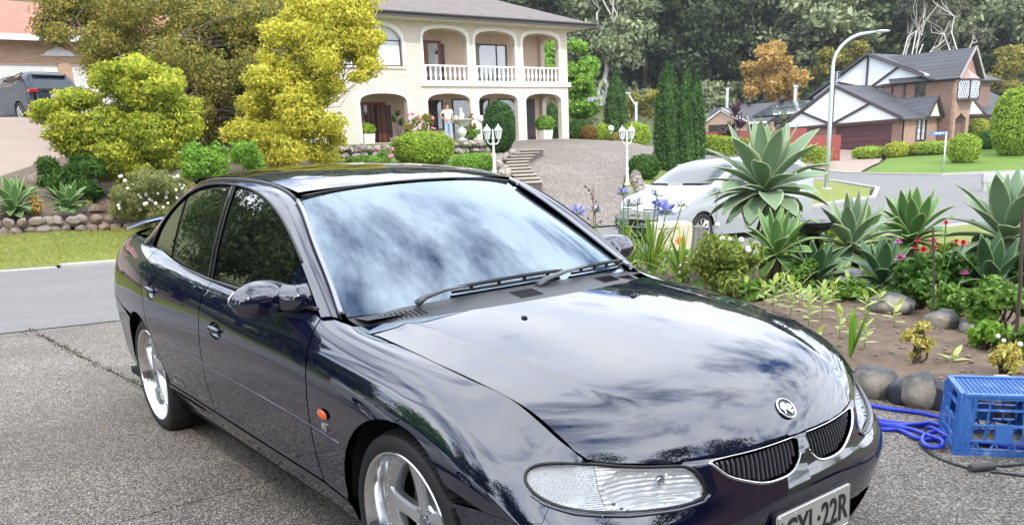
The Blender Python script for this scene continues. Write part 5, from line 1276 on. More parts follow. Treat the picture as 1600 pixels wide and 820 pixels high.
T(roofplane('upper_roof', [(-31.7, Y1-.4, 4.98), (-31.7, 76, 4.98), (-37.2, 76, 7.35), (-37.2, Y1-.4, 7.35)], TGR, None, .12)); T(roofplane('upper_roof', [(-42.6, 76, 4.3), (-42.6, Y1-.4, 4.3), (-37.2, Y1-.4, 7.36), (-37.2, 76, 7.36)], TGR, None, .12))
b = MB(); bar(b, (-31.62, Y1-.4, 4.92), (-31.62, 66, 4.92), .12, .14); T(b.build('upper_gutter', BAT))
# tower with bay window and porch arch
ty0, ty1 = 64.75, 68.0
T(wall('tower_front', 'x', X1, [(ty0, .2), (67.2, .2), (67.2, 2.3), (ty1, 4.9), (66.4, 6.9), (ty0, 4.9)], [[(65.05, .25), (66.75, .25), (66.75, 2.0), (65.9, 2.45), (65.05, 2.0)]], PBR, .22))
T(wall('tower_side', 'y', ty0, [(-36, 2.4), (X1-.22, 2.4), (X1-.22, 4.95), (-36, 4.95)], [], TBR, .2, out=-1)); T(wall('porch_side', 'y', ty0+.01, [(-31.2, -.2), (X1-.22, -.2), (X1-.22, 2.4), (-31.2, 2.4)], [], TBR, .2, out=-1))
b = MB(); b.box((X1-1.6, 64.9, .1), (X1-1.4, 67.2, 2.6)); T(b.build('porch_back', BAT))
T(roofplane('tower_roof', [(X1+.4, ty0-.35, 4.88), (-35.0, ty0-.35, 4.88), (-37.4, 66.4, 7.05), (X1+.4, 66.4, 7.05)], TGR, None, .12)); T(roofplane('tower_roof', [(-35, 68.2, 4.9), (X1+.4, 68.2, 4.9), (X1+.4, 66.4, 7.05), (-37.4, 66.4, 7.05)], TGR, None, .12))
b = MB(); bar(b, (X1+.42, ty0-.4, 4.86), (X1+.42, 66.4, 7.08), .08, .18); bar(b, (X1+.42, 66.4, 7.08), (X1+.42, 68.25, 4.86), .08, .18); T(b.build('tower_fascia', M('taupe_fascia', (.33, .28, .26), .6, vary=.05)))
b = MB(); y0_, y1_ = 64.95, 67.4; xo = X1+.7
pl_ = [(X1+.01, y0_), (xo, y0_+.45), (xo, y1_-.55), (X1+.01, y1_)]
for z0_, z1_ in ((3.30, 3.46), (4.72, 4.84)): b.prism([(p[0]+(.06 if i in (1, 2) else 0), p[1]) for i, p in enumerate(pl_)], z0_, z1_)
for p in pl_: b.box((p[0]-.05, p[1]-.05, 3.46), (p[0]+.05, p[1]+.05, 4.72))
bay = T(b.build('bay_window', BAT))
b = MB(); b.prism([(p[0]-.02 if i in (1, 2) else p[0]+.02, p[1]+(.02 if i < 2 else -.02)) for i, p in enumerate(pl_)], 3.46, 4.72); b.build('bay_panes', darkglass('bay_glass', (.10, .11, .12), 1.7), bay)
b = MB()
for (p, q) in zip(pl_[:-1], pl_[1:]):
    for k in range(-3, 4):
        for sg in (-1, 1):
            t0 = .5+k*.2; A_ = (max(0, min(1, t0-sg*.28)), max(0, min(1, t0+sg*.28)))
            f = lambda t, z: (p[0]+(q[0]-p[0])*t+.012, p[1]+(q[1]-p[1])*t-.01, z); bar(b, f(A_[0], 3.5), f(A_[1], 4.7), .022)
b.build('bay_lattice', PAN, bay)
b = MB(); b.add([(*p, 4.85) for p in pl_]+[(X1+.02, 66.1, 5.6)], [[0,1,4],[1,2,4],[2,3,4],[3,2,1,0]]); b.build('bay_roof', M('faded_roof', (.40, .27, .24), .7, vary=.2), bay)
T(wall('right_wing', 'x', X1-1.5, [(67.3, 0), (80, 0), (80, 2.3), (67.3, 2.3)], [], TBR, .2)); b = MB(); b.box((X1-1.55, 67.3, 2.3), (X1-1.45, 69.0, 4.8)); T(b.build('white_bay', PAN))
T(roofplane('right_roof', [(X1-1.0, 68.2, 4.88), (X1-1.0, 70.6, 4.88), (-36, 70.6, 6.2), (-36, 68.2, 6.2)], TGR, None, .1))
T(roofplane('wing_roof', [(X1-.9, 67.5, 2.28), (X1-.9, 82, 2.28), (-36.5, 82, 4.9), (-36.5, 70, 4.9), (X1-2.2, 67.5, 3.1)], TGR, None, .1))
b = MB(); b.add([(X1-.95, 67.6, 2.35), (X1-.95, 71.5, 2.35), (X1-.95, 68.2, 4.1)]+[(X1-1.1, 67.6, 2.35), (X1-1.1, 71.5, 2.35), (X1-1.1, 68.2, 4.1)], [[0,1,2],[5,4,3],[0,1,4,3],[1,2,5,4],[2,0,3,5]]); T(b.build('side_gable', PAN)); b = MB(); bar(b, (X1-.9, 68.2, 4.15), (X1-.9, 71.9, 2.3), .06, .2); bar(b, (X1-.9, 67.5, 2.3), (X1-.9, 71.9, 2.3), .06, .16); bar(b, (X1-.9, 68.2, 2.3), (X1-.9, 68.2, 4.1), .06, .2); T(b.build('side_battens', BAT))
T(wall('rear_wall', 'x', -42, [(Y0, -1), (80, -1), (80, 2.2), (Y0, 2.2)], [], TBR, .2, out=-1))
# tv aerial
q = py(1308, 118, Y0+3); b = MB(); b.tube([(q.x, q.y, 4.2), (q.x, q.y, q.z+.3)], .03, 6)
for k in range(5): b.tube([(q.x-.28, q.y, q.z-.5+.18*k), (q.x+.28, q.y, q.z-.45+.18*k)], .018, 5)
b.box((q.x-.02, q.y-.28, q.z-.5), (q.x+.02, q.y+.1, q.z-.46)); T(b.build('tv_aerial', M('aerial_grey', (.55, .55, .56), .5, vary=0)))
# ---- low brick house with solar panels
SH = empty('solar_house', (-45.5, 59, 1.5), label='low orange brick house with solar panels, a flue and two roof vents', cat='house')
Sx = lambda o: hp(o, SH)
ysx = 60.0
q0 = py(1092, 196, ysx); q1 = py(1165, 190, ysx); q2 = py(1300, 196, ysx); qr = py(1155, 163, ysx+4)
zg = py(1210, 190, ysx).z
Sx(wall('wall', 'y', ysx, [(q0.x-1, -.5), (-42.6, -.5), (-42.6, zg), (q0.x-1, zg)], [], brick('tan_brick', ((.44, .28, .19), (.52, .35, .25)), (.42, .37, .31), 'xy'), .2, out=-1))
zr_ = py(1200, 161, ysx+4.5).z
Sx(roofplane('roof', [(q1.x, ysx-.6, zg), (-42.7, ysx-.6, zg), (-42.7, ysx+4.5, zr_), (py(1156, 161, ysx+4.5).x, ysx+4.5, zr_)], TGR, None, .1))
Sx(roofplane('roof', [(q0.x-2, ysx+1.6, zg+.1), (q1.x, ysx-.6, zg), (py(1156, 161, ysx+4.5).x, ysx+4.5, zr_), (q0.x-2, ysx+4.5, zr_-.1)], TGR, None, .1))
b = MB(); bar(b, (q1.x, ysx-.66, zg-.02), (-42.7, ysx-.66, zg-.02), .1, .16); Sx(b.build('gutter', WHITE))
gl_ = py(1128, 172, ysx-.8); b = MB(); g0_ = py(1095, 196, ysx-.8); g1_ = py(1168, 194, ysx-.8); b.add([(g0_.x, ysx-.8, g0_.z), (g1_.x, ysx-.8, g1_.z), (gl_.x, ysx-.8, gl_.z)], [[0,1,2]]); b.add([(g0_.x, ysx-.8, g0_.z-3.5), (g1_.x, ysx-.8, g0_.z-3.5), (g1_.x, ysx-.8, g1_.z), (g0_.x, ysx-.8, g0_.z)], [[0,1,2,3]]); Sx(b.build('gable_wall', brick('tan_brick_gable', ((.44, .28, .19), (.52, .35, .25)), (.42, .37, .31), 'xy')))
b = MB(); bar(b, (g0_.x, ysx-.9, g0_.z), (gl_.x, ysx-.9, gl_.z+.05), .15, .22); bar(b, (gl_.x, ysx-.9, gl_.z+.05), (g1_.x+.3, ysx-.9, g1_.z), .15, .22); Sx(b.build('bargeboard', WHITE))
Sx(roofplane('gable_roof', [(g0_.x-.3, ysx-1, g0_.z+.02), (g0_.x-.3, ysx+4, g0_.z+.02), (gl_.x, ysx+4, gl_.z+.15), (gl_.x, ysx-1, gl_.z+.15)], TGR, None, .08)); Sx(roofplane('gable_roof', [(g1_.x+.3, ysx+4, g1_.z+.02), (g1_.x+.3, ysx-1, g1_.z+.02), (gl_.x, ysx-1, gl_.z+.15), (gl_.x, ysx+4, gl_.z+.15)], TGR, None, .08))
w0 = py(1107, 196, ysx-.85); w1 = py(1136, 210, ysx-.85); b = MB(); b.box((w0.x, ysx-.84, w1.z), (w1.x, ysx-.81, w0.z)); Sx(b.build('window', WIND))
sl_ = Vector((0, 5.1, zr_-zg)).normalized()
for r_ in range(2):
    for k in range(6):
        b = MB(); xx = py(1185, 176, ysx+1.5).x+.95*k; o_ = Vector((xx, ysx+.6+1.75*r_, zg+(1.2+1.75*r_)*(zr_-zg)/5.1+.10)); d1 = Vector((.9, 0, 0)); d2 = sl_*1.65
        b.add([o_, o_+d1, o_+d1+d2, o_+d2]+[p+Vector((0, 0, .04)) for p in (o_, o_+d1, o_+d1+d2, o_+d2)], [[3,2,1,0],[4,5,6,7],[0,1,5,4],[1,2,6,5],[2,3,7,6],[3,0,4,7]]); Sx(b.build('solar_panel', darkglass('solar_cell', (.05, .06, .09), 2.0, .1)))
for u, v, r, hh in ((1136, 160, .14, 1.7), (1242, 160, .16, 1.3)):
    p = py(u, v, ysx+4); b = MB(); b.tube([(p.x, p.y, zr_-1.0), (p.x, p.y, zr_+hh*.8)], r, 8); b.tube([(p.x, p.y, zr_+hh*.8+.02), (p.x, p.y, zr_+hh*.8+.2)], r*1.35, 8); Sx(b.build('flue', M('galvanised', (.6, .6, .6), .4, .5, vary=.05)))
for u in (1170, 1221): p = py(u, 160, ysx+4); b = MB(); b.ell((p.x, p.y, zr_+.15), (.28, .28, .24), 10, 8); Sx(b.build('roof_vent', BLACK))
# ---- small white gabled house far off
fh = atd(935, 150, 95); FH = empty('far_house', (fh.x, fh.y, fh.z-3), label='small distant white gabled house above the driveway hedges', cat='house')
b = MB(); d_ = Vector((.8, .6, 0)); n_ = Vector((.6, -.8, 0)); o_ = Vector(fh)
def fp(a, z, d=0): return o_+d_*a+Vector((0, 0, z))-n_*d
b.add([fp(-1.6, -5), fp(1.6, -5), fp(1.6, -.2), fp(0, 1.0), fp(-1.6, -.2), fp(-1.6, -5, 6), fp(1.6, -5, 6), fp(1.6, -.2, 6), fp(0, 1.0, 6), fp(-1.6, -.2, 6)], [[0,1,2,3,4],[9,8,7,6,5],[0,1,6,5],[1,2,7,6],[4,0,5,9]]); hp(b.build('wall', PAN), FH)
b = MB(); 
for s in (-1, 1): b.add([fp(s*2.0, -.35, -.3), fp(0, 1.2, -.3), fp(0, 1.2, 6.3), fp(s*2.0, -.35, 6.3)]+[x+Vector((0, 0, .12)) for x in (fp(s*2.0, -.35, -.3), fp(0, 1.2, -.3), fp(0, 1.2, 6.3), fp(s*2.0, -.35, 6.3))], [[0,1,2,3],[7,6,5,4],[0,1,5,4],[1,2,6,5],[2,3,7,6],[3,0,4,7]])
hp(b.build('roof', RT1), FH)
# ---------------------------------------------------------------- the house behind the camera
OWN = empty('own_house', (6, 0, 0), label='brick house with a wide garage door behind the camera', cat='house')
hp(wall('garage_wall', 'x', 4.6, [(-9, 0), (3.4, 0), (3.4, 2.9), (-9, 2.9)], [[(-4.6, .02), (.4, .02), (.4, 2.2), (-4.6, 2.2)]], TBR, .2, out=-1), OWN)
b = MB(); b.box((4.75, -4.6, .02), (4.8, .4, 2.2)); hp(b.build('garage_door', M('dark_garage_door', (.06, .055, .06), .5, vary=.1)), OWN)
hp(roofplane('roof', [(3.9, -9.7, 2.85), (3.9, 4.0, 2.85), (9.5, 4.0, 4.6), (9.5, -9.7, 4.6)], TGR, None, .15), OWN)
b = MB(); b.box((4.6, 3.4, 0), (14, 3.6, 2.8)); b.box((4.6, -9.2, 0), (14, -9, 2.8)); hp(b.build('side_wall', TBR), OWN)
b = MB(); b.box((3.92, -9.5, 2.66), (4.6, 3.9, 2.70)); hp(b.build('eaves', M('blue_grey_eaves', (.10, .09, .14), .6, vary=.1)), OWN)
# silver car standing left of the sedan, out of the picture but mirrored in its doors
SILP = paint('pale_silver_paint', (.50, .52, .50), 1.4, flake=False)
# ---------------------------------------------------------------- trees and shrubs across the street
def pblobs(base, L_, D, rng, flat=.8, depth=.5, sub=3, k=.62):
    """clumps given as (u, v, radius px) at about D metres; each becomes a few smaller ones"""
    out = []
    for u, v, r in L_:
        R_ = r/FP*D
        for _ in range(sub):
            a = rng.random()*2*PI; q = rng.random()**.5*.55
            c = atd(u+math.cos(a)*r*q, v+math.sin(a)*r*q*.8, D+rng.normal()*depth*R_*1.6+ (rng.random()-.5)*R_)
            rr = R_*k*(.75+.5*rng.random()); out.append((tuple(c-base), (rr, rr, rr*flat)))
    return out
L_DARK = leafmat('dark_green_leaves', (.012, .022, .006), (.09, .115, .022), tip=(.24, .17, .03), sc_=.45); L_OLIVE = leafmat('olive_leaves', (.06, .075, .016), (.22, .22, .045), tip=(.40, .32, .06), sc_=.5)
L_GOLD = leafmat('golden_leaves', (.15, .18, .018), (.48, .47, .05), tip=(.74, .67, .12), sc_=.7, tr=.35); L_LIME = leafmat('lime_leaves', (.08, .13, .014), (.32, .38, .04), tip=(.62, .61, .08), sc_=.8, tr=.35)
L_GREEN = leafmat('fresh_green_leaves', (.05, .12, .014), (.16, .32, .035), tip=(.28, .48, .07), sc_=1.2); L_CONIF = leafmat('cypress_leaves', (.008, .028, .006), (.035, .095, .016), tip=(.075, .15, .03), sc_=1.5, tr=.15)
L_HEDGE = leafmat('hedge_leaves', (.08, .15, .012), (.24, .36, .03), tip=(.40, .50, .06), sc_=2, tr=.2); L_DEEP = leafmat('deep_green_leaves', (.015, .045, .008), (.05, .13, .02), tip=(.11, .22, .035), sc_=2)
L_GUM = leafmat('gum_leaves', (.060, .080, .042), (.18, .22, .115), tip=(.32, .36, .19), sc_=.15, tr=.2); L_GUM2 = leafmat('grey_gum_leaves', (.035, .045, .03), (.13, .14, .09), tip=(.24, .235, .16), sc_=.15); L_GUM3 = leafmat('yellow_gum_leaves', (.06, .07, .028), (.18, .20, .08), tip=(.30, .32, .15), sc_=.15)  # gum greens lightened and greyed to carry some distance haze in the colour
L_GUM4 = leafmat('dark_gum_leaves', (.02, .035, .018), (.07, .10, .045), tip=(.13, .17, .07), sc_=.15); L_ORNG = leafmat('orange_leaves', (.20, .12, .03), (.44, .28, .08), tip=(.58, .42, .16), sc_=.4, tr=.35); L_LILAC = leafmat('lilac_blossom', (.14, .14, .14), (.30, .29, .34), tip=(.45, .42, .55), sc_=.4)
L_RUST = leafmat('rust_leaves', (.10, .05, .015), (.24, .13, .035), tip=(.30, .20, .06), sc_=.4)
rs = np.random.default_rng(7)
base = GP(325, 222, 26)
tree('tree', base, pblobs(base, [(120,15,50),(90,45,38),(170,50,55),(215,25,60),(150,95,35),(205,100,40),(260,80,55),(300,30,70),(330,95,60),(370,45,55),(420,20,55),(390,110,50),(320,160,45),(280,140,38),(370,165,42),(400,190,35),(330,205,35),(430,90,45),(450,60,45),(180,5,55)], 26, rs, k=.66, sub=4), L_OLIVE, BARK, 110000, .105, 11, trunk=1.6, stems=5, r=.22, label='big olive green spreading tree with orange tinted tips beside the terracotta roofed garage house', spread=.5, twigs=30)
base = GP(360, 224, 28.5)
tree('tree', base, pblobs(base, [(250,150,45),(300,120,60),(350,130,60),(400,60,60),(300,190,38),(380,190,45),(430,170,45),(340,60,60),(270,205,35),(230,195,30),(460,120,50)], 28.5, rs, k=.8, depth=.7, sub=4), L_DARK, DBARK, 50000, .14, 12, trunk=1.2, stems=4, r=.3, label='very dark tree growing behind the olive green tree')
base = GP(440, 258, 21.5)
tree('golden_tree', base, pblobs(base, [(560,70,38),(575,95,26),(540,35,48),(490,20,45),(450,50,38),(510,95,35),(560,120,16),(500,60,40),(450,110,30),(420,130,36),(395,165,32),(440,160,42),(490,150,34),(380,205,30),(420,205,42),(470,195,42),(510,200,28),(395,238,26),(440,238,32),(500,240,28),(522,215,18),(560,10,40),(520,130,22),(480,130,30),(415,95,20),(535,60,35),(585,60,20)], 21.5, rs, k=.68, sub=5, flat=.75), L_GOLD, DBARK, 90000, .095, 13, trunk=.8, stems=4, r=.11, label='bright golden yellow feathery tree in front of the cream brick house', shell=.5, spread=.3, twigs=16)
base = GP(195, 285, 18.2)
tree('lime_shrub', base, pblobs(base, [(85,180,30),(70,165,18),(120,155,34),(110,195,30),(165,120,30),(215,105,26),(200,150,42),(250,130,34),(285,165,28),(300,190,20),(235,190,42),(160,190,40),(130,225,34),(190,235,42),(250,225,38),(290,205,22),(90,210,22),(215,262,34),(165,265,28),(262,250,24)], 18.2, rs, k=.8, sub=5, flat=.55), L_LIME, DBARK, 90000, .08, 14, trunk=.4, stems=6, r=.14, label='wide lime yellow shrub with layered branches on the rocky bank across the road', cat='shrub', shell=.6, spread=.25, droop=.2, twigs=30)
def pshrub(name, L_, D, mat, n, size, seed, label, base_uv, cat='shrub', k=.6, sub=3, flat=.8, group=None, aspect=.5, stems=3):
    base = GP(base_uv[0], base_uv[1], D); r_ = np.random.default_rng(seed)
    return tree(name, base, pblobs(base, L_, D, r_, flat, k=k, sub=sub), mat, DBARK, n, size, seed, trunk=.15, stems=stems, r=.05, label=label, cat=cat, group=group, twigs=12, trunk_name='stems', crown_name='foliage', spread=.1, aspect=aspect)
pshrub('green_shrub', [(300,250,30),(340,245,34),(380,240,30),(350,270,34),(300,275,26),(395,262,26)], 17.6, L_GREEN, 12000, .07, 21, 'leafy bright green shrub between the lime shrub and the golden tree', (340, 290))
pshrub('daisy_bush', [(190,300,26),(225,290,32),(262,295,30),(295,300,26),(215,325,30),(255,325,30),(180,325,20),(240,275,26)], 16.9, leafmat('grey_green_leaves', (.06, .08, .02), (.20, .22, .07), tip=(.34, .34, .14), sc_=1.5), 16000, .10, 22, 'loose grassy bush dotted with small white flowers above the rock edging', (235, 345), aspect=.16)
pshrub('leafy_plant', [(75,262,20),(100,272,26),(95,288,26),(130,285,28),(120,255,24),(150,265,26),(66,285,14),(150,300,18)], 18.2, L_DEEP, 9000, .20, 23, 'dark green strap leaved clump under the lime shrub', (105, 312), aspect=.14)
pshrub('leafy_plant', [(30,298,14),(15,305,12),(50,302,9)], 18.6, L_GREEN, 1500, .16, 24, 'small grassy green tuft at the edge of the sloping pink driveway', (28, 318), aspect=.14)
pshrub('orange_plant', [(57,318,13),(60,330,10),(48,312,8)], 16.6, L_ORNG, 1500, .06, 25, 'small orange leaved shrub between the two agaves across the road', (57, 340))
# blossom dots of the daisy bush
def dots(name, pts, r, mat, parent, seed=0):
    mb = MB(); rg = random.Random(seed)
    for p in pts: mb.ell(p, (r*(.7+.6*rg.random()),)*3, 6, 4)
    return mb.build(name, mat, parent, smooth=True, fix=False)
DAISY = M('white_petals', (.75, .74, .66), .7, vary=.05)
_db = [o for o in bpy.data.objects if o.name == 'daisy_bush'][0]
dots('blossoms', [atd(185+110*random.random(), 275+55*random.random(), 16.45+.35*random.random())-_db.location for _ in range(60)], .032, DAISY, _db)
# ---- houses' garden
pshrub('bright_tree', [(905,75,18),(912,105,24),(905,135,26),(915,165,22),(900,180,22),(925,140,16),(893,110,18)], 48, L_GREEN, 11000, .20, 31, 'bright light green tree just right of the cream brick house', (905, 205), cat='tree')
pshrub('bright_tree', [(855,75,22),(862,100,24),(850,115,20)], 52, L_GREEN, 5000, .22, 32, 'light green tree seen through the top right arch of the cream house', (858, 200), cat='tree')
def cypress(u, vb, vt, wpx, D, seed, label, group=None):
    base = GP(u, vb, D); h = (atd(u, vb, D)-atd(u, vt, D)).length*1.02; rad = wpx/2/FP*D; rng = np.random.default_rng(seed); t = empty('cypress_tree', base, 0, label=label, cat='tree', group=group)
    n = int(9000*min(2.2, (wpx/40))); z = rng.random(n)**.9; a = rng.random(n)*2*PI
    prof = np.interp(z, [0, .08, .35, .7, .88, 1], [.72, .92, 1.0, .80, .48, .05])
    lob = 1+.13*np.sin(a*5+z*3+seed)+.08*np.sin(a*11+z*9)
    # upright flame-like plumes
    q = rad*prof*lob*(1-.35*rng.random(n)**2); p = np.stack([np.cos(a)*q, np.sin(a)*q, z*h], 1); p[:, 2] += (np.sin(a*9+seed)*.04*h)*(z > .75)
    d = np.stack([np.cos(a), np.sin(a), np.full(n, .35)], 1)
    V = p; leaf_mesh('crown', V, d, .15*D/27, L_CONIF, t, rng, .22, .5, up=0)
    me = t.children[0].data
    b = MB(); b.tube([(0, 0, -.2), (0, 0, h*.5)], [.12, .05], 7); b.build('trunk', DBARK, t)
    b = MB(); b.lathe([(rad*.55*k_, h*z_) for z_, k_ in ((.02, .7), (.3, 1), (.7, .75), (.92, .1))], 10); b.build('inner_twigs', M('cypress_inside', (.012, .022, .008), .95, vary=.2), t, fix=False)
    return t
cypress(1043, 268, 88, 52, 26.5, 41, 'tallest dark green cypress right behind the silver van'); cypress(1072, 258, 92, 34, 27.5, 42, 'middle cypress of the three standing close together behind the van'); cypress(1088, 250, 96, 28, 28, 43, 'right hand slimmer cypress next to the red fence'); cypress(963, 205, 100, 34, 45, 44, 'lone narrow cypress between the cream house and the paired cypresses')
cypress(862, 205, 150, 34, 47, 45, 'cypress seen through the bottom right arch of the cream house')
def dome(u, vb, vt, wpx, D, seed, mat, label, n=9000, size=.07, p=2.4, cat='bush', name='clipped_bush', group=None, dy=1.0, core=(.02, .05, .012), lawn=False):
    base = GP(u, vb, D)
    if u in (662, 782, 740, 575):
        base = LP(u, vb)
        if base.x < -26 or base.x > -16: base = atd(u, vb, D)
    D = float((np.array(base)-CAM)@CF); h = (vb-vt)/FP*D; r = wpx/2/FP*D
    return clipped(name, base, egg(r, r*dy, h*1.03, p), n, size, mat, seed, label, cat, group, core)
dome(662, 256, 211, 84, 27, 51, L_HEDGE, 'round topped yellow green clipped hedge on the lower lawn of the cream house', 15000, .075, 2.8)
dome(782, 237, 164, 46, 31, 52, L_CONIF, 'tall egg shaped clipped topiary at the head of the curved steps', 15000, .07, 2.3)
dome(1005, 240, 206, 44, 27.5, 53, L_DEEP, 'smooth dark green clipped dome beside the tall cypresses', 8000, .07)
dome(993, 212, 178, 40, 40, 54, L_HEDGE, 'rounded green bush with a few red flowers left of the cypresses', 7000, .10); dome(940, 214, 186, 32, 43, 55, L_HEDGE, 'rounded bush at the top of the house driveway below the lone cypress', 5000, .10)
dome(905, 218, 185, 36, 44, 56, L_DEEP, 'dark green bush next to the right corner of the cream house', 5000, .11); dome(1505, 255, 213, 43, 47, 57, L_HEDGE, 'small round lime green bush on the lawn near the street sign', 9000, .11)
dome(1583, 243, 146, 66, 50, 58, L_HEDGE, 'large egg shaped bright green bush at the right edge of the lawn', 16000, .13); dome(1359, 248, 231, 46, 54, 59, L_HEDGE, 'low flat clipped bush nearest to the maroon garage door', 5000, .11, 3.2)
dome(1402, 246, 224, 38, 55, 60, L_LIME, 'rounded yellowish bush below the flank window of the dark brick house', 5000, .11); dome(1436, 243, 226, 26, 56, 61, L_OLIVE, 'small olive bush between the yellowish bush and the low hedge', 3000, .11); dome(1462, 240, 223, 64, 57, 62, L_HEDGE, 'long low clipped hedge under the tower of the dark brick house', 6000, .11, 4)
dome(1527, 213, 188, 26, 62, 63, L_LIME, 'yellow flowering shrub beside the arched porch', 3500, .12); dome(1548, 232, 205, 44, 57, 64, L_DEEP, 'dark green shrub with white flowers left of the large bright bush', 6000, .12)
dome(740, 268, 244, 56, 25.5, 65, L_GREEN, 'low leafy green bush right of the round topped hedge', 7000, .07, 3); dome(575, 262, 246, 60, 25.5, 66, L_GREEN, 'low leafy green edging plant left of the round topped hedge', 5000, .07, 3.2)
for i, (u, vb, vt, w, D, m_, lb) in enumerate([(1000, 246, 222, 34, 23.5, L_LIME, 'open bush with yellow and red leaves beside the right hand white lamp post'), (975, 284, 262, 24, 20.5, L_DEEP, 'small dark bush with red flowers at the foot of the right white lamp post'), (990, 300, 278, 28, 19.3, L_GREEN, 'small grey green bush nearest to the van bonnet'), (1012, 280, 256, 22, 20.8, L_RUST, 'small rust tinted bush against the stone edging')]):
    dome(u, vb, vt, w, D, 70+i, m_, lb, 3500, .06, 2.2)
for i, (u, vb, vt, w, D, m_, lb) in enumerate([(920, 214, 190, 24, 42, L_RUST, 'pinkish flowering shrub at the end of the house driveway'), (962, 214, 196, 22, 42, L_OLIVE, 'small grey shrub behind the globe lamp on the driveway edge')]): dome(u, vb, vt, w, D, 80+i, m_, lb, 2500, .09, 2.2)
# hedge in front of the red fence
hd = MB(); rng = np.random.default_rng(5); a = GP(1095, 240, 48); c = GP(1290, 262, 43); n = 9000; t_ = rng.random(n)
p = np.stack([a.x+(c.x-a.x)*t_+rng.normal(size=n)*.25, a.y+(c.y-a.y)*t_+rng.normal(size=n)*.25, a.z+(c.z-a.z)*t_+.15+1.0*rng.random(n)], 1)
hroot = empty('long_hedge', a, label='long low yellow green hedge in front of the red fence', cat='hedge'); d_ = rng.normal(size=(n, 3)); leaf_mesh('foliage', p-np.array(a), d_, .14, L_HEDGE, hroot, rng)
# background trees with their own look
pshrub('autumn_tree', [(1205,80,26),(1185,105,28),(1220,110,30),(1240,125,24),(1175,135,24),(1205,145,30),(1235,150,20),(1190,75,18),(1165,110,16)], 88, L_ORNG, 11000, .38, 91, 'tree with orange autumn leaves behind the solar roofed house', (1205, 190), cat='tree')
pshrub('blossom_tree', [(1250,62,20),(1265,75,18),(1235,78,14)], 100, L_LILAC, 3500, .40, 92, 'hazy lilac blossom tree right behind the orange tree', (1250, 180), cat='tree')
pshrub('autumn_tree', [(1375,55,22),(1395,65,18),(1360,70,16),(1385,40,16)], 100, L_RUST, 4500, .42, 93, 'rust coloured tree above the roof of the dark brick house', (1375, 170), cat='tree')
pshrub('autumn_tree', [(1300,85,20),(1325,90,22),(1285,110,16),(1340,80,16)], 92, L_OLIVE, 4500, .4, 94, 'olive and orange tree left of the dark brick house behind the tall street lamp', (1310, 180), cat='tree')
pshrub('green_tree', [(1270,110,24),(1290,140,22),(1260,140,20),(1278,90,16)], 95, L_GUM, 5000, .4, 95, 'dull green round tree between the orange tree and the dark brick house', (1275, 190), cat='tree')
pshrub('tree', [(1575,110,26),(1555,130,22),(1595,95,28),(1590,135,20),(1620,110,26),(1570,85,20)], 84, L_OLIVE, 8000, .34, 96, 'pale olive tree to the right behind the tower of the dark brick house', (1585, 180), cat='tree')
pshrub('tree', [(990,160,20),(1010,175,18),(975,180,16),(1015,150,14)], 70, L_OLIVE, 4000, .25, 97, 'pale bushy tree behind the small curved street light', (995, 205), cat='tree')
pshrub('tree', [(1000,150,24),(1110,140,26),(1130,160,22),(1095,165,22),(1145,140,18)], 90, L_GUM, 6000, .36, 98, 'grey green tree between the cypresses and the flue of the solar roofed house', (1120, 195), cat='tree')
pshrub('tree', [(1095,185,14),(900,190,14),(925,182,14),(915,195,12)], 60, L_GUM, 3000, .25, 99, 'small dull shrubby tree left of the far white gabled house', (920, 208), cat='tree')
# purple cordyline by the solar house
def fan(name, loc, n, L_, w, mat, seed, label, cat='plant', stem=0, el=(10, 85), droop=.5, group=None, heads=((0, 0, 0),), stemr=.04, parent_mat=None):
    rg = random.Random(seed); t = empty(name, loc, 0, label=label, cat=cat, group=group); mb = MB()
    for hx, hy, hz in heads:
        for i in range(n): strap(mb, (hx, hy, stem+hz), rg.random()*2*PI, R(el[0]+(el[1]-el[0])*rg.random()), L_*(.7+.4*rg.random()), w, droop*(.5+rg.random()), seg=5)
    mb.build('leaves', mat, t, smooth=True, fix=False)
    if stem:
        b = MB()
        for hx, hy, hz in heads: b.tube([(0, 0, -.1), (hx*.5, hy*.5, (stem+hz)*.5), (hx, hy, stem+hz)], [stemr*1.3, stemr, stemr*.8], 7)
        b.build('stem', parent_mat or BARK, t, smooth=True, fix=False)
    return t
q = GP(1147, 215, 52); fan('cordyline', q, 55, 1.0, .055, M('purple_leaf', (.085, .030, .042), .5, vary=.4), 5, 'spiky purple leaved palm like plant in front of the tan gable', stem=2.0, heads=((0, 0, .4), (.35, .1, -.3), (-.3, 0, -.7)), droop=.9)
# red fence
rf = empty('red_fence', GP(1095, 232, 50), label='red ribbed metal fence between the hedge and the tan brick house', cat='fence'); RM = M('red_fence_paint', (.24, .045, .038), .5, vary=.12, scale=2)
a = GP(1085, 232, 52); c = GP(1312, 252, 58); L_ = (Vector((c.x, c.y, 0))-Vector((a.x, a.y, 0))).length; nb = int(L_/2.4); off = rf.location
for k in range(nb):
    p0 = a.lerp(c, k/nb); p1 = a.lerp(c, (k+1)/nb); z0 = max(p0.z, p1.z)-.3; zt = 1.5+(.30 if k < nb*.6 else -.22)
    b = MB(); m_ = 16; pts = []
    for j in range(m_+1):
        t = j/m_; nrm = Vector((p1.y-p0.y, -(p1.x-p0.x), 0)).normalized(); q = p0.lerp(p1, t)+nrm*(.03 if j % 2 else 0); pts += [(q.x-off.x, q.y-off.y, z0-.6-off.z), (q.x-off.x, q.y-off.y, zt-off.z)]
    b.add(pts, [[2*j, 2*j+2, 2*j+3, 2*j+1] for j in range(m_)]); b.build('fence_panel', RM, rf, fix=False)
    b = MB(); bar(b, Vector((p0.x, p0.y, z0-.6))-off, Vector((p0.x, p0.y, zt+.06))-off, .07); b.build('fence_post', RM, rf)
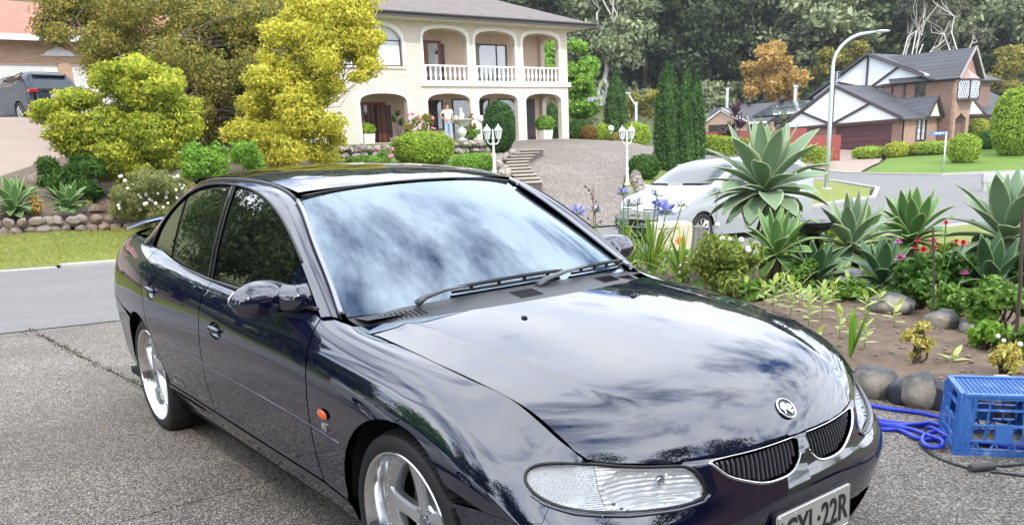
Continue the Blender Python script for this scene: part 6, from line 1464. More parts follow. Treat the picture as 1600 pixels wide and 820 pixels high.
# ---- forest on the hill: a few source trees, then copies
rng = np.random.default_rng(99); protos = []
spec = [(L_GUM, GUM, 'tall grey green gum tree in the forest on the hill'), (L_GUM, DBARK, 'dark gum tree in the forest on the hill'), (L_GUM2, GUM, 'pale grey leaved gum tree in the forest on the hill'), (L_GUM3, BARK, 'yellowish green gum tree in the forest on the hill'), (L_GUM, BARK, 'broad dull green gum tree in the forest on the hill'), (L_GUM4, DBARK, 'very dark bushy tree in the forest on the hill')]
spots = []; rows_seen = {}
for D, n_, z_ in ((100, 22, 0), (109, 24, 0), (120, 26, 0), (134, 27, 0), (150, 25, 0), (172, 21, 0)):
    for k in range(n_):
        u = -60+1760*(k+.5)/n_+rng.normal()*18; spots.append((u, D+rng.normal()*3, len(rows_seen.setdefault(D, [])))); rows_seen[D].append(u)
for i, (lm, bk, lb) in enumerate(spec):
    bl = []
    hh = 13+2*rng.random()
    for k in range(26):
        zc = hh*(.26+.72*rng.random()); a = rng.random()*2*PI; q = (1.2+2.6*rng.random())*(1.15-.7*max(0, (zc/hh-.6))); r_ = 1.0+1.2*rng.random(); bl.append(((q*math.cos(a), q*math.sin(a), zc), (r_, r_, r_*.62)))
    protos.append((tree('gum_tree', (0, 0, 0), bl, lm, bk, 9500, .50, 200+i, trunk=hh*.35, r=.24, label=lb, group='gum trees of the forest on the hill', stems=1, twigs=8, rough=.3, aspect=.55, shell=.75), lb))
used = set()
ORD = 'first second third fourth fifth sixth seventh eighth ninth tenth eleventh twelfth thirteenth fourteenth fifteenth sixteenth seventeenth eighteenth nineteenth twentieth'.split()+['twenty-'+w for w in 'first second third fourth fifth sixth seventh eighth ninth'.split()]
ROW = {100: 'nearest', 109: 'second', 120: 'third', 134: 'fourth', 150: 'fifth', 172: 'farthest'}
for (u, D, iu) in spots:
    k = int(rng.integers(0, 6)) if not (880 < u < 1180) else int(rng.choice([0, 1, 4, 1, 5])); p = atd(u, 200, D); x, y = p.x, p.y
    if 1500 < u and D < 104 and rng.random() < .2: continue
    loc = Vector((x, y, gz(x, y)-.3)); s = 1.12+.38*rng.random()-(.10 if D < 104 else 0); s *= (1.0 if u > 500 else .95)
    o, lb = protos[k]; Dr = min(ROW, key=lambda r: abs(r-D)); lb = spec[k][2].split(' in the')[0]+', %s from left in the %s forest row' % (ORD[iu], ROW[Dr])
    if k in used: copy_tree(o, loc=loc, label=lb, rz=rng.random()*6.28, scale=(s*(.9+.3*rng.random()), s*(.9+.3*rng.random()), s*(.85+.3*rng.random())))
    else: used.add(k); o['label'] = lb; o.location = loc; o.scale = (s, s, s)
# white-limbed gum
base = GP(1425, 200, 92); gw = tree('gum_tree', base, pblobs(base, [(1440,15,30),(1470,30,28),(1410,20,24),(1480,60,24),(1500,20,26),(1450,-20,34),(1530,50,22)], 92, rng, k=.5), L_GUM2, GUM, 18000, .40, 301, trunk=4.5, stems=3, r=.26, label='gum tree with bare white limbs above the grey tiled roof', twigs=9, spread=1.2)
# leafy floor of the forest
n = 26000; D_ = 92+75*rng.random(n); U_ = -80+1800*rng.random(n); pts = np.array([tuple(atd(u, 205, d)) for u, d in zip(U_, D_)]); pts[:, 2] = gz_arr(pts[:, 0], pts[:, 1])+2.6*rng.random(n)**1.5
us = leaf_mesh('undergrowth', pts, rng.normal(size=(n, 3)), .9, L_GUM, None, rng, .6, 1.0); tag(us, 'dark green scrub filling the forest floor under the gum trees', 'scrub', kind='stuff')
# ---- trees and a house on the camera's side of the street (seen in the reflections, the tallest added for shade)
for i, (x, y, R_, h) in enumerate([(-19, -6.5, 3.4, 8), (-24, -11, 3.6, 9), (-31, -9, 4, 9), (-27, -18, 4.5, 10), (-15, -9, 3.0, 7), (-13, -16, 3.4, 8), (-8, -15, 3.2, 8), (-2, -13.5, 3.2, 7.5), (3, -13, 3.0, 8), (14, -9, 4, 15), (13.5, -3.5, 3.6, 15.5), (14.5, 2, 4, 15), (14, 7.5, 3.6, 14), (-18, -22, 4, 9), (-4.5, -18, 4, 9), (-21, -13, 3.2, 7)]):  # the four tallest, behind the house, are unseen additions that shade the driveway
    r_ = np.random.default_rng(400+i); bl = blobset(r_, (0, 0, h*.55), (R_, R_, h*.5), 26, 1.0, 1.5)
    tree('garden_tree', (x, y, gz(x, y)-.1), bl, [L_GUM4, L_GREEN, L_DEEP, L_GUM4][i % 4], DBARK, 9000, .26, 400+i, trunk=1.2, label='leafy garden tree outside the picture, for mirrored foliage and added driveway shade, number %s' % ['one', 'two', 'three', 'four', 'five', 'six', 'seven', 'eight', 'nine', 'ten', 'eleven', 'twelve', 'thirteen', 'fourteen', 'fifteen', 'sixteen'][i], group='garden trees left of the driveway')
# ---------------------------------------------------------------- second car of the driveway (only mirrored), van, suv
def recolor(o, old, new):
    for x in [o]+list(o.children_recursive):
        if x.type == 'MESH' and x.data.materials and x.data.materials[0] == old:
            x.data = x.data.copy(); x.data.materials[0] = new
c2 = copy_tree(PARTS_CAR, loc=(-1.3, -4.5, 0), rz=0, label='pale silver sedan parked left of the dark one, beyond the edge of the photograph'); recolor(c2, PAINT, SILP)
class Wagon:
    """one-box body: x = -distance from the nose, s = half width, z; q runs from the sill (0) over the belt (.45) to the roof middle (1)"""
    def __init__(s, L_, hw, a, belt, roof, front, sq=.60):
        s.L = L_; s.hw = hw; s.zb = spl(a, belt); s.zr = spl(a, roof); s.fr = front; s.sq = sq
    def __call__(s, a, q):
        a = np.atleast_1d(np.asarray(a, float)); q = np.atleast_1d(np.asarray(q, float)); n = len(np.broadcast(a, q).reshape(-1)) if False else max(len(a), len(q)); a = a+0*q; q = q+0*a
        e1 = np.clip(1-a/s.fr, 0, 1); e2 = np.clip(1-(s.L-a)/.30, 0, 1)
        w = s.hw*(1-.42*e1**2.6)*(1-.14*e2**3); zb = s.zb(a); zr = s.zr(a); lo = np.clip(q/.45, 0, 1); up = np.clip((q-.45)/.55, 0, 1)*PI/2
        p = s.sq; c = np.abs(np.cos(up))**p; c[np.cos(up) < 1e-6] = 0
        side = w*(.965+.035*np.sin(lo*PI*.9)); x = np.where(q < .45, side, w*.97*c); z = np.where(q < .45, .2+(zb-.2)*lo, zb+(zr-zb)*np.sin(up)**p)
        nose = .30*e1**3*(np.clip((z-.45)/.5, 0, 1))
        return np.stack([-(a+nose*.5), x, z], 1)
def wheel2(par, x, s, r=.325, mat=ALLOY, hw=.80, spokes=9):
    w = empty('wheel', (x, s*hw, r)); w.parent = par; m0 = Matrix.Rotation(R(-90 if s > 0 else 90), 4, 'X'); b = MB()
    b.lathe([(.215,.085),(.23,.095),(r-.03,.095),(r-.006,.07),(r,.03),(r,-.06),(r-.02,-.09),(.22,-.09)], 40, m0); b.build('tyre', TYRE, w, smooth=40)
    b = MB(); b.lathe([(.217,.088),(.205,.085),(.198,.06),(.19,.0)], 40, m0)
    for k in range(spokes):
        a = 2*PI*k/spokes
        for da in (-.09, .09): b.tube([m0 @ Vector((.04*math.cos(a), .04*math.sin(a), .07)), m0 @ Vector((.20*math.cos(a+da), .20*math.sin(a+da), .072))], [.016, .010], 5)
    b.lathe([(0,.085),(.04,.082),(.05,.06)], 16, m0); b.build('rim', mat, w, smooth=40); b = MB(); b.lathe([(0,.0),(.2,.0)], 20, m0); b.build('wheel_back', VOID, w); return w
def wheelcut(f, x, r, dom=.0, n=18, zc=.325):
    out = []
    for k in range(n):
        an = 2*PI*k/n; a = -x+r*math.cos(an); z = max(.205, zc+r*math.sin(an)); zb = float(f.zb(np.array([a]))[0]); out.append((a, max(.004, .45*(z-.2)/(zb-.2))))
    return out
def on(f, a, q, s, off=0):
    P_ = f(np.array([a]), np.array([q]))[0].copy(); n_ = surf_normals(f, np.array([a]), np.array([q]))[0]; P_ = P_+n_*off; P_[1] *= s; return P_
VW = Wagon(4.75, .90, [0, .25, .6, 1.0, 1.6, 2.4, 3.4, 4.3, 4.75], [.66, .80, .92, 1.00, 1.04, 1.06, 1.08, 1.10, 1.05], [.68, .86, 1.00, 1.13, 1.50, 1.70, 1.76, 1.72, 1.50], .75)
VPAINT = G('white_pearl_paint'); VPAINT.base((.31, .33, .345)); VPAINT.p(Roughness=.35, Coat_Weight=1.0, Coat_Roughness=.02); VPAINT = reg(VPAINT)
van = empty('people_mover', (-9.77, 10.25, road_z(12.2)+.012), -PI/2, label='silver white people mover parked at the far kerb behind the agaves', cat='van'); van.rotation_euler = (0, R(.0), -PI/2)
van.rotation_euler = (0, -math.atan(.036), -PI/2)
wf, wr = wheelcut(VW, -.92, .37), wheelcut(VW, -3.87, .37)
def pv(name, f, outl, mat, par=van, sides=(-1, 1), **k): return panel(name, f, outl, mat, parent=par, sides=sides, depth=k.pop('depth', 0), inset=0, **k)
low_in = [(.0, .0), (.16, .02), (.30, .10), (.34, .20), (.0, .22)]
wsq = [(1.06, 1.0), (1.10, .80), (1.22, .64), (1.95, .70), (1.98, .85), (1.98, 1.0)]
sw1 = [(1.42, .50), (2.25, .49), (2.25, .635), (1.90, .63)]; sw2 = [(2.32, .49), (3.35, .49), (3.35, .635), (2.32, .635)]; sw3 = [(3.42, .49), (4.35, .495), (4.25, .62), (3.42, .635)]
pv('body', VW, [(0, 0), (4.75, 0), (4.75, 1), (0, 1)], VPAINT, holes=[wf, wr], step=.06, edge=.03)
pv('windscreen', VW, wsq, darkglass('van_glass', (.03, .04, .042), 1.42), step=.06, off=.004)
for sg in (-1, 1):
    for w_ in (sw1, sw2, sw3): pv('side_window', VW, w_, TINTG, sides=(sg,), step=.08, off=.004)
    pv('headlight', VW, [(.12, .46), (.30, .50), (1.0, .56), (.85, .47), (.40, .38), (.16, .36)], REFI, sides=(sg,), step=.04, off=.006)
    pv('headlight_seam', VW, [(.30, .52), (1.05, .575), (1.05, .568), (.30, .508)], VOID, sides=(sg,), step=.04, off=.008)
    for a_ in (1.30, 2.28): pv('door_gap', VW, [(a_, .06), (a_+.012, .06), (a_+.012, .47), (a_, .47)], VOID, sides=(sg,), step=.1, off=.003)
    pv('fog_lamp_recess', VW, [(.28, .10), (.46, .09), (.44, .19), (.30, .20)], VOID, sides=(sg,), step=.05, off=.004)
    b = MB(); c_ = Vector(on(VW, 1.28, .47, sg, .10)); b.ell(c_, (.06, .12, .085), 14, 10); b.build('door_mirror', VPAINT, van, smooth=True)
    wheel2(van, -.92, sg, .325, hw=.80); wheel2(van, -3.87, sg, .325, hw=.80)
    b = MB(); b.tube([on(VW, t, .70, sg, .05) for t in np.linspace(2.0, 4.2, 8)], .018, 6); b.build('roof_rail', M('rail_blue_grey', (.25, .36, .42), .4, vary=.05), van, smooth=True)
b = MB(); b.box((-.92-.36, -.82, .20), (-.92+.36, .82, .62)); b.box((-3.87-.36, -.82, .20), (-3.87+.36, .82, .62)); b.build('wheel_wells', VOID, van)
def flat(name, y0, y1, z0, z1, x, mat, par, t=.02, curve=.12):
    b = MB(); n = 8; ys = [y0+(y1-y0)*k/n for k in range(n+1)]
    fr_ = [(x-curve*(y/.8)**2, y) for y in ys]; v = [(a, y, z0) for a, y in fr_]+[(a, y, z1) for a, y in fr_]+[(a-t, y, z0) for a, y in fr_]+[(a-t, y, z1) for a, y in fr_]; m_ = n+1
    b.add(v, [[k, k+1, m_+k+1, m_+k] for k in range(n)]+[[2*m_+k, 3*m_+k, 3*m_+k+1, 2*m_+k+1] for k in range(n)]+[[m_+k, m_+k+1, 3*m_+k+1, 3*m_+k] for k in range(n)]+[[k, 2*m_+k, 2*m_+k+1, k+1] for k in range(n)]); return b.build(name, mat, par)
flat('front_bumper', -.60, .60, .22, .70, .030, VPAINT, van, .3, .22); flat('lower_intake', -.46, .46, .24, .385, .046, VOID, van, .03, .22); flat('upper_intake', -.50, .50, .405, .53, .042, VOID, van, .03, .22); flat('intake_bar', -.50, .50, .385, .405, .052, CHROME, van, .02, .22)
flat('bonnet_slot', .16, .50, .715, .735, .01, VOID, van, .02, .22); flat('bonnet_slot', -.50, -.16, .715, .735, .01, VOID, van, .02, .22)
b = MB(); b.tube([(.045, .07*math.cos(a), .69+.05*math.sin(a)) for a in np.linspace(0, 2*PI, 20)], .008, 6, caps=False); b.tube([(.045, .03*math.cos(a), .69+.05*math.sin(a)) for a in np.linspace(0, 2*PI, 16)], .007, 6, caps=False); b.build('badge', CHROME, van, smooth=True)
b = MB(); b.box((.045, -.186, .55), (.055, .186, .665)); pp = b.build('number_plate', pl, van); text('plate_text', 'AWK·03S', .095, PB, Matrix.Translation((.057, 0, .607)) @ Matrix.Rotation(R(90), 4, 'Z') @ Matrix.Rotation(R(90), 4, 'X'), pp, font_scale=(.78, 1), bold=.002)
b = MB(); b.tube([on(VW, 1.10, .97, 1, .015), on(VW, 1.13, .80, 1, .02), on(VW, 1.19, .68, 1, .015)], .014, 6); b.build('wiper', RUB, van); b = MB(); b.tube([on(VW, 1.08, .97, -1, .02), on(VW, 1.11, .82, -1, .02), on(VW, 1.15, .72, -1, .015)], .014, 6); b.build('wiper', RUB, van)
# suv on the neighbour's drive
SV = Wagon(4.6, .93, [0, .3, .9, 1.5, 2.4, 3.6, 4.3, 4.6], [.72, .86, .95, 1.0, 1.03, 1.08, 1.10, 1.0], [.74, .92, 1.02, 1.25, 1.64, 1.68, 1.58, 1.12], .7, .5)
SP = paint('slate_blue_paint', (.035, .045, .062), 1.5, False)
q = GP(94, 185, 31); hd_ = R(196); suv = empty('parked_suv', (q.x+4.6*math.cos(hd_), q.y+4.6*math.sin(hd_), q.z+.04), hd_, label='dark slate suv parked in front of the white roller door, seen from behind', cat='car')
for sg in (-1, 1):
    pass
pv('body', SV, [(0, 0), (4.6, 0), (4.6, 1), (0, 1)], SP, par=suv, holes=[wheelcut(SV, -.9, .40, zc=.36), wheelcut(SV, -3.65, .40, zc=.36)], step=.07, edge=.04)
pv('windscreen', SV, [(1.45, 1), (1.5, .75), (1.6, .62), (2.2, .66), (2.3, 1)], WIND, par=suv, step=.1, off=.004)
for sg in (-1, 1):
    for w_ in ([(1.75, .50), (2.55, .49), (2.55, .66), (2.2, .66)], [(2.62, .49), (3.4, .49), (3.4, .66), (2.62, .66)], [(3.48, .49), (4.1, .52), (4.0, .64), (3.48, .66)]): pv('side_window', SV, w_, TINTG, par=suv, sides=(sg,), step=.1, off=.004)
    wheel2(suv, -.9, sg, .36, hw=.84, spokes=5); wheel2(suv, -3.65, sg, .36, hw=.84, spokes=5)
    b = MB(); b.ell((-1.75, sg*1.02, 1.08), (.07, .13, .08), 12, 8); b.build('door_mirror', BLACK, suv, smooth=True)
    b = MB(); b.box((-4.63, sg*.78-.16, .98), (-4.40, sg*.78+.14, 1.10)); b.build('tail_light', RED, suv, bevel=.02)
    b = MB(); b.tube([on(SV, t, .74, sg, .04) for t in np.linspace(2.2, 4.0, 6)], .02, 6); b.build('roof_rail', BLACK, suv)
b = MB(); b.add([(-4.50, -.62, 1.14), (-4.50, .62, 1.14), (-4.30, .55, 1.54), (-4.30, -.55, 1.54), (-4.40, -.62, 1.14), (-4.40, .62, 1.14), (-4.2, .55, 1.54), (-4.2, -.55, 1.54)], [[0,1,2,3],[7,6,5,4],[0,1,5,4],[1,2,6,5],[2,3,7,6],[3,0,4,7]]); b.build('rear_window', WIND, suv)
b = MB(); b.box((-4.45, -.60, 1.56), (-4.15, .60, 1.61)); b.build('rear_spoiler', SP, suv, bevel=.02)
b = MB(); b.box((-4.66, -.80, .30), (-4.45, .80, .62)); b.build('rear_bumper', BLACK, suv, bevel=.04); b = MB(); b.box((-4.63, -.5, 1.02), (-4.58, .5, 1.06)); b.build('chrome_strip', CHROME, suv)
b = MB(); b.box((-4.64, -.2, .78), (-4.60, .2, .90)); b.build('number_plate', pl, suv); b = MB(); b.box((-4.60, -.70, .60), (-4.35, .70, 1.15)); b.build('tailgate', SP, suv, bevel=.04)
b = MB(); b.box((-1.3, -.82, .2), (-.5, .82, .66)); b.box((-4.05, -.82, .2), (-3.25, .82, .66)); b.build('wheel_wells', VOID, suv)
# ---------------------------------------------------------------- terraces, walls, steps in front of the cream house
STONE = G('rubble_stone'); co = STONE.co(); v_ = STONE.n('ShaderNodeTexVoronoi', Scale=3.2); STONE.l(co, v_); e_ = STONE.n('ShaderNodeTexVoronoi', feature='DISTANCE_TO_EDGE', Scale=3.2); STONE.l(co, e_)
s_ = STONE.n('ShaderNodeSeparateColor'); STONE.l(v_.outputs['Color'], s_); STONE.base(STONE.mixc(STONE.ramp(e_.outputs[0], [(0, 0), (.08, 1)]), (.05, .042, .038), STONE.mixc(STONE.noise(co, 9, 5), STONE.ramp(s_.outputs[0], [(0, (.13, .11, .10)), (.5, (.26, .23, .20)), (1, (.44, .39, .34))]), (.30, .26, .22)))); STONE.p(Roughness=.9); STONE.bump(e_.outputs[0], 1.0, .08); STONE = reg(STONE)
def rock_mesh(mb, c, r, seed, squash=.75, n=3):
    bm = bmesh.new(); bmesh.ops.create_icosphere(bm, subdivisions=n, radius=1); rr = Vector(r) if hasattr(r, '__len__') else Vector((r, r, r*squash)); rg = random.Random(seed); o_ = Vector((rg.random()*50, rg.random()*50, rg.random()*50))
    # a few flattening planes make it stone-like
    pls = [(Vector((rg.gauss(0, 1), rg.gauss(0, 1), rg.gauss(0, 1))).normalized(), .62+.25*rg.random()) for _ in range(7)]
    for v in bm.verts:
        d = v.co.normalized(); k = 1.0
        for pn, pd in pls:
            dd = d.dot(pn)
            if dd > .01: k = min(k, pd/dd)
        k *= 1+.10*noise.noise(d*1.6+o_)+.045*noise.noise(d*5+o_)+.02*noise.noise(d*14+o_); v.co = Vector((d.x*rr.x, d.y*rr.y, d.z*rr.z))*k
    vs = [v.co+Vector(c) for v in bm.verts]; fs = [[v.index for v in f.verts] for f in bm.faces]; bm.free(); mb.add(vs, fs)
def rubble(name, pts, h, mat, label, seed, cat='wall', r=.17, z0=None, rows=2, w=.3):
    """low wall laid from individual irregular stones"""
    rg = random.Random(seed); root = pts[0]; mb = MB(); n_ = 0
    for a, b_ in zip(pts[:-1], pts[1:]):
        L_ = math.hypot(b_[0]-a[0], b_[1]-a[1]); k = max(1, int(L_/(r*1.55)))
        for j in range(k):
            for q in range(rows):
                t = (j+.5*(q % 2)+.2*rg.random())/k; x = a[0]+(b_[0]-a[0])*t+rg.gauss(0, .03); y = a[1]+(b_[1]-a[1])*t+rg.gauss(0, .03); zb = gz(x, y) if z0 is None else z0
                rock_mesh(mb, (x-root[0], y-root[1], zb+h*(q+.42)/rows-gz(*root[:2])), (r*(.8+.5*rg.random()), r*(.8+.5*rg.random()), h/rows*.66), seed*1000+n_, n=2); n_ += 1
    o = mb.build(name, mat, smooth=30, fix=False, label=label, cat=cat); o.location = (root[0], root[1], gz(*root[:2])); return o
RK1 = G('bank_rock'); co = RK1.co(); f = RK1.noise(co, 2.3, 6, .65); f2 = RK1.vor(co, 1.8, out=1); RK1.base(RK1.mixc(RK1.ramp(RK1.noise(co, 1.1, 3), [(.4, 0), (.6, 1)]), RK1.ramp(f, [(.3, (.11, .07, .055)), (.6, (.25, .17, .13)), (.8, (.48, .41, .34))]), (.24, .20, .17))); RK1.p(Roughness=.9); RK1.bump(f, .6, .04); RK1 = reg(RK1)
rubble('rock_edging', [(-16.75, -6), (-16.6, -2.5), (-16.5, 0), (-16.35, 2.2), (-16.3, 4.6), (-16.2, 7)], .32, RK1, 'low edging of pinkish rocks between the grass verge and the bank', 3, r=.13)
drape('bank_soil', [(-16.6, -2.2), (-16.5, 0), (-16.35, 2.2), (-16.3, 7), (-16.8, 9.4), (-22, 9.6), (-27, 9.4), (-27.5, 6.2), (-24.4, 3.5), (-21.8, 1.4), (-19.5, -.5)], MULCH, .6, .10, kind='structure')
rg = random.Random(8)
for i in range(9):
    u, v, D = [(88, 300, 17.8), (62, 292, 18.2), (45, 340, 16.9), (150, 338, 16.9), (190, 345, 16.8), (82, 262, 19.5), (15, 345, 16.7), (100, 285, 18.4), (168, 330, 17.2)][i]
    q = GP(u, v, D); mb = MB(); rock_mesh(mb, (0, 0, .05), .16+.10*rg.random(), 700+i); o = mb.build('bank_stone', RK1, smooth=30, group='stones lying on the bank', label=['brown stone behind the strap leaved clump on the bank', 'brown stone half way up the bank', 'flat stone between the two agaves of the bank', 'stone right of the smaller bank agave', 'stone just left of the daisy bush', 'stone below the pink driveway edge', 'stone left of the orange plant', 'stone beside the strap leaved clump', 'stone behind the yellow striped plant'][i], cat='rock'); o.location = q+Vector((0, 0, .08))
UT = 1.80
def UP(u, v): return XP(u, v, -28.5, UT)
b = MB()
drape('upper_lawn', [(-29.65, 10.5), (-26.35, 10.5), (-26.35, 19.2), (-27.2, 19.7), (-29.65, 19.85)], LAWN, .8, 0, zf=lambda x, y: UT+0*x, thick=.6, kind='structure')
rubble('terrace_wall', [(-26.25, 10.4), (-26.2, 14), (-26.2, 17.3), (-26.3, 19.2), (-27.3, 19.8)], .50, STONE, 'dark rubble stone wall holding the upper lawn of the cream house', 5, r=.24, z0=1.28)
LL = [(-17.0, 8.5), (-17.0, 12.3), (-18.2, 13.35), (-19.6, 14.2), (-21.2, 15.2), (-22.6, 16.4), (-23.8, 17.7), (-24.9, 18.8), (-26.0, 19.1), (-26.0, 8.5)]
lz = lambda x, y: .74+(-18.0-x)*.070
drape('lower_lawn', LL, LAWN, .6, 0, zf=lz, thick=.8, kind='structure')
for i in range(len(LL)): pass
cv = LL[1:9]; mb = MB(); n_ = 0; root = Vector((cv[0][0], cv[0][1], 0)); rgx = random.Random(4)
for a, c_ in zip(cv[:-1], cv[1:]):
    k = 5
    for j in range(k):
        t = (j+.5)/k; x = a[0]+(c_[0]-a[0])*t+.05; y = a[1]+(c_[1]-a[1])*t+.12; zt = float(lz(x, y)); zg_ = gz(x, y)
        rows = max(1, int((zt-zg_+.15)/.24))
        for q in range(rows+1): rock_mesh(mb, (x-root.x+rgx.gauss(0, .03), y-root.y+rgx.gauss(0, .04), zg_+.05+(zt-zg_)*q/max(1, rows)), (.20, .18, .15), 4000+n_, n=2); n_ += 1
o = mb.build('curved_retaining_wall', STONE, smooth=30, fix=False, label='curved grey stone retaining wall along the edge of the lower lawn', cat='wall'); o.location = root
ST = empty('curved_steps', (-18.4, 14.2, .3), label='flight of curved stone steps climbing beside the retaining wall', cat='steps'); STM = M('step_stone', (.34, .30, .25), .85, vary=.2, scale=3); STD = M('step_riser', (.12, .10, .085), .9, vary=.25)
path = [(-18.0, 13.75), (-18.9, 14.35), (-19.9, 14.95), (-20.9, 15.6), (-21.9, 16.4), (-22.7, 17.3), (-23.5, 18.3)]
for k in range(11):
    t = k/10*(len(path)-1.001); i = int(t); f_ = t-i; x = path[i][0]+(path[i+1][0]-path[i][0])*f_; y = path[i][1]+(path[i+1][1]-path[i][1])*f_
    dx, dy = path[i+1][0]-path[i][0], path[i+1][1]-path[i][1]; L_ = math.hypot(dx, dy); dx /= L_; dy /= L_; nx_, ny_ = -dy, dx   # n points towards the drive side
    if ny_ < 0: nx_, ny_ = -nx_, -ny_
    zt = .42+k*.088+.05; mt = Matrix(((dx, nx_, 0, x-ST.location.x), (dy, ny_, 0, y-ST.location.y), (0, 0, 1, 0), (0, 0, 0, 1)))
    b = MB(); b.box((-.12, 0, gz(x, y)-.25-ST.location.z), (.60, .72, zt-.045-ST.location.z), mt); s = b.build('step', STD, ST); b = MB(); b.box((-.16, -.02, zt-.045-ST.location.z), (.60, .75, zt-ST.location.z), mt); b.build('tread', STM, s, bevel=.01)
rubble('stone_edging', [(-14.6, 16.0), (-16.0, 16.9), (-18.2, 18.8), (-20.2, 21.6), (-22.5, 24.6)], .32, STONE, 'uneven stone edging along the right side of the house driveway', 9, r=.2, rows=1)
# lamp posts
LW = M('white_lamp_metal', (.74, .74, .73), .4, vary=.03); LGL = M('lamp_glass_grey', (.42, .46, .50), .15, vary=.05)
def lamp_post(u, v, D, h, label):
    q = GP(u, v, D)
    if u < 900:
        q = LP(u, v)
    else:
        q = XP(u, v, -17.2, 0); q.z = gz(q.x, q.y); d = ray(u, 201); h = min(2.3, float(CAM[2]+d[2]*(q.x-CAM[0])/d[0])-q.z)
    t = empty('lamp_post', q, label=label, cat='lamp', group='white garden lamp posts'); b = MB()
    b.lathe([(.09, 0), (.09, .05), (.05, .12), (.045, .45), (.06, .5), (.035, .56), (.032, h-.32), (.05, h-.30), (.03, h-.26), (.02, h-.1), (.0, h-.02)], 12)
    for s in (-1, 1): b.tube([(0, 0, h-.42), (0, s*.10, h-.46), (0, s*.19, h-.40), (0, s*.20, h-.33)], .015, 6)
    b.build('post', LW, t, smooth=45)
    for s in (-1, 1):
        l = MB(); mt = Matrix.Translation((0, s*.20, h-.33)); l.lathe([(.02, 0), (.045, .02), (.05, .03)], 6, mt); l.lathe([(.125, .25), (.10, .29), (.05, .36), (.015, .38), (.02, .41), (0, .44)], 6, mt)
        for k in range(6):
            a = 2*PI*k/6; l.tube([mt @ Vector((.05*math.cos(a), .05*math.sin(a), .02)), mt @ Vector((.105*math.cos(a), .105*math.sin(a), .26))], .010, 4)
        lo_ = l.build('lantern', LW, t); g_ = MB(); g_.lathe([(.045, .03), (.095, .25)], 6, mt); g_.build('lantern_glass', LGL, lo_)
    return t
lamp_post(773, 272, 25, 1.28, 'white two lantern lamp post on the lower lawn beside the curved steps'); lamp_post(980, 277, 22.5, 1.36, 'white two lantern lamp post among bushes right of the house driveway')
def globe(u, v, D, h, label):
    q = GP(u, v, D) if u > 800 else UP(u, v); t = empty('globe_lamp', q, label=label, cat='lamp', group='white globe lamps'); b = MB(); b.lathe([(.07, 0), (.04, .05), (.035, h-.25), (.07, h-.22)], 10); b.build('post', LW, t, smooth=45); b = MB(); b.ell((0, 0, h-.08), (.15, .15, .15), 14, 10); b.build('globe', M('opal_globe', (.78, .78, .76), .3, vary=0), t, smooth=True)
globe(753, 222, 37.5, .95, 'white globe lamp on the upper lawn behind the egg shaped topiary'); globe(955, 217, 42, .85, 'white globe lamp at the top of the driveway near the round bushes')
# street lamps
GV = M('galvanised_steel', (.52, .57, .60), .35, .45, vary=.06)
q = GP(1291, 296, 31); sl = empty('street_lamp', q, label='tall grey street lamp with a long curved arm in front of the dark brick house', cat='street lamp'); hT = 6.2; b = MB(); arm = Vector((.33, .94, 0)) if False else Vector((CR[0], CR[1], 0)).normalized()
c_ = [Vector((0, 0, 0)), Vector((0, 0, 2.4)), Vector((0, 0, 4.55))]+[Vector((0, 0, 4.55))+arm*(1.25*(1-math.cos(t)))+Vector((0, 0, 1.15*math.sin(t))) for t in np.linspace(.15, 1.35, 9)]
e_ = c_[-1]; c_ += [e_+arm*.30+Vector((0, 0, .04)), e_+arm*.62+Vector((0, 0, .07))]; b.tube(c_, [.085, .078, .068]+[.060]*9+[.045, .035], 14); b.tube([(0, 0, 0), (0, 0, .06)], .2, 12); b.build('pole', GV, sl, smooth=True, fix=False)
b = MB(); h_ = e_+arm*.80+Vector((0, 0, .07)); ang = math.atan2(arm.y, arm.x); b.ell(h_, (.30, .13, .055), 16, 8, mtx=Matrix.Rotation(ang, 4, 'Z')); b.build('lamp_head', GV, sl, smooth=True)
q = GP(994, 200, 62); s2 = empty('street_lamp', q, label='small distant street light with a slanted arm left of the tall cypresses', cat='street lamp'); top = atd(994, 160, 62)-q; tip = atd(981, 146, 62)-q; b = MB(); b.tube([(0, 0, 0), top], .09, 8); b.tube([top-Vector((0, 0, .3)), tip], .05, 6); b.build('pole', GV, s2); b = MB(); b.ell(tip, (.25, .2, .07), 10, 6); b.build('lamp_head', GV, s2, smooth=True)
# street sign
q = GP(1473, 271, 43); sg_ = empty('street_sign', q, label='blue street name sign on a thin grey post at the lawn edge', cat='sign'); top = atd(1479, 206, 43); b = MB(); b.tube([(0, 0, -.1), top-q], .045, 8); b.build('post', GV, sg_, smooth=True)
d_ = Vector((-CR[0], -CR[1], 0)).normalized()*.95+Vector((-.2, -.25, 0))*.3; d_.normalize(); n_ = Vector((CF[0], CF[1], 0)).normalized()*-1; n_ = (n_-d_*n_.dot(d_)).normalized(); tp = top-q; mt = Matrix(((-d_.x, 0, n_.x, tp.x+d_.x*.38), (-d_.y, 0, n_.y, tp.y+d_.y*.38), (0, 1, 0, tp.z-.06), (0, 0, 0, 1)))
b = MB(); b.prism(rrect(.80, .16, .02), -.012, .012, mt); sb = b.build('name_blade', M('sign_blue', (.03, .17, .55), .4, vary=.03), sg_); text('sign_text', '4 RIDALE CT', .105, WHITE, mt @ Matrix.Translation((0, 0, .014)), sb, font_scale=(.95, 1), bold=.003)
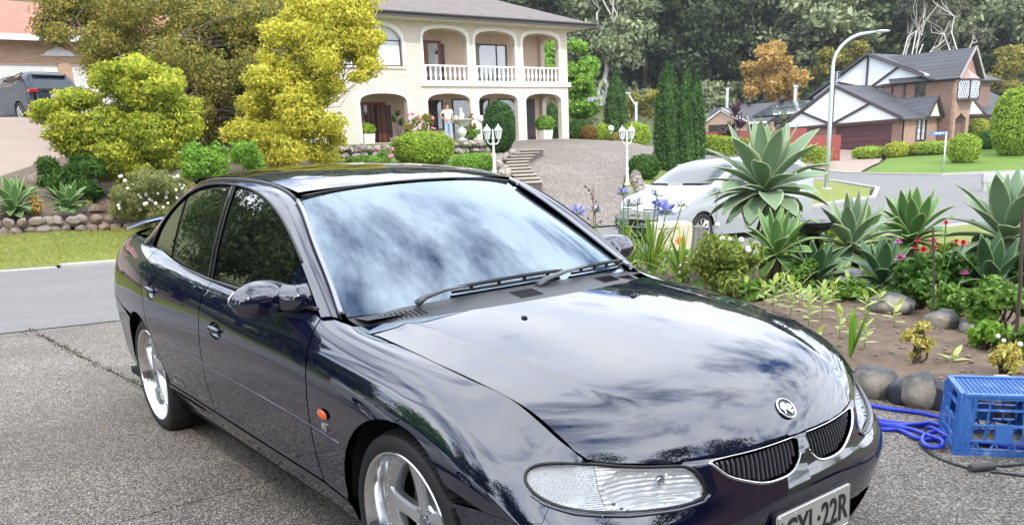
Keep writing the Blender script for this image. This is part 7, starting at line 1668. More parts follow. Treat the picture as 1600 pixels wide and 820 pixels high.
# low parapet at the right
q = GP(1585, 297, 30); lw = empty('low_wall', q, label='low grey concrete parapet with stubby posts behind the right hand agaves', cat='wall'); ax = Vector((CR[0], CR[1], 0)).normalized(); mt = Matrix(((ax.x, -ax.y, 0, 0), (ax.y, ax.x, 0, 0), (0, 0, 1, 0), (0, 0, 0, 1))); b = MB(); b.box((-1.2, -.1, .30), (3, .1, .62), mt); b.build('parapet', M('pale_concrete', (.40, .40, .41), .8, vary=.1), lw, bevel=.02); b = MB(); b.box((-1.15, -.07, -.1), (-1.0, .07, .30), mt); b.build('post', CONC, lw); b = MB(); b.box((-.3, -.07, -.1), (-.12, .07, .30), mt); b.build('post', CONC, lw)
# ---------------------------------------------------------------- things in front of the cream house
TZ = UT
def pot(u, v, D, w, h, label, mat=WHITE, plant=None, seed=0, z=None):
    q = XP(u, v, -30.1, z); t = empty('planter', q, label=label, cat='planter', group='planters at the cream house'); b = MB(); b.add([(-w*.42, -w*.42, 0), (w*.42, -w*.42, 0), (w*.42, w*.42, 0), (-w*.42, w*.42, 0), (-w/2, -w/2, h), (w/2, -w/2, h), (w/2, w/2, h), (-w/2, w/2, h)], [[3,2,1,0],[0,1,5,4],[1,2,6,5],[2,3,7,6],[3,0,4,7],[4,5,6,7]]); b.build('box', mat, t, bevel=.01); return t, q
t, q = pot(574, 224, 36, .52, .42, 'white square planter with a green bush by the left arch', z=1.81); clipped('potted_shrub', q+Vector((0, 0, .40)), egg(.34, .34, .42, 2.2), 2500, .07, L_HEDGE, 1, 'green potted bush in the white planter by the left arch', 'plant')
t, q = pot(852, 219, 42, .55, .42, 'white square planter with a green bush in the right archway', z=1.74); clipped('potted_shrub', q+Vector((0, 0, .40)), egg(.42, .42, .65, 2.2), 2500, .09, L_GREEN, 2, 'light green potted bush in the right archway', 'plant')
t, q = pot(624, 224, 36, .60, .24, 'pale low trough with a spiky plant inside the left arch', M('pale_pot', (.55, .52, .47), .7, vary=.1), z=1.81); fan('potted_yucca', q+Vector((0, 0, .2)), 26, .38, .025, L_DEEP, 8, 'spiky potted plant against the brick inside the left arch', stem=.55, heads=((0, 0, .35), (.05, .15, -.05), (-.05, -.12, .1)), droop=.8, stemr=.02)
# fountain with a small statue
q = UP(722, 220); ft = empty('fountain', q, label='pale stone bird bath fountain with a little statue right of the person', cat='fountain'); SM = M('pale_cast_stone', (.60, .58, .54), .8, vary=.12, scale=12)
b = MB(); b.lathe([(.20, 0), (.20, .05), (.10, .10), (.08, .14), (.20, .28), (.22, .38), (.17, .48), (.08, .55), (.07, .60)], 18); b.build('pedestal', SM, ft, smooth=45); b = MB(); b.lathe([(.07, .60), (.12, .66), (.32, .76), (.46, .84), (.47, .88), (.42, .88), (.30, .82), (0, .80)], 24); b.build('bowl', SM, ft, smooth=45)
b = MB(); b.tube([(0, 0, .80), (.01, .02, .95), (0, .05, 1.08), (0, .0, 1.18)], [.13, .11, .08, .06], 10); b.ell((0, .02, 1.25), (.065, .065, .08), 12, 8); b.tube([(0, .08, 1.12), (.02, .16, 1.05), (0, .12, .95)], .03, 6); b.ell((0, -.25, .93), (.09, .09, .10), 10, 8); b.build('statue', SM, ft, smooth=True)
# roses and plants by the pillars
ROSE = M('pink_petals', (.62, .20, .28), .6, vary=.2, scale=30)
def flowering(name, u, v, D, z, R_, n, size, mat, seed, label, fl=None, nf=6, fr=.05, cat='bush'):
    q = LP(u, v) if z is None else XP(u, v, -29.1, z); t = shrub(name, q, R_, n, size, mat, seed, label, cat)
    if fl: rr = np.random.default_rng(seed+1); p_, d_ = blobs_pts(rr, [((0, 0, R_[2]), R_)], nf, .1, 0); p_[:, 2] = np.abs(p_[:, 2]-R_[2]*.6)+R_[2]*.8; dots('blossoms', [tuple(x) for x in p_], fr, fl, t, seed)
    return t
flowering('rose_bush', 662, 222, 36.5, 1.8, (.45, .95, .62), 1600, .10, L_OLIVE, 31, 'tall thin rose bush with pink blooms against the cream wall', ROSE, 9, .07); flowering('flower_bed', 735, 222, 38, 1.8, (.3, .7, .35), 900, .10, L_GREEN, 32, 'low leafy plants at the foot of the pillar right of the fountain', None); flowering('climbing_plant', 738, 222, 38.5, 1.8, (.15, .22, .62), 700, .10, L_OLIVE, 33, 'narrow climbing plant beside the pillar right of the fountain', ROSE, 2, .05)
flowering('rose_bush', 605, 262, 25.3, None, (.3, .35, .30), 500, .06, L_GREEN, 34, 'small rose bush with large pink blooms below the terrace wall', ROSE, 4, .06); flowering('rose_bush', 757, 253, 28.5, None, (.3, .4, .16), 300, .06, L_GREEN, 35, 'tiny pink flowering plant left of the topiary', ROSE, 3, .05)
# person, hand on hip
q = UP(702, 223)
SK = M('skin', (.48, .29, .21), .6, vary=.06); HAIR = M('dark_hair', (.03, .018, .013), .5, vary=.2); TOP = M('cream_top', (.66, .60, .50), .85, vary=.05); JN = M('pale_blue_jeans', (.34, .46, .62), .85, vary=.08, scale=20)
fw = Vector((CAM[0]-q.x, CAM[1]-q.y, 0)).normalized(); pr_ = empty('person', q, math.atan2(fw.y, fw.x), label='person in a cream top and pale jeans, hand on hip, on the upper lawn', cat='person')
def skin(name, J, E, mat, parent, sub=2, rootv=0):
    me = bpy.data.meshes.new(name); me.from_pydata([j[:3] for j in J], E, []); o = bpy.data.objects.new(name, me); COL.objects.link(o); sk = o.modifiers.new('skin', 'SKIN'); o.modifiers.new('sub', 'SUBSURF').levels = sub
    for i, v in enumerate(me.skin_vertices[0].data): v.radius = (J[i][3], J[i][4] if len(J[i]) > 4 else J[i][3]); v.use_root = i == rootv
    dg = bpy.context.evaluated_depsgraph_get(); m2 = bpy.data.meshes.new_from_object(o.evaluated_get(dg)); bpy.data.objects.remove(o); m2.materials.clear(); m2.materials.append(mat); m2.polygons.foreach_set('use_smooth', [True]*len(m2.polygons)); o = bpy.data.objects.new(name, m2); COL.objects.link(o); o.parent = parent; return o
# x forwards, y to the person's left (image right), z up
J = [(0,0,.90,.11,.14),(0,0,1.08,.09,.12),(0,0,1.26,.10,.15),(0,0,1.36,.06,.07),(.01,0,1.44,.045),(.02,0,1.50,.07,.065),(.02,0,1.58,.075,.072),
 (0,-.17,1.30,.05),(-.04,-.33,1.12,.038),(.04,-.19,.96,.028),(.06,-.15,.93,.03),(0,.17,1.30,.05),(.02,.23,1.08,.038),(.06,.22,.86,.028),(.08,.21,.78,.03),
 (0,-.09,.84,.085),(.02,-.10,.48,.055),(0,-.11,.09,.036),(.10,-.12,.04,.035),(0,.09,.84,.085),(.0,.10,.48,.055),(-.02,.11,.09,.036),(.08,.12,.04,.035)]
E = [(0,1),(1,2),(2,3),(3,4),(4,5),(5,6),(2,7),(7,8),(8,9),(9,10),(2,11),(11,12),(12,13),(13,14),(0,15),(15,16),(16,17),(17,18),(0,19),(19,20),(20,21),(21,22)]
skin('body', J, E, SK, pr_)
skin('jeans', [(0,0,.92,.125,.165),(.0,-.09,.82,.10),(.02,-.10,.48,.078),(.0,-.11,.10,.072),(0,.09,.82,.10),(0,.10,.48,.078),(-.02,.11,.10,.072)], [(0,1),(1,2),(2,3),(0,4),(4,5),(5,6)], JN, pr_)
skin('top', [(0,0,.86,.145,.185),(0,0,1.05,.125,.16),(0,0,1.26,.125,.175),(0,0,1.37,.07,.10),(0,-.18,1.30,.065),(-.03,-.28,1.18,.055),(0,.18,1.30,.065),(.01,.215,1.16,.055)], [(0,1),(1,2),(2,3),(2,4),(4,5),(2,6),(6,7)], TOP, pr_)
b = MB(); b.ell((0, 0, 1.58), (.095, .088, .105), 16, 12, fn=lambda d: 1 if not (d.x > .45 and d.z < .45) else .86); b.ell((-.05, 0, 1.47), (.06, .08, .11), 12, 8); b.build('hair', HAIR, pr_, smooth=True)
b = MB()
for s in (-1, 1): b.ell((.088, s*.028, 1.56), (.008, .012, .006), 8, 6)
b.ell((.098, 0, 1.535), (.012, .010, .018), 8, 6); b.build('face_features', HAIR, pr_, smooth=True); pr_.scale = (.93,)*3
# ---------------------------------------------------------------- garden bed beside the driveway
def bz(x, y): return float(bedz([x], [y])[0])
def BP(u, v, z=.1):
    p = onz(u, v, z)
    for _ in range(4): p = onz(u, v, bz(p.x, p.y) if p.y < 9.5 else gz(p.x, p.y))
    return p
def agavemat(name, a, b, edge):
    g = G(name); co = g.co(); gi = g.n('ShaderNodeNewGeometry'); at = g.n('ShaderNodeAttribute'); at.attribute_name = 'lp'; s = g.n('ShaderNodeSeparateXYZ'); g.l(at.outputs['Vector'], s)
    c = g.mixc(g.math('ADD', g.math('MULTIPLY', gi.outputs['Random Per Island'], .6), g.math('MULTIPLY', g.noise(co, 3, 3), .4)), a, b)
    c = g.mixc(g.ramp(s.outputs[0], [(.80, 0), (.97, 1)]), c, edge); c = g.mixc(g.ramp(g.noise(co, 7, 6, .7), [(.66, 0), (.76, .55)]), c, (.30, .26, .13)); g.base(c); g.p(Roughness=.48, Specular_IOR_Level=.4)
    t = g.n('ShaderNodeBsdfTranslucent'); g.t.links.new(c, t.inputs[0]); mx = g.n('ShaderNodeMixShader', Fac=.16); g.l(g.b, mx, 1); g.l(t, mx, 2); g.l(mx, g.out)
    g.bump(g.math('MULTIPLY', g.noise(g.co('Object', (1, 1, 1)), 30, 3), 1), .15, .004); return reg(g)
AG1 = agavemat('agave_leaf', (.17, .265, .145), (.26, .37, .22), (.48, .56, .32)); AG2 = agavemat('agave_leaf_green', (.10, .22, .07), (.18, .33, .11), (.40, .50, .18)); AG3 = agavemat('agave_leaf_dark', (.035, .10, .045), (.07, .16, .07), (.20, .30, .12))
def agave(name, base, heart, Rr, n, mat, seed, label, w=.165, trunk=True, top=84, low=-36, up=1.0, dry=4):
    """rosette of broad pointed leaves (length Rr) on a short stem"""
    rg = random.Random(seed); t = empty(name, base, label=label, cat='agave', group=None); V = []; F = []; LP = []
    hz = Vector(heart)-Vector(base)
    for i in range(n):
        k = i/(n-1); el = R(low+(top-low)*(k**1.1)); az = i*2.39996+rg.gauss(0, .12); L_ = Rr*(.62+.45*math.sin(PI*min(1, (1-k)*.75+.28)))*(.9+.2*rg.random()); W = Rr*w*(.85+.3*rg.random())*(1.0 if k < .85 else .75)
        d = Vector((math.cos(az)*math.cos(el), math.sin(az)*math.cos(el), math.sin(el)*up)).normalized(); side = Vector((-math.sin(az), math.cos(az), 0)); p = hz+d*.02+Vector((0, 0, .10*Rr*(k-.5))); seg = 12; b0 = len(V); dr = (.30+.9*(1-k))*(.6+.8*rg.random()); roll = rg.gauss(0, .25)
        for j in range(seg+1):
            s = j/seg; hw = W*(.30+.70*math.sin(PI*min(1, s*.92+.02))**.9)*(1-s**5) if s < .999 else .0008
            hw = W*np.interp(s, [0, .12, .35, .58, .78, .92, 1], [.42, .46, .82, 1.0, .74, .30, .012])
            nr = side.cross(d).normalized(); nr = -nr if nr.z < 0 and el < R(60) else nr; sd = (side*math.cos(roll*s)+nr*math.sin(roll*s)); cup = hw*.34*(1-.4*s)
            wv = .03*W*math.sin(s*17+i)
            for q, lp in ((-1, 1), (-.55, .5), (0, 0), (.55, .5), (1, 1)): V.append(p+sd*hw*q+nr*(cup*q*q+(wv if abs(q) == 1 else 0))); LP.append(lp)
            p = p+d*(L_/seg); d = (d+Vector((0, 0, -1))*dr/seg*(.2+1.2*s)).normalized()
        F += [[b0+j*5+q, b0+j*5+q+1, b0+(j+1)*5+q+1, b0+(j+1)*5+q] for j in range(seg) for q in range(4)]
    me = bpy.data.meshes.new('leaves'); me.from_pydata([tuple(v) for v in V], [], F); a = me.attributes.new('lp', 'FLOAT_VECTOR', 'POINT'); a.data.foreach_set('vector', [c for l in LP for c in (l, 0, 0)]); me.materials.append(mat); me.polygons.foreach_set('use_smooth', [True]*len(F))
    o = bpy.data.objects.new('leaves', me); COL.objects.link(o); o.parent = t; sm = o.modifiers.new('thick', 'SOLIDIFY'); sm.thickness = .006; sm.offset = 0
    if trunk:
        b = MB(); b.tube([(0, 0, -.1), hz*.5+Vector((.02, .01, 0)), hz-Vector((0, 0, .02))], [.055, .045, .05], 10); b.build('stem', BARK, t, smooth=True)
        b = MB()
        for i in range(dry*4): strap(b, hz-Vector((0, 0, .04+.12*rg.random())), rg.random()*6.28, R(-50-30*rg.random()), Rr*(.35+.35*rg.random()), Rr*.05, .8, seg=5, fold=.4)
        b.build('dry_leaves', M('dry_agave_leaf', (.26, .17, .085), .85, vary=.35, scale=14), t, smooth=True, fix=False)
    return t
def H_(base, u, v):
    """heart: point above the base seen at pixel (u, v)"""
    d = ray(u, v); k = ((base.x-CAM[0])*d[0]+(base.y-CAM[1])*d[1])/(d[0]**2+d[1]**2); return Vector(CAM+d*k)
for nm, bu, bv, hu, hv, rpx, n, mt, sd_, lb, kw in [
 ('A', 1192, 425, 1194, 300, 94, 50, AG1, 1, 'largest agave, its tall pale rosette standing in front of the white van', {}),
 ('B', 1207, 445, 1213, 398, 64, 30, AG2, 2, 'medium green agave directly below the largest one', dict(low=-30)),
 ('C', 1337, 418, 1328, 388, 72, 38, AG1, 3, 'agave on a bare leaning stem between the black pedestal and the pink zinnia', {}),
 ('D', 1272, 450, 1275, 438, 56, 26, AG3, 4, 'dark low agave in front of the black pedestal', dict(low=0, trunk=False)),
 ('E', 1425, 412, 1425, 376, 68, 34, AG2, 5, 'broad leaved agave behind the red zinnias', dict(low=0)),
 ('F', 1578, 425, 1570, 376, 96, 44, AG1, 6, 'big pale agave at the right edge on a trunk skirted with dry leaves', dict(dry=9)),
 ('G', 1378, 455, 1378, 442, 60, 24, AG3, 7, 'dark green low agave beside the pale grey boulder', dict(low=2, trunk=False)),
 ('H', 1545, 475, 1548, 452, 76, 20, AG3, 8, 'dark agave under the big right hand one', dict(low=0, trunk=False)),
 ('I', 1350, 388, 1352, 372, 46, 20, AG2, 9, 'small green agave half hidden behind the stemmed one', dict(low=5, trunk=False))]:
    b_ = BP(bu, bv); h_ = H_(b_, hu, hv); D = float((np.array(h_)-CAM)@CF); agave('agave', b_, h_, rpx/FP*D*1.08, n, mt, sd_, lb, **kw)
for u, v, r, D, sd_, lb in ((25, 340, 47, 16.6, 21, 'larger light green agave on the bank at the far left'), (110, 342, 38, 16.6, 22, 'smaller light green agave on the bank above the rock edging')):
    q = XP(u, v, -16.95, 0); q.z = gz(q.x, q.y)+.14; agave('agave', q, q+Vector((0, 0, .20)), r/FP*D, 30, AG2, sd_, lb, low=-5, trunk=False, w=.17)
fan('yellow_tuft', GP(146, 340, 16.6, .08), 16, .34, .012, L_GOLD, 33, 'small yellow striped tuft right of the smaller bank agave', el=(35, 85), droop=.4)
# leafy plants
def bush(name, u, v, hpx, wpx, n, size, mat, seed, label, aspect=.5, fl=None, nf=0, fr=.02, cat='bush', ctop=1.0):
    q = BP(u, v); D = float((np.array(q)-CAM)@CF); h = hpx/FP*D; w = wpx/FP*D/2
    t = shrub(name, q, (w, w, h/2), n, size, mat, seed, label, cat, clumps=16, cr=(.30, .48), rough=.25, aspect=aspect)
    if fl:
        rr = np.random.default_rng(seed); L2 = []
        for _ in range(nf): a = rr.random()*6.28; L2.append((w*.8*math.cos(a)*rr.random()**.5, w*.8*math.sin(a)*rr.random()**.5, h*(.55+.5*rr.random())))
        dots('blossoms', L2, fr, fl, t, seed)
    return t
bush('leafy_bush', 1140, 462, 108, 118, 7000, .055, L_LIME if False else leafmat('bush_leaves', (.06, .11, .02), (.19, .27, .05), tip=(.36, .40, .12), sc_=4), 1, 'dense fine leaved bush with a few white flowers right of the wooden post', .35, DAISY, 8, .026)
L_WEED = leafmat('weed_leaves', (.03, .09, .015), (.12, .24, .04), tip=(.24, .38, .08), sc_=5)
for i, (u, v, h, w, n, s, m_, lb) in enumerate([(1440, 478, 80, 95, 2600, .065, L_DEEP, 'leafy green zinnia foliage around the dark stake'), (1500, 470, 90, 80, 2400, .065, L_DEEP, 'tall leafy zinnia foliage left of the big trunked agave'), (1560, 520, 90, 95, 2600, .06, L_WEED, 'tangled green weeds at the right edge of the bed'), (1480, 500, 60, 60, 1300, .045, L_WEED, 'light green curly leaved plant before the zinnias'), (1325, 468, 40, 60, 2200, .035, L_WEED, 'fine leaved green ground cover around the pale boulder'), (1245, 415, 60, 80, 1800, .06, L_GREEN, 'light green leafy plant behind the dark low agave'), (1300, 400, 46, 90, 1800, .06, L_HEDGE, 'yellow green plant between the pedestal and the stemmed agave'), (1520, 420, 50, 110, 2200, .06, L_HEDGE, 'bright yellow green leaves behind the right hand agaves'), (1590, 560, 60, 60, 1100, .055, L_WEED, 'broad leaved weed at the right end of the bed'), (1255, 452, 50, 60, 1300, .05, L_WEED, 'low green weeds between the bush and the dark agave'), (1535, 545, 44, 60, 900, .06, L_GREEN, 'spreading green weed behind the right yellow plant'), (1090, 425, 40, 50, 700, .06, L_WEED, 'green leaves behind the wooden post'), (1400, 440, 50, 70, 1300, .055, L_WEED, 'green leafy plant under the pink zinnia'), (1180, 470, 34, 70, 900, .05, L_WEED, 'low weeds in front of the dense bush'), (1600, 470, 90, 60, 1400, .07, L_DEEP, 'dark foliage behind the right hand stake')]):
    bush('leafy_plant', u, v, h, w, n, s, m_, 20+i, lb, cat='plant')
bush('yellow_plant', 1432, 566, 68, 52, 420, .045, leafmat('croton_leaves', (.30, .22, .05), (.45, .40, .10), tip=(.62, .60, .20), sc_=6), 60, 'small yellow leaved plant in the bare soil behind the boulders', .38, cat='plant'); bush('yellow_plant', 1572, 588, 58, 62, 520, .045, _mats['croton_leaves'], 61, 'yellow leaved plant with white flowers behind the blue crate', .38, DAISY, 3, .014, cat='plant')
# zinnias
RED_ = M('red_petals', (.55, .02, .03), .6, vary=.25, scale=50); PNK = M('magenta_petals', (.60, .16, .42), .6, vary=.2, scale=50); ORF = M('marigold_petals', (.90, .32, .02), .6, vary=.2, scale=40); GST = M('green_stem', (.10, .20, .04), .6, vary=.2)
def flower(name, bu, bv, fu, fv, rpx, mat, label, group=None, layers=3):
    b_ = BP(bu, bv); h_ = H_(b_, fu, fv); D = float((np.array(h_)-CAM)@CF); r = rpx/FP*D; t = empty(name, b_, label=label, cat='flower', group=group); hz = h_-b_; rg = random.Random(int(fu*7+fv)); st = MB(); st.tube([(0, 0, 0), hz*.5+Vector((rg.gauss(0, .02), rg.gauss(0, .02), 0)), hz], .006, 5)
    for k in range(4): strap(st, hz*(.3+.15*k), rg.random()*6.28, R(20), .09, .016, .7, seg=3)
    st.build('stem', GST, t, fix=False); p_ = MB()
    for la in range(layers):
        for k in range(11-2*la): strap(p_, hz+Vector((0, 0, r*.16*la)), 2*PI*k/(11-2*la)+la*.4, R(6+24*la), r*(1.0-.22*la), r*.22, .3, seg=3, prof=lambda s: .4+.6*math.sin(PI*min(1, s*.8+.1)))
    p_.ell(hz+Vector((0, 0, r*.25)), (r*.3, r*.3, r*.22), 8, 6); p_.build('petals', mat, t, smooth=True, fix=False); return t
pos = {0: 'left', 1: 'middle'}
for fu, fv, r, lb in ((1458, 379, 9, 'large red zinnia at the top of the dark stake'), (1443, 393, 10, 'largest red zinnia, below left of the stake top'), (1430, 388, 6, 'small dull red zinnia left of the largest red one'), (1461, 388, 6, 'small red zinnia under the one at the stake top'), (1478, 350, 7, 'highest red flower in front of the pale agave leaves'), (1494, 379, 7, 'red zinnia left of a pair near the big agave trunk'), (1505, 382, 9, 'bright red zinnia right of the pair near the big agave trunk'), (1434, 377, 6, 'small orange red zinnia above the largest red one')):
    flower('zinnia', 1440+(fu-1440)*.5, 470, fu, fv, r, RED_, lb, 'red zinnias')
for fu, fv, r, lb in ((1407, 405, 10, 'large magenta zinnia between the agaves'), (1403, 379, 7, 'pink zinnia above the large magenta one'), (1435, 407, 5, 'small pink zinnia right of the large magenta one'), (1507, 427, 7, 'magenta flower low in the dark foliage on the right')): flower('zinnia', 1415+(fu-1415)*.6, 475, fu, fv, r, PNK, lb, 'pink zinnias')
flower('marigold', 1060, 432, 1062, 381, 13, ORF, 'single orange flower beside the wooden post', layers=4)
# agapanthus: leaves and flower heads
q = BP(1000, 432)
for i, (u, v, n, L_, lb) in enumerate([(975, 425, 34, .62, 'strap leaved clump beside the far door mirror of the dark car'), (1020, 428, 40, .70, 'strap leaved clump of the blue flowers in front of the beige box'), (1065, 440, 30, .60, 'strap leaved clump under the orange flower'), (1110, 452, 20, .40, 'short strap leaved tuft right of the wooden post'), (935, 418, 18, .5, 'strap leaved clump mostly hidden by the windscreen edge')]):
    fan('agapanthus', BP(u, v), n, L_, .016, leafmat('strap_leaves', (.08, .16, .02), (.22, .34, .05), tip=(.40, .50, .12), sc_=3) if i == 0 else _mats.get('strap_leaves') or _sl, 50+i, lb, el=(35, 88), droop=1.3)
    if i == 0: _sl = [m_ for m_ in bpy.data.materials if m_.name.startswith('strap_leaves')][0]; _mats['strap_leaves'] = _sl
BLU = M('blue_petals', (.33, .34, .78), .6, vary=.2, scale=40); BUD = M('green_buds', (.22, .26, .12), .6, vary=.3, scale=40)
def head(fu, fv, bu, rpx, full, label, seed):
    b_ = BP(bu, 430); h_ = H_(b_, fu, fv+rpx*.3); D = float((np.array(h_)-CAM)@CF); r = rpx/FP*D; t = empty('agapanthus_flower', b_, label=label, cat='flower', group='agapanthus flower stems'); hz = h_-b_; rg = random.Random(seed); s = MB(); s.tube([(0, 0, 0), hz*.5, hz], [.008, .007, .006], 6); s.build('stem', GST, t, fix=False); st = MB(); p_ = MB()
    for k in range(34):
        az = rg.random()*6.28; el = math.asin(rg.random()*1.15-.15 if rg.random() < .95 else 0); L_ = r*(.75+.3*rg.random()); d = Vector((math.cos(az)*math.cos(el), math.sin(az)*math.cos(el), math.sin(el))); st.tube([hz, hz+d*L_*.6], .0022, 4)
        if rg.random() < full: strap(p_, hz+d*L_*.5, az, el, L_*.55, r*.10, .2, seg=3); strap(p_, hz+d*L_*.5, az+.5, el+.2, L_*.5, r*.09, .2, seg=3)
        else: p_.ell(hz+d*L_*.75, (r*.045, r*.045, r*.10), 6, 4)
    st.build('flower_stalks', GST, t, fix=False); p_.build('petals', BLU if full > .4 else M('fading_petals', (.36, .38, .48), .6, vary=.3, scale=40), t, smooth=True, fix=False)
for i, (fu, fv, bu, r, fl, lb) in enumerate([(879, 325, 892, 15, .35, 'fading blue flower head furthest left, above the windscreen edge'), (903, 330, 905, 18, .9, 'full blue flower head left of the dry brown stalk'), (930, 326, 932, 15, .4, 'half open blue head on the brown stalk'), (975, 300, 972, 16, .5, 'blue head in front of the van bonnet, leftmost there'), (981, 318, 985, 14, .3, 'green headed stem below the leftmost one at the van'), (996, 316, 995, 15, .35, 'budded head in front of the van badge'), (1026, 302, 1010, 14, .15, 'greenish seed head high before the van windscreen'), (970, 344, 978, 14, .2, 'low greenish head at the van bumper corner'), (1003, 352, 1000, 9, .1, 'small green bud head before the van number plate'), (1040, 328, 1020, 24, 1.0, 'largest full blue flower head above the beige box'), (1030, 318, 1016, 16, .8, 'smaller blue head touching the largest one'), (1065, 318, 1035, 12, .1, 'greenish head leaning right above the van wheel')]): head(fu, fv, bu, r, fl, lb, i)
b_ = BP(925, 425); t = empty('dry_flower_stalk', b_, label='dry brown branching flower stalk between the blue flower heads', cat='flower'); b = MB(); h_ = H_(b_, 927, 292)-b_; b.tube([(0, 0, 0), h_*.5+Vector((.02, 0, 0)), h_], [.008, .006, .004], 5)
for k in range(12): p_ = h_*(.45+.045*k); e_ = p_+Vector((random.Random(k).gauss(0, .05), random.Random(k+50).gauss(0, .05), .06)); b.tube([p_, e_], .003, 4); b.ell(e_, (.012, .012, .018), 6, 5)
b.build('stalk', M('dry_brown', (.12, .065, .04), .8, vary=.3), t, fix=False)
# seedlings
SDL = leafmat('seedling_leaves', (.22, .30, .07), (.38, .48, .14), tip=(.55, .62, .28), sc_=8)
for i, (u, v, h, n) in enumerate([(1165, 470, 34, 7), (1208, 490, 60, 12), (1235, 500, 70, 16), (1262, 515, 60, 12), (1285, 500, 64, 14), (1312, 530, 50, 8), (1300, 478, 40, 9), (1352, 500, 46, 8), (1398, 512, 44, 6), (1350, 545, 44, 9), (1222, 470, 46, 9), (1250, 478, 40, 9), (1325, 470, 40, 7), (1372, 488, 40, 6), (1192, 478, 40, 8), (1275, 545, 30, 6), (1490, 565, 12, 4)]):
    q = BP(u, v); D = float((np.array(q)-CAM)@CF); hh = h/FP*D; rg = random.Random(900+i); t = empty('seedling', q, label=['short', 'bushy', 'tall', 'leafy', 'thin'][i % 5]+' pale green seedling in the soil, number %d counting from the bonnet side' % (i+1) if False else '%s pale green seedling, %s in the bare soil' % (['short', 'leafy', 'tall', 'wide', 'thin'][i % 5], ['nearest the bonnet edge', 'right of the dense bush', 'tallest of the group by the bush', 'with drooping leaves by the bonnet', 'below the dark agave', 'left of the grass tuft', 'beside the ground cover', 'in front of the pale boulder', 'single stem under the zinnias', 'right of the grass tuft', 'behind the tallest one', 'between bush and dark agave', 'touching the boulder cover', 'left of the single stem', 'at the foot of the dense bush', 'lowest by the bonnet', 'tiny and alone'][i]), cat='seedling', group='seedlings'); b = MB(); b.tube([(0, 0, 0), (rg.gauss(0, .01), rg.gauss(0, .01), hh*.85)], .004, 5)
    for k in range(n): strap(b, (0, 0, hh*(.25+.65*k/n)), k*2.4+rg.random(), R(10+50*k/n), .075+.05*rg.random(), .020, .9, seg=4, prof=lambda s: math.sin(PI*min(.99, .08+.9*s))**.8)
    b.build('leaves', SDL, t, smooth=True, fix=False)
fan('grass_tuft', BP(1328, 558), 9, .34, .014, L_GREEN, 71, 'upright tuft of green blades by the bonnet edge in bare soil', el=(66, 88), droop=.15)
# boulders
BLD = G('dark_boulder'); co = BLD.co(); f = BLD.noise(co, 5, 6, .7); BLD.base(BLD.mixc(BLD.ramp(BLD.noise(co, 2.2, 4), [(.48, 0), (.62, 1)]), BLD.ramp(f, [(.3, (.035, .037, .042)), (.7, (.10, .10, .105))]), BLD.ramp(f, [(.3, (.16, .14, .10)), (.75, (.34, .31, .26))]))); BLD.p(Roughness=.75); BLD.bump(f, .7, .03); BLD = reg(BLD)
GRB = M('grey_boulder', (.27, .265, .26), .8, vary=.35, scale=6, bump=.02); NVY = M('blue_black_boulder', (.028, .032, .045), .45, vary=.3, scale=5, bump=.01); TAN_ = M('pale_stone', (.42, .37, .30), .85, vary=.3, scale=9, bump=.01)
for i, (u, v, rx, rz2, m_, lb, dz) in enumerate([(1368, 610, 36, 34, BLD, 'rough grey boulder touching the car headlight in the picture', 0), (1406, 622, 22, 26, NVY, 'smooth blue black boulder second along the bed edge', 0), (1438, 625, 36, 36, BLD, 'rounded brown and grey boulder in the middle of the bed edge', 0), (1475, 632, 26, 32, NVY, 'smooth dark boulder just left of the blue crate', 0), (1328, 450, 27, 22, GRB, 'pale grey boulder among the green ground cover', 0), (1395, 485, 38, 20, BLD, 'dark flat rock under the zinnia plants', 0), (1470, 510, 30, 20, BLD, 'dark rock at the foot of the light curly plant', 0), (1530, 520, 30, 20, BLD, 'dark rock below the dark agave', 0), (1448, 612, 12, 12, TAN_, 'small pale stone leaning on the rounded boulder', .05), (1565, 598, 16, 10, TAN_, 'small pink brown stone behind the crate', 0), (1500, 625, 34, 30, BLD, 'grey boulder hidden behind the blue crate', 0), (1560, 640, 34, 28, NVY, 'dark boulder behind the crate on the right', 0), (1620, 650, 34, 30, BLD, 'grey boulder at the right end of the bed edge', 0), (1262, 470, 16, 12, BLD, 'small dark rock between the seedlings', 0)]):
    q = BP(u, v) if v < 600 else onz(u, v, .03); D = float((np.array(q)-CAM)@CF); b = MB(); rock_mesh(b, (0, 0, 0), (rx/FP*D, rx/FP*D*.9, rz2/FP*D), 800+i); o = b.build('boulder', m_, smooth=35, label=lb, cat='rock', group='boulders of the garden bed'); o.location = (q.x, q.y, q.z+rz2/FP*D*.45+dz)
# further boulders along the bed edge, hidden by the car from here
for i, (x, y, lb) in enumerate([(-.75, 2.5, 'boulder of the bed edge beside the front wheel on the far side'), (-1.3, 2.52, 'boulder of the bed edge beside the far front door'), (-2.0, 2.5, 'boulder of the bed edge beside the far rear door'), (-2.8, 2.52, 'boulder of the bed edge beside the far rear wheel'), (-3.6, 2.5, 'boulder of the bed edge near the far tail light'), (1.15, 2.42, 'boulder of the bed edge right of the crate'), (1.7, 2.6, 'last boulder of the bed edge towards the house')]):
    b = MB(); rock_mesh(b, (0, 0, 0), (.26, .17, .16), 850+i); o = b.build('boulder', [BLD, NVY, GRB][i % 3], smooth=35, label=lb, cat='rock', group='boulders of the garden bed'); o.location = (x, y, .09)
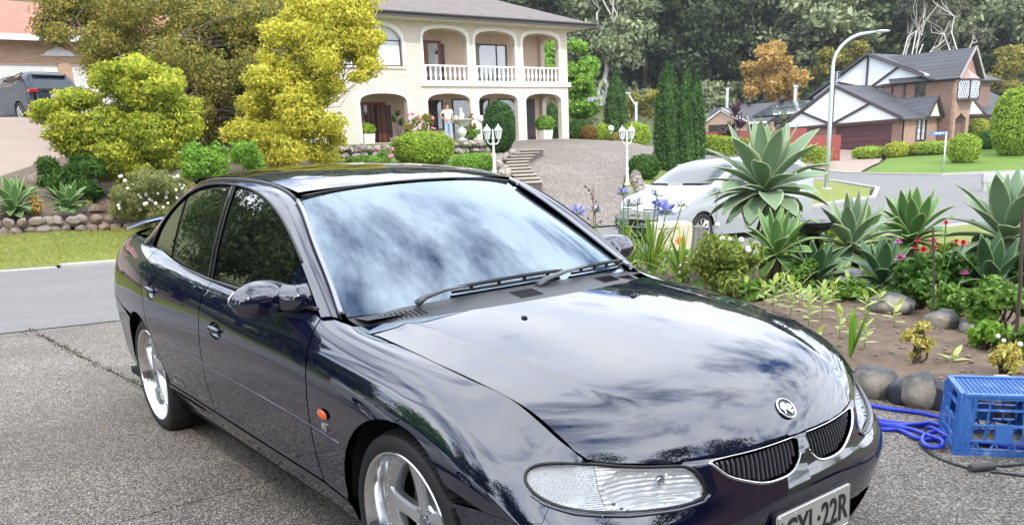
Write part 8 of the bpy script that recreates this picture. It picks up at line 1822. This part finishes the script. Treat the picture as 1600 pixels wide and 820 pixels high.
# clods and pebbles in the soil
mb = MB(); rg = random.Random(77)
for k in range(900):
    x = -3.2+4.6*rg.random(); y = 2.7+2.6*rg.random(); r = .006+.020*rg.random()**3; n0 = len(mb.v); a = rg.random()*6; mb.ell((x, y, bz(x, y)+r*.3), (r, r*(.7+.5*rg.random()), r*.6), 6, 4)
mb.build('soil_clods', M('clod', (.20, .145, .11), .95, vary=.4, scale=12), fix=False, label='loose crumbs of brown soil and grit over the bare bed', cat='soil', kind='stuff')
rng = np.random.default_rng(3); pts = []
while len(pts) < 5200:
    u, v = 880+760*rng.random(), 385+100*rng.random()**1.6; q = onz(u, v, .05)
    if q.y > (4.5 if rng.random() < .8 else 3.5) and q.y < 10 and q.x > -6.6: pts.append((q.x, q.y, bz(q.x, q.y)+.10*rng.random()))
pts = np.array(pts); us = leaf_mesh('ground_cover', pts, rng.normal(size=pts.shape)+[0, 0, 1.0], .07, L_WEED, None, rng, .45, .8); tag(us, 'low green weeds carpeting the back of the garden bed', 'ground cover', kind='stuff')
# lawn blades along the verges near enough to read
pts = []
while len(pts) < 30000:
    x, y = -13.8-2.5*rng.random(), -4+16*rng.random(); pts.append((x, y))
pts = np.array(pts); z = gz_arr(pts[:, 0], pts[:, 1])+.05; P3 = np.column_stack([pts, z]); us = leaf_mesh('grass_blades', P3, np.tile([0, 0, 0.], (len(P3), 1))+rng.normal(size=P3.shape)*[1, 1, .2], .075, leafmat('verge_blades', (.20, .24, .05), (.36, .37, .10), sc_=.8), None, rng, .18, .1, droop=-1.5); tag(us, 'short yellow green grass blades of the verge across the road', 'grass', kind='stuff')
# stakes, post, pedestal, box
def stake(bu, bv, tu, tv, r, mat, label, name='garden_stake'):
    b_ = BP(bu, bv); h_ = H_(b_, tu, tv); b = MB(); b.tube([Vector((0, 0, -.1)), (h_-b_)*.5+Vector((.008, 0, 0)), h_-b_], [r, r*.92, r*.85], 7); o = b.build(name, mat, smooth=40, label=label, cat='stake'); o.location = b_; return o
stake(1457, 505, 1458, 356, .009, DBARK, 'thin dark stake standing among the red zinnias'); stake(1586, 560, 1598, 328, .012, DBARK, 'taller dark stake at the right edge of the picture')
WPM = G('weathered_wood'); co = WPM.co('Object', (14, 14, 1.2)); f = WPM.noise(co, 3, 6, .7); WPM.base(WPM.ramp(f, [(.3, (.10, .09, .085)), (.7, (.34, .32, .30))])); WPM.p(Roughness=.9); WPM.bump(f, .7, .02); WPM = reg(WPM)
b_ = BP(1085, 440); h_ = H_(b_, 1093, 353)-b_; wp = empty('tap_post', b_, label='weathered grey wooden post with a brass garden tap', cat='post'); b = MB(); b.tube([Vector((0, 0, -.1)), h_*.5, h_], [.075, .070, .066], 6); b.build('post', WPM, wp, bevel=.008)
b = MB(); tz = h_*.35; s_v = Vector((-CR[0], -CR[1], 0)).normalized(); b.tube([tz, tz+s_v*.16], .018, 8); b.tube([tz+s_v*.16, tz+s_v*.17-Vector((0, 0, .09))], .016, 8); b.tube([tz+s_v*.10+Vector((0, 0, .0)), tz+s_v*.10+Vector((0, 0, .06))], .010, 6); b.ell(tz+s_v*.10+Vector((0, 0, .065)), (.035, .035, .010), 10, 6); b.ell(tz+s_v*.17-Vector((0, 0, .10)), (.024, .024, .03), 8, 6); b.build('tap', M('old_brass', (.35, .30, .24), .4, .7, vary=.2), wp, smooth=True)
b_ = BP(1268, 418); h_ = H_(b_, 1262, 350)-b_; pd = empty('bird_bath', b_, label='black pedestal bird bath behind the agaves', cat='bird bath'); b = MB(); hz = h_.z; BLK = M('black_glaze', (.012, .013, .016), .25, vary=.1); b.lathe([(.13, 0), (.12, .05), (.075, .08), (.07, hz-.12), (.085, hz-.1)], 20); b.build('column', BLK, pd, smooth=45); b = MB(); b.lathe([(.085, hz-.10), (.16, hz-.07), (.235, hz-.01), (.24, hz+.03), (.225, hz+.03), (.15, hz-.02), (0, hz-.03)], 28); b.build('bowl', BLK, pd, smooth=45)
q = GP(1046, 404, 13.6); bx_ = empty('utility_box', q, math.atan2(CR[1], CR[0])+R(6), label='beige metal utility box with a row of small holes beside the van', cat='utility box'); b = MB(); b.box((-.32, -.24, .14), (.32, .24, .60)); BGE = M('beige_enamel', (.52, .47, .38), .5, vary=.05); b.build('housing', BGE, bx_, bevel=.03); b = MB()
for k in range(5): b.box((-.34, -.26, -.05+.038*k), (.34, .26, -.05+.038*k+.022))
b.build('slatted_base', M('green_black_slats', (.03, .045, .04), .5, vary=.1), bx_); b = MB()
for k in range(10): b.box((-.26+.036*k, -.246, .515), (-.245+.036*k, -.238, .53))
b.build('vent_holes', VOID, bx_)
# ---- crate, hose, cable
CRT = G('blue_crate_plastic'); co = CRT.co(); f = CRT.noise(co, 12, 6, .7); CRT.base(CRT.mixc(CRT.ramp(f, [(.55, 0), (.75, 1)]), (.04, .14, .44), (.26, .38, .62))); CRT.p(Roughness=.42); CRT = reg(CRT)
o0 = onz(1492, 711, 0); o1 = onz(1468, 673, 0); ex = (o0-o1).normalized(); ang = math.atan2(-(o1-o0).x*-1, 1); e2 = (o1-o0).normalized(); e1 = Vector((e2.y, -e2.x, 0)); e1 = e1 if e1.dot(Vector((CR[0], CR[1], 0))) > 0 else -e1
cr_ = empty('milk_crate', o0, math.atan2(e1.y, e1.x), label='blue plastic milk crate standing upside down on the driveway beside the boulders', cat='crate'); W_, D_, Hh = .40, (o1-o0).length, .292
b = MB(); T_ = .012
def cbar(a, c, w=.012, t=.012): bar(b, a, c, w, t)
X = lambda x, y, z: (x*(1+0*z), y, z)
lean = .018
def cp(x, y, z): # slightly tapered towards the top
    k = lean*(z/Hh); return (x+(k if x < W_/2 else -k), y+(k if y < D_/2 else -k), z)
for (x, y) in ((0, 0), (W_, 0), (0, D_), (W_, D_)):
    sx = 1 if x == 0 else -1; sy = 1 if y == 0 else -1
    for dx_, dy_ in ((0, 0), (.028, 0), (0, .028), (.05, 0), (0, .05)): cbar(cp(x+sx*dx_, y+sy*dy_, .0), cp(x+sx*dx_, y+sy*dy_, Hh), .010, .026)
    b.box((min(x, x+sx*.05), min(y, y+sy*.006), .02), (max(x, x+sx*.05), max(y, y+sy*.006), Hh-.02))
for face in range(4):
    def fp2(t, z, f=face):
        return {0: cp(W_*t, 0, z), 1: cp(0, D_*t, z), 2: cp(W_*t, D_, z), 3: cp(W_, D_*t, z)}[f]
    for z, w_ in ((.008, .03), (.035, .008), (.075, .010), (.150, .009), (.225, .008), (.285, .022)): cbar(fp2(0, z), fp2(1, z), .016, w_)
    n_ = 7
    for k in range(1, n_):
        t = k/n_
        if .40 < t < .60: continue
        cbar(fp2(t, .075), fp2(t, .285), .007, .007)
    for t in (.2, .4, .6, .8): cbar(fp2(t-.07, .012), fp2(t, .075), .007, .009); cbar(fp2(t+.07, .012), fp2(t, .075), .007, .009)
    a_, c_ = Vector(fp2(.40, .08)), Vector(fp2(.60, .155)); lo_ = [min(a_[i], c_[i])-.004 for i in range(3)]; hi_ = [max(a_[i], c_[i])+.004 for i in range(3)]; b.box(lo_, hi_)
b.build('side_lattice', CRT, cr_, fix=False)
b = MB()
for (p, q_) in (((0, 0), (W_, 0)), ((W_, 0), (W_, D_)), ((W_, D_), (0, D_)), ((0, D_), (0, 0))): cbar(cp(p[0], p[1], Hh+.002), cp(q_[0], q_[1], Hh+.002), .026, .014)
nn = 9
for k in range(-nn, nn+1):
    for sg in (1, -1):
        pts2 = []
        for (x, y) in ((None, 0), (None, D_), (0, None), (W_, None)):
            c0 = W_*(k/nn) if sg > 0 else W_*(k/nn)
            # line: x - sg*y*(W/D) = c0 (+W for the other slant)
            if x is None: xx = c0+sg*y*W_/D_ if sg > 0 else c0+W_-y*W_/D_; yy = y
            else: xx = x; yy = (x-c0)*D_/W_ if sg > 0 else (c0+W_-x)*D_/W_
            if -1e-6 <= xx <= W_+1e-6 and -1e-6 <= yy <= D_+1e-6: pts2.append((xx, yy))
        if len(pts2) >= 2:
            a_, c_ = max(((p, q_) for p in pts2 for q_ in pts2), key=lambda pq: math.dist(*pq))
            if math.dist(a_, c_) > .03: g_ = lambda p: (lean+p[0]*(1-2*lean/W_), lean+p[1]*(1-2*lean/D_), Hh-.004); cbar(g_(a_), g_(c_), .009, .012)
b.build('lattice_base', CRT, cr_, fix=False)
HO = G('blue_hose_plastic'); co = HO.co(); HO.base((.012, .035, .42)); HO.p(Roughness=.35); HO.bump(HO.noise(co, 60, 3), .5, .004); HO = reg(HO)
def gpts(L_, z): return [onz(u, v, z) for u, v in L_]
def sm3(pts, n=6): return [Vector(p) for p in smoothp([tuple(p) for p in pts], n, False)]
b = MB()
b.tube(sm3(gpts([(1300, 620), (1364, 634), (1400, 640), (1440, 645), (1480, 655), (1530, 668)], .016)), .013, 10)
b.tube(sm3(gpts([(1330, 640), (1375, 656), (1405, 661), (1430, 664), (1455, 668), (1475, 676), (1520, 690), (1600, 700), (1650, 706)], .016)), .012, 10)
b.tube(sm3(gpts([(1320, 650), (1378, 663), (1400, 666), (1425, 671), (1450, 680), (1472, 688), (1470, 697), (1450, 697), (1441, 688), (1446, 679), (1465, 674), (1490, 684), (1560, 694)], .030)), .012, 10)
b.tube(sm3(gpts([(1320, 660), (1380, 670), (1400, 670), (1416, 676), (1432, 684), (1455, 686), (1480, 682), (1500, 676)], .018)), .012, 10)
b.tube(sm3(gpts([(1330, 646), (1370, 659), (1390, 663), (1410, 664), (1436, 662), (1452, 660), (1470, 664), (1500, 672)], .036)), .011, 10)
o = b.build('blue_hose', HO, smooth=True, fix=False, label='bright blue garden hose lying in loops between the car and the crate', cat='hose')
cbl = empty('power_cable', onz(1545, 731, 0), label='black power cable with a plug connector in front of the blue crate', cat='cable'); off = cbl.location; b = MB(); kk = lambda L_: [p-off for p in sm3(gpts(L_, .010))]
b.tube(kk([(1470, 664), (1452, 668), (1438, 680), (1438, 694), (1455, 709), (1480, 721), (1520, 733)]), .0065, 8); b.tube(kk([(1556, 728), (1580, 727), (1610, 724), (1660, 720)]), .0065, 8); b.tube(kk([(1548, 737), (1575, 740), (1610, 745), (1660, 752)]), .0060, 8); b.build('cable', RUB, cbl, smooth=True, fix=False)
b = MB(); a_, c_ = onz(1516, 731, .022)-off, onz(1557, 727, .022)-off; b.tube([a_, a_.lerp(c_, .12), a_.lerp(c_, .3), a_.lerp(c_, .6), a_.lerp(c_, .85), c_], [.018, .021, .017, .020, .015, .010], 10); b.build('connector', M('grey_rubber_plug', (.07, .07, .07), .5, vary=.2), cbl, smooth=40)
# leaf litter and grit along the driveway joints
rng = np.random.default_rng(12); n = 500; t_ = rng.random(n); xx = -7+6*t_; P3 = np.column_stack([xx, np.interp(xx, [p[0] for p in jx], [p[1] for p in jx])+rng.normal(size=n)*.02, np.full(n, .010)]); ms = leaf_mesh('joint_moss', P3, np.tile([0, 0, 1.], (n, 1)), .025, M('moss', (.06, .055, .03), .95, vary=.4, scale=20), None, rng, .6, .5); tag(ms, 'dark moss and tiny weeds growing in the driveway joint', 'moss', kind='stuff')

rng = np.random.default_rng(21); n = 260; xx = -7+9.5*rng.random(n); yy = np.where(rng.random(n) < .55, 2.30-.5*rng.random(n)**2, -6+8*rng.random(n)); P3 = np.column_stack([xx, yy, np.full(n, .014)]); ms = leaf_mesh('leaf_litter', P3, np.tile([0, 0, 1.], (n, 1)), .028, M('dry_leaf', (.16, .10, .045), .8, vary=.5, scale=25), None, rng, .5, .35); tag(ms, 'small dry brown leaves scattered over the pebbled driveway', 'leaf litter', kind='stuff')
# ---------------------------------------------------------------- haze
b = MB(); b.box((-300, -200, -12), (60, 360, 60)); hz_ = b.build('haze', None, kind='stuff'); hz_.data.materials.clear()
g = bpy.data.materials.new('haze_air'); g.use_nodes = True; g.node_tree.nodes.clear(); o_ = g.node_tree.nodes.new('ShaderNodeOutputMaterial'); v_ = g.node_tree.nodes.new('ShaderNodeVolumePrincipled')
v_.inputs['Color'].default_value = (.86, .92, 1, 1); v_.inputs['Density'].default_value = .0003; v_.inputs['Anisotropy'].default_value = .2; g.node_tree.links.new(v_.outputs[0], o_.inputs['Volume']); hz_.data.materials.append(g)
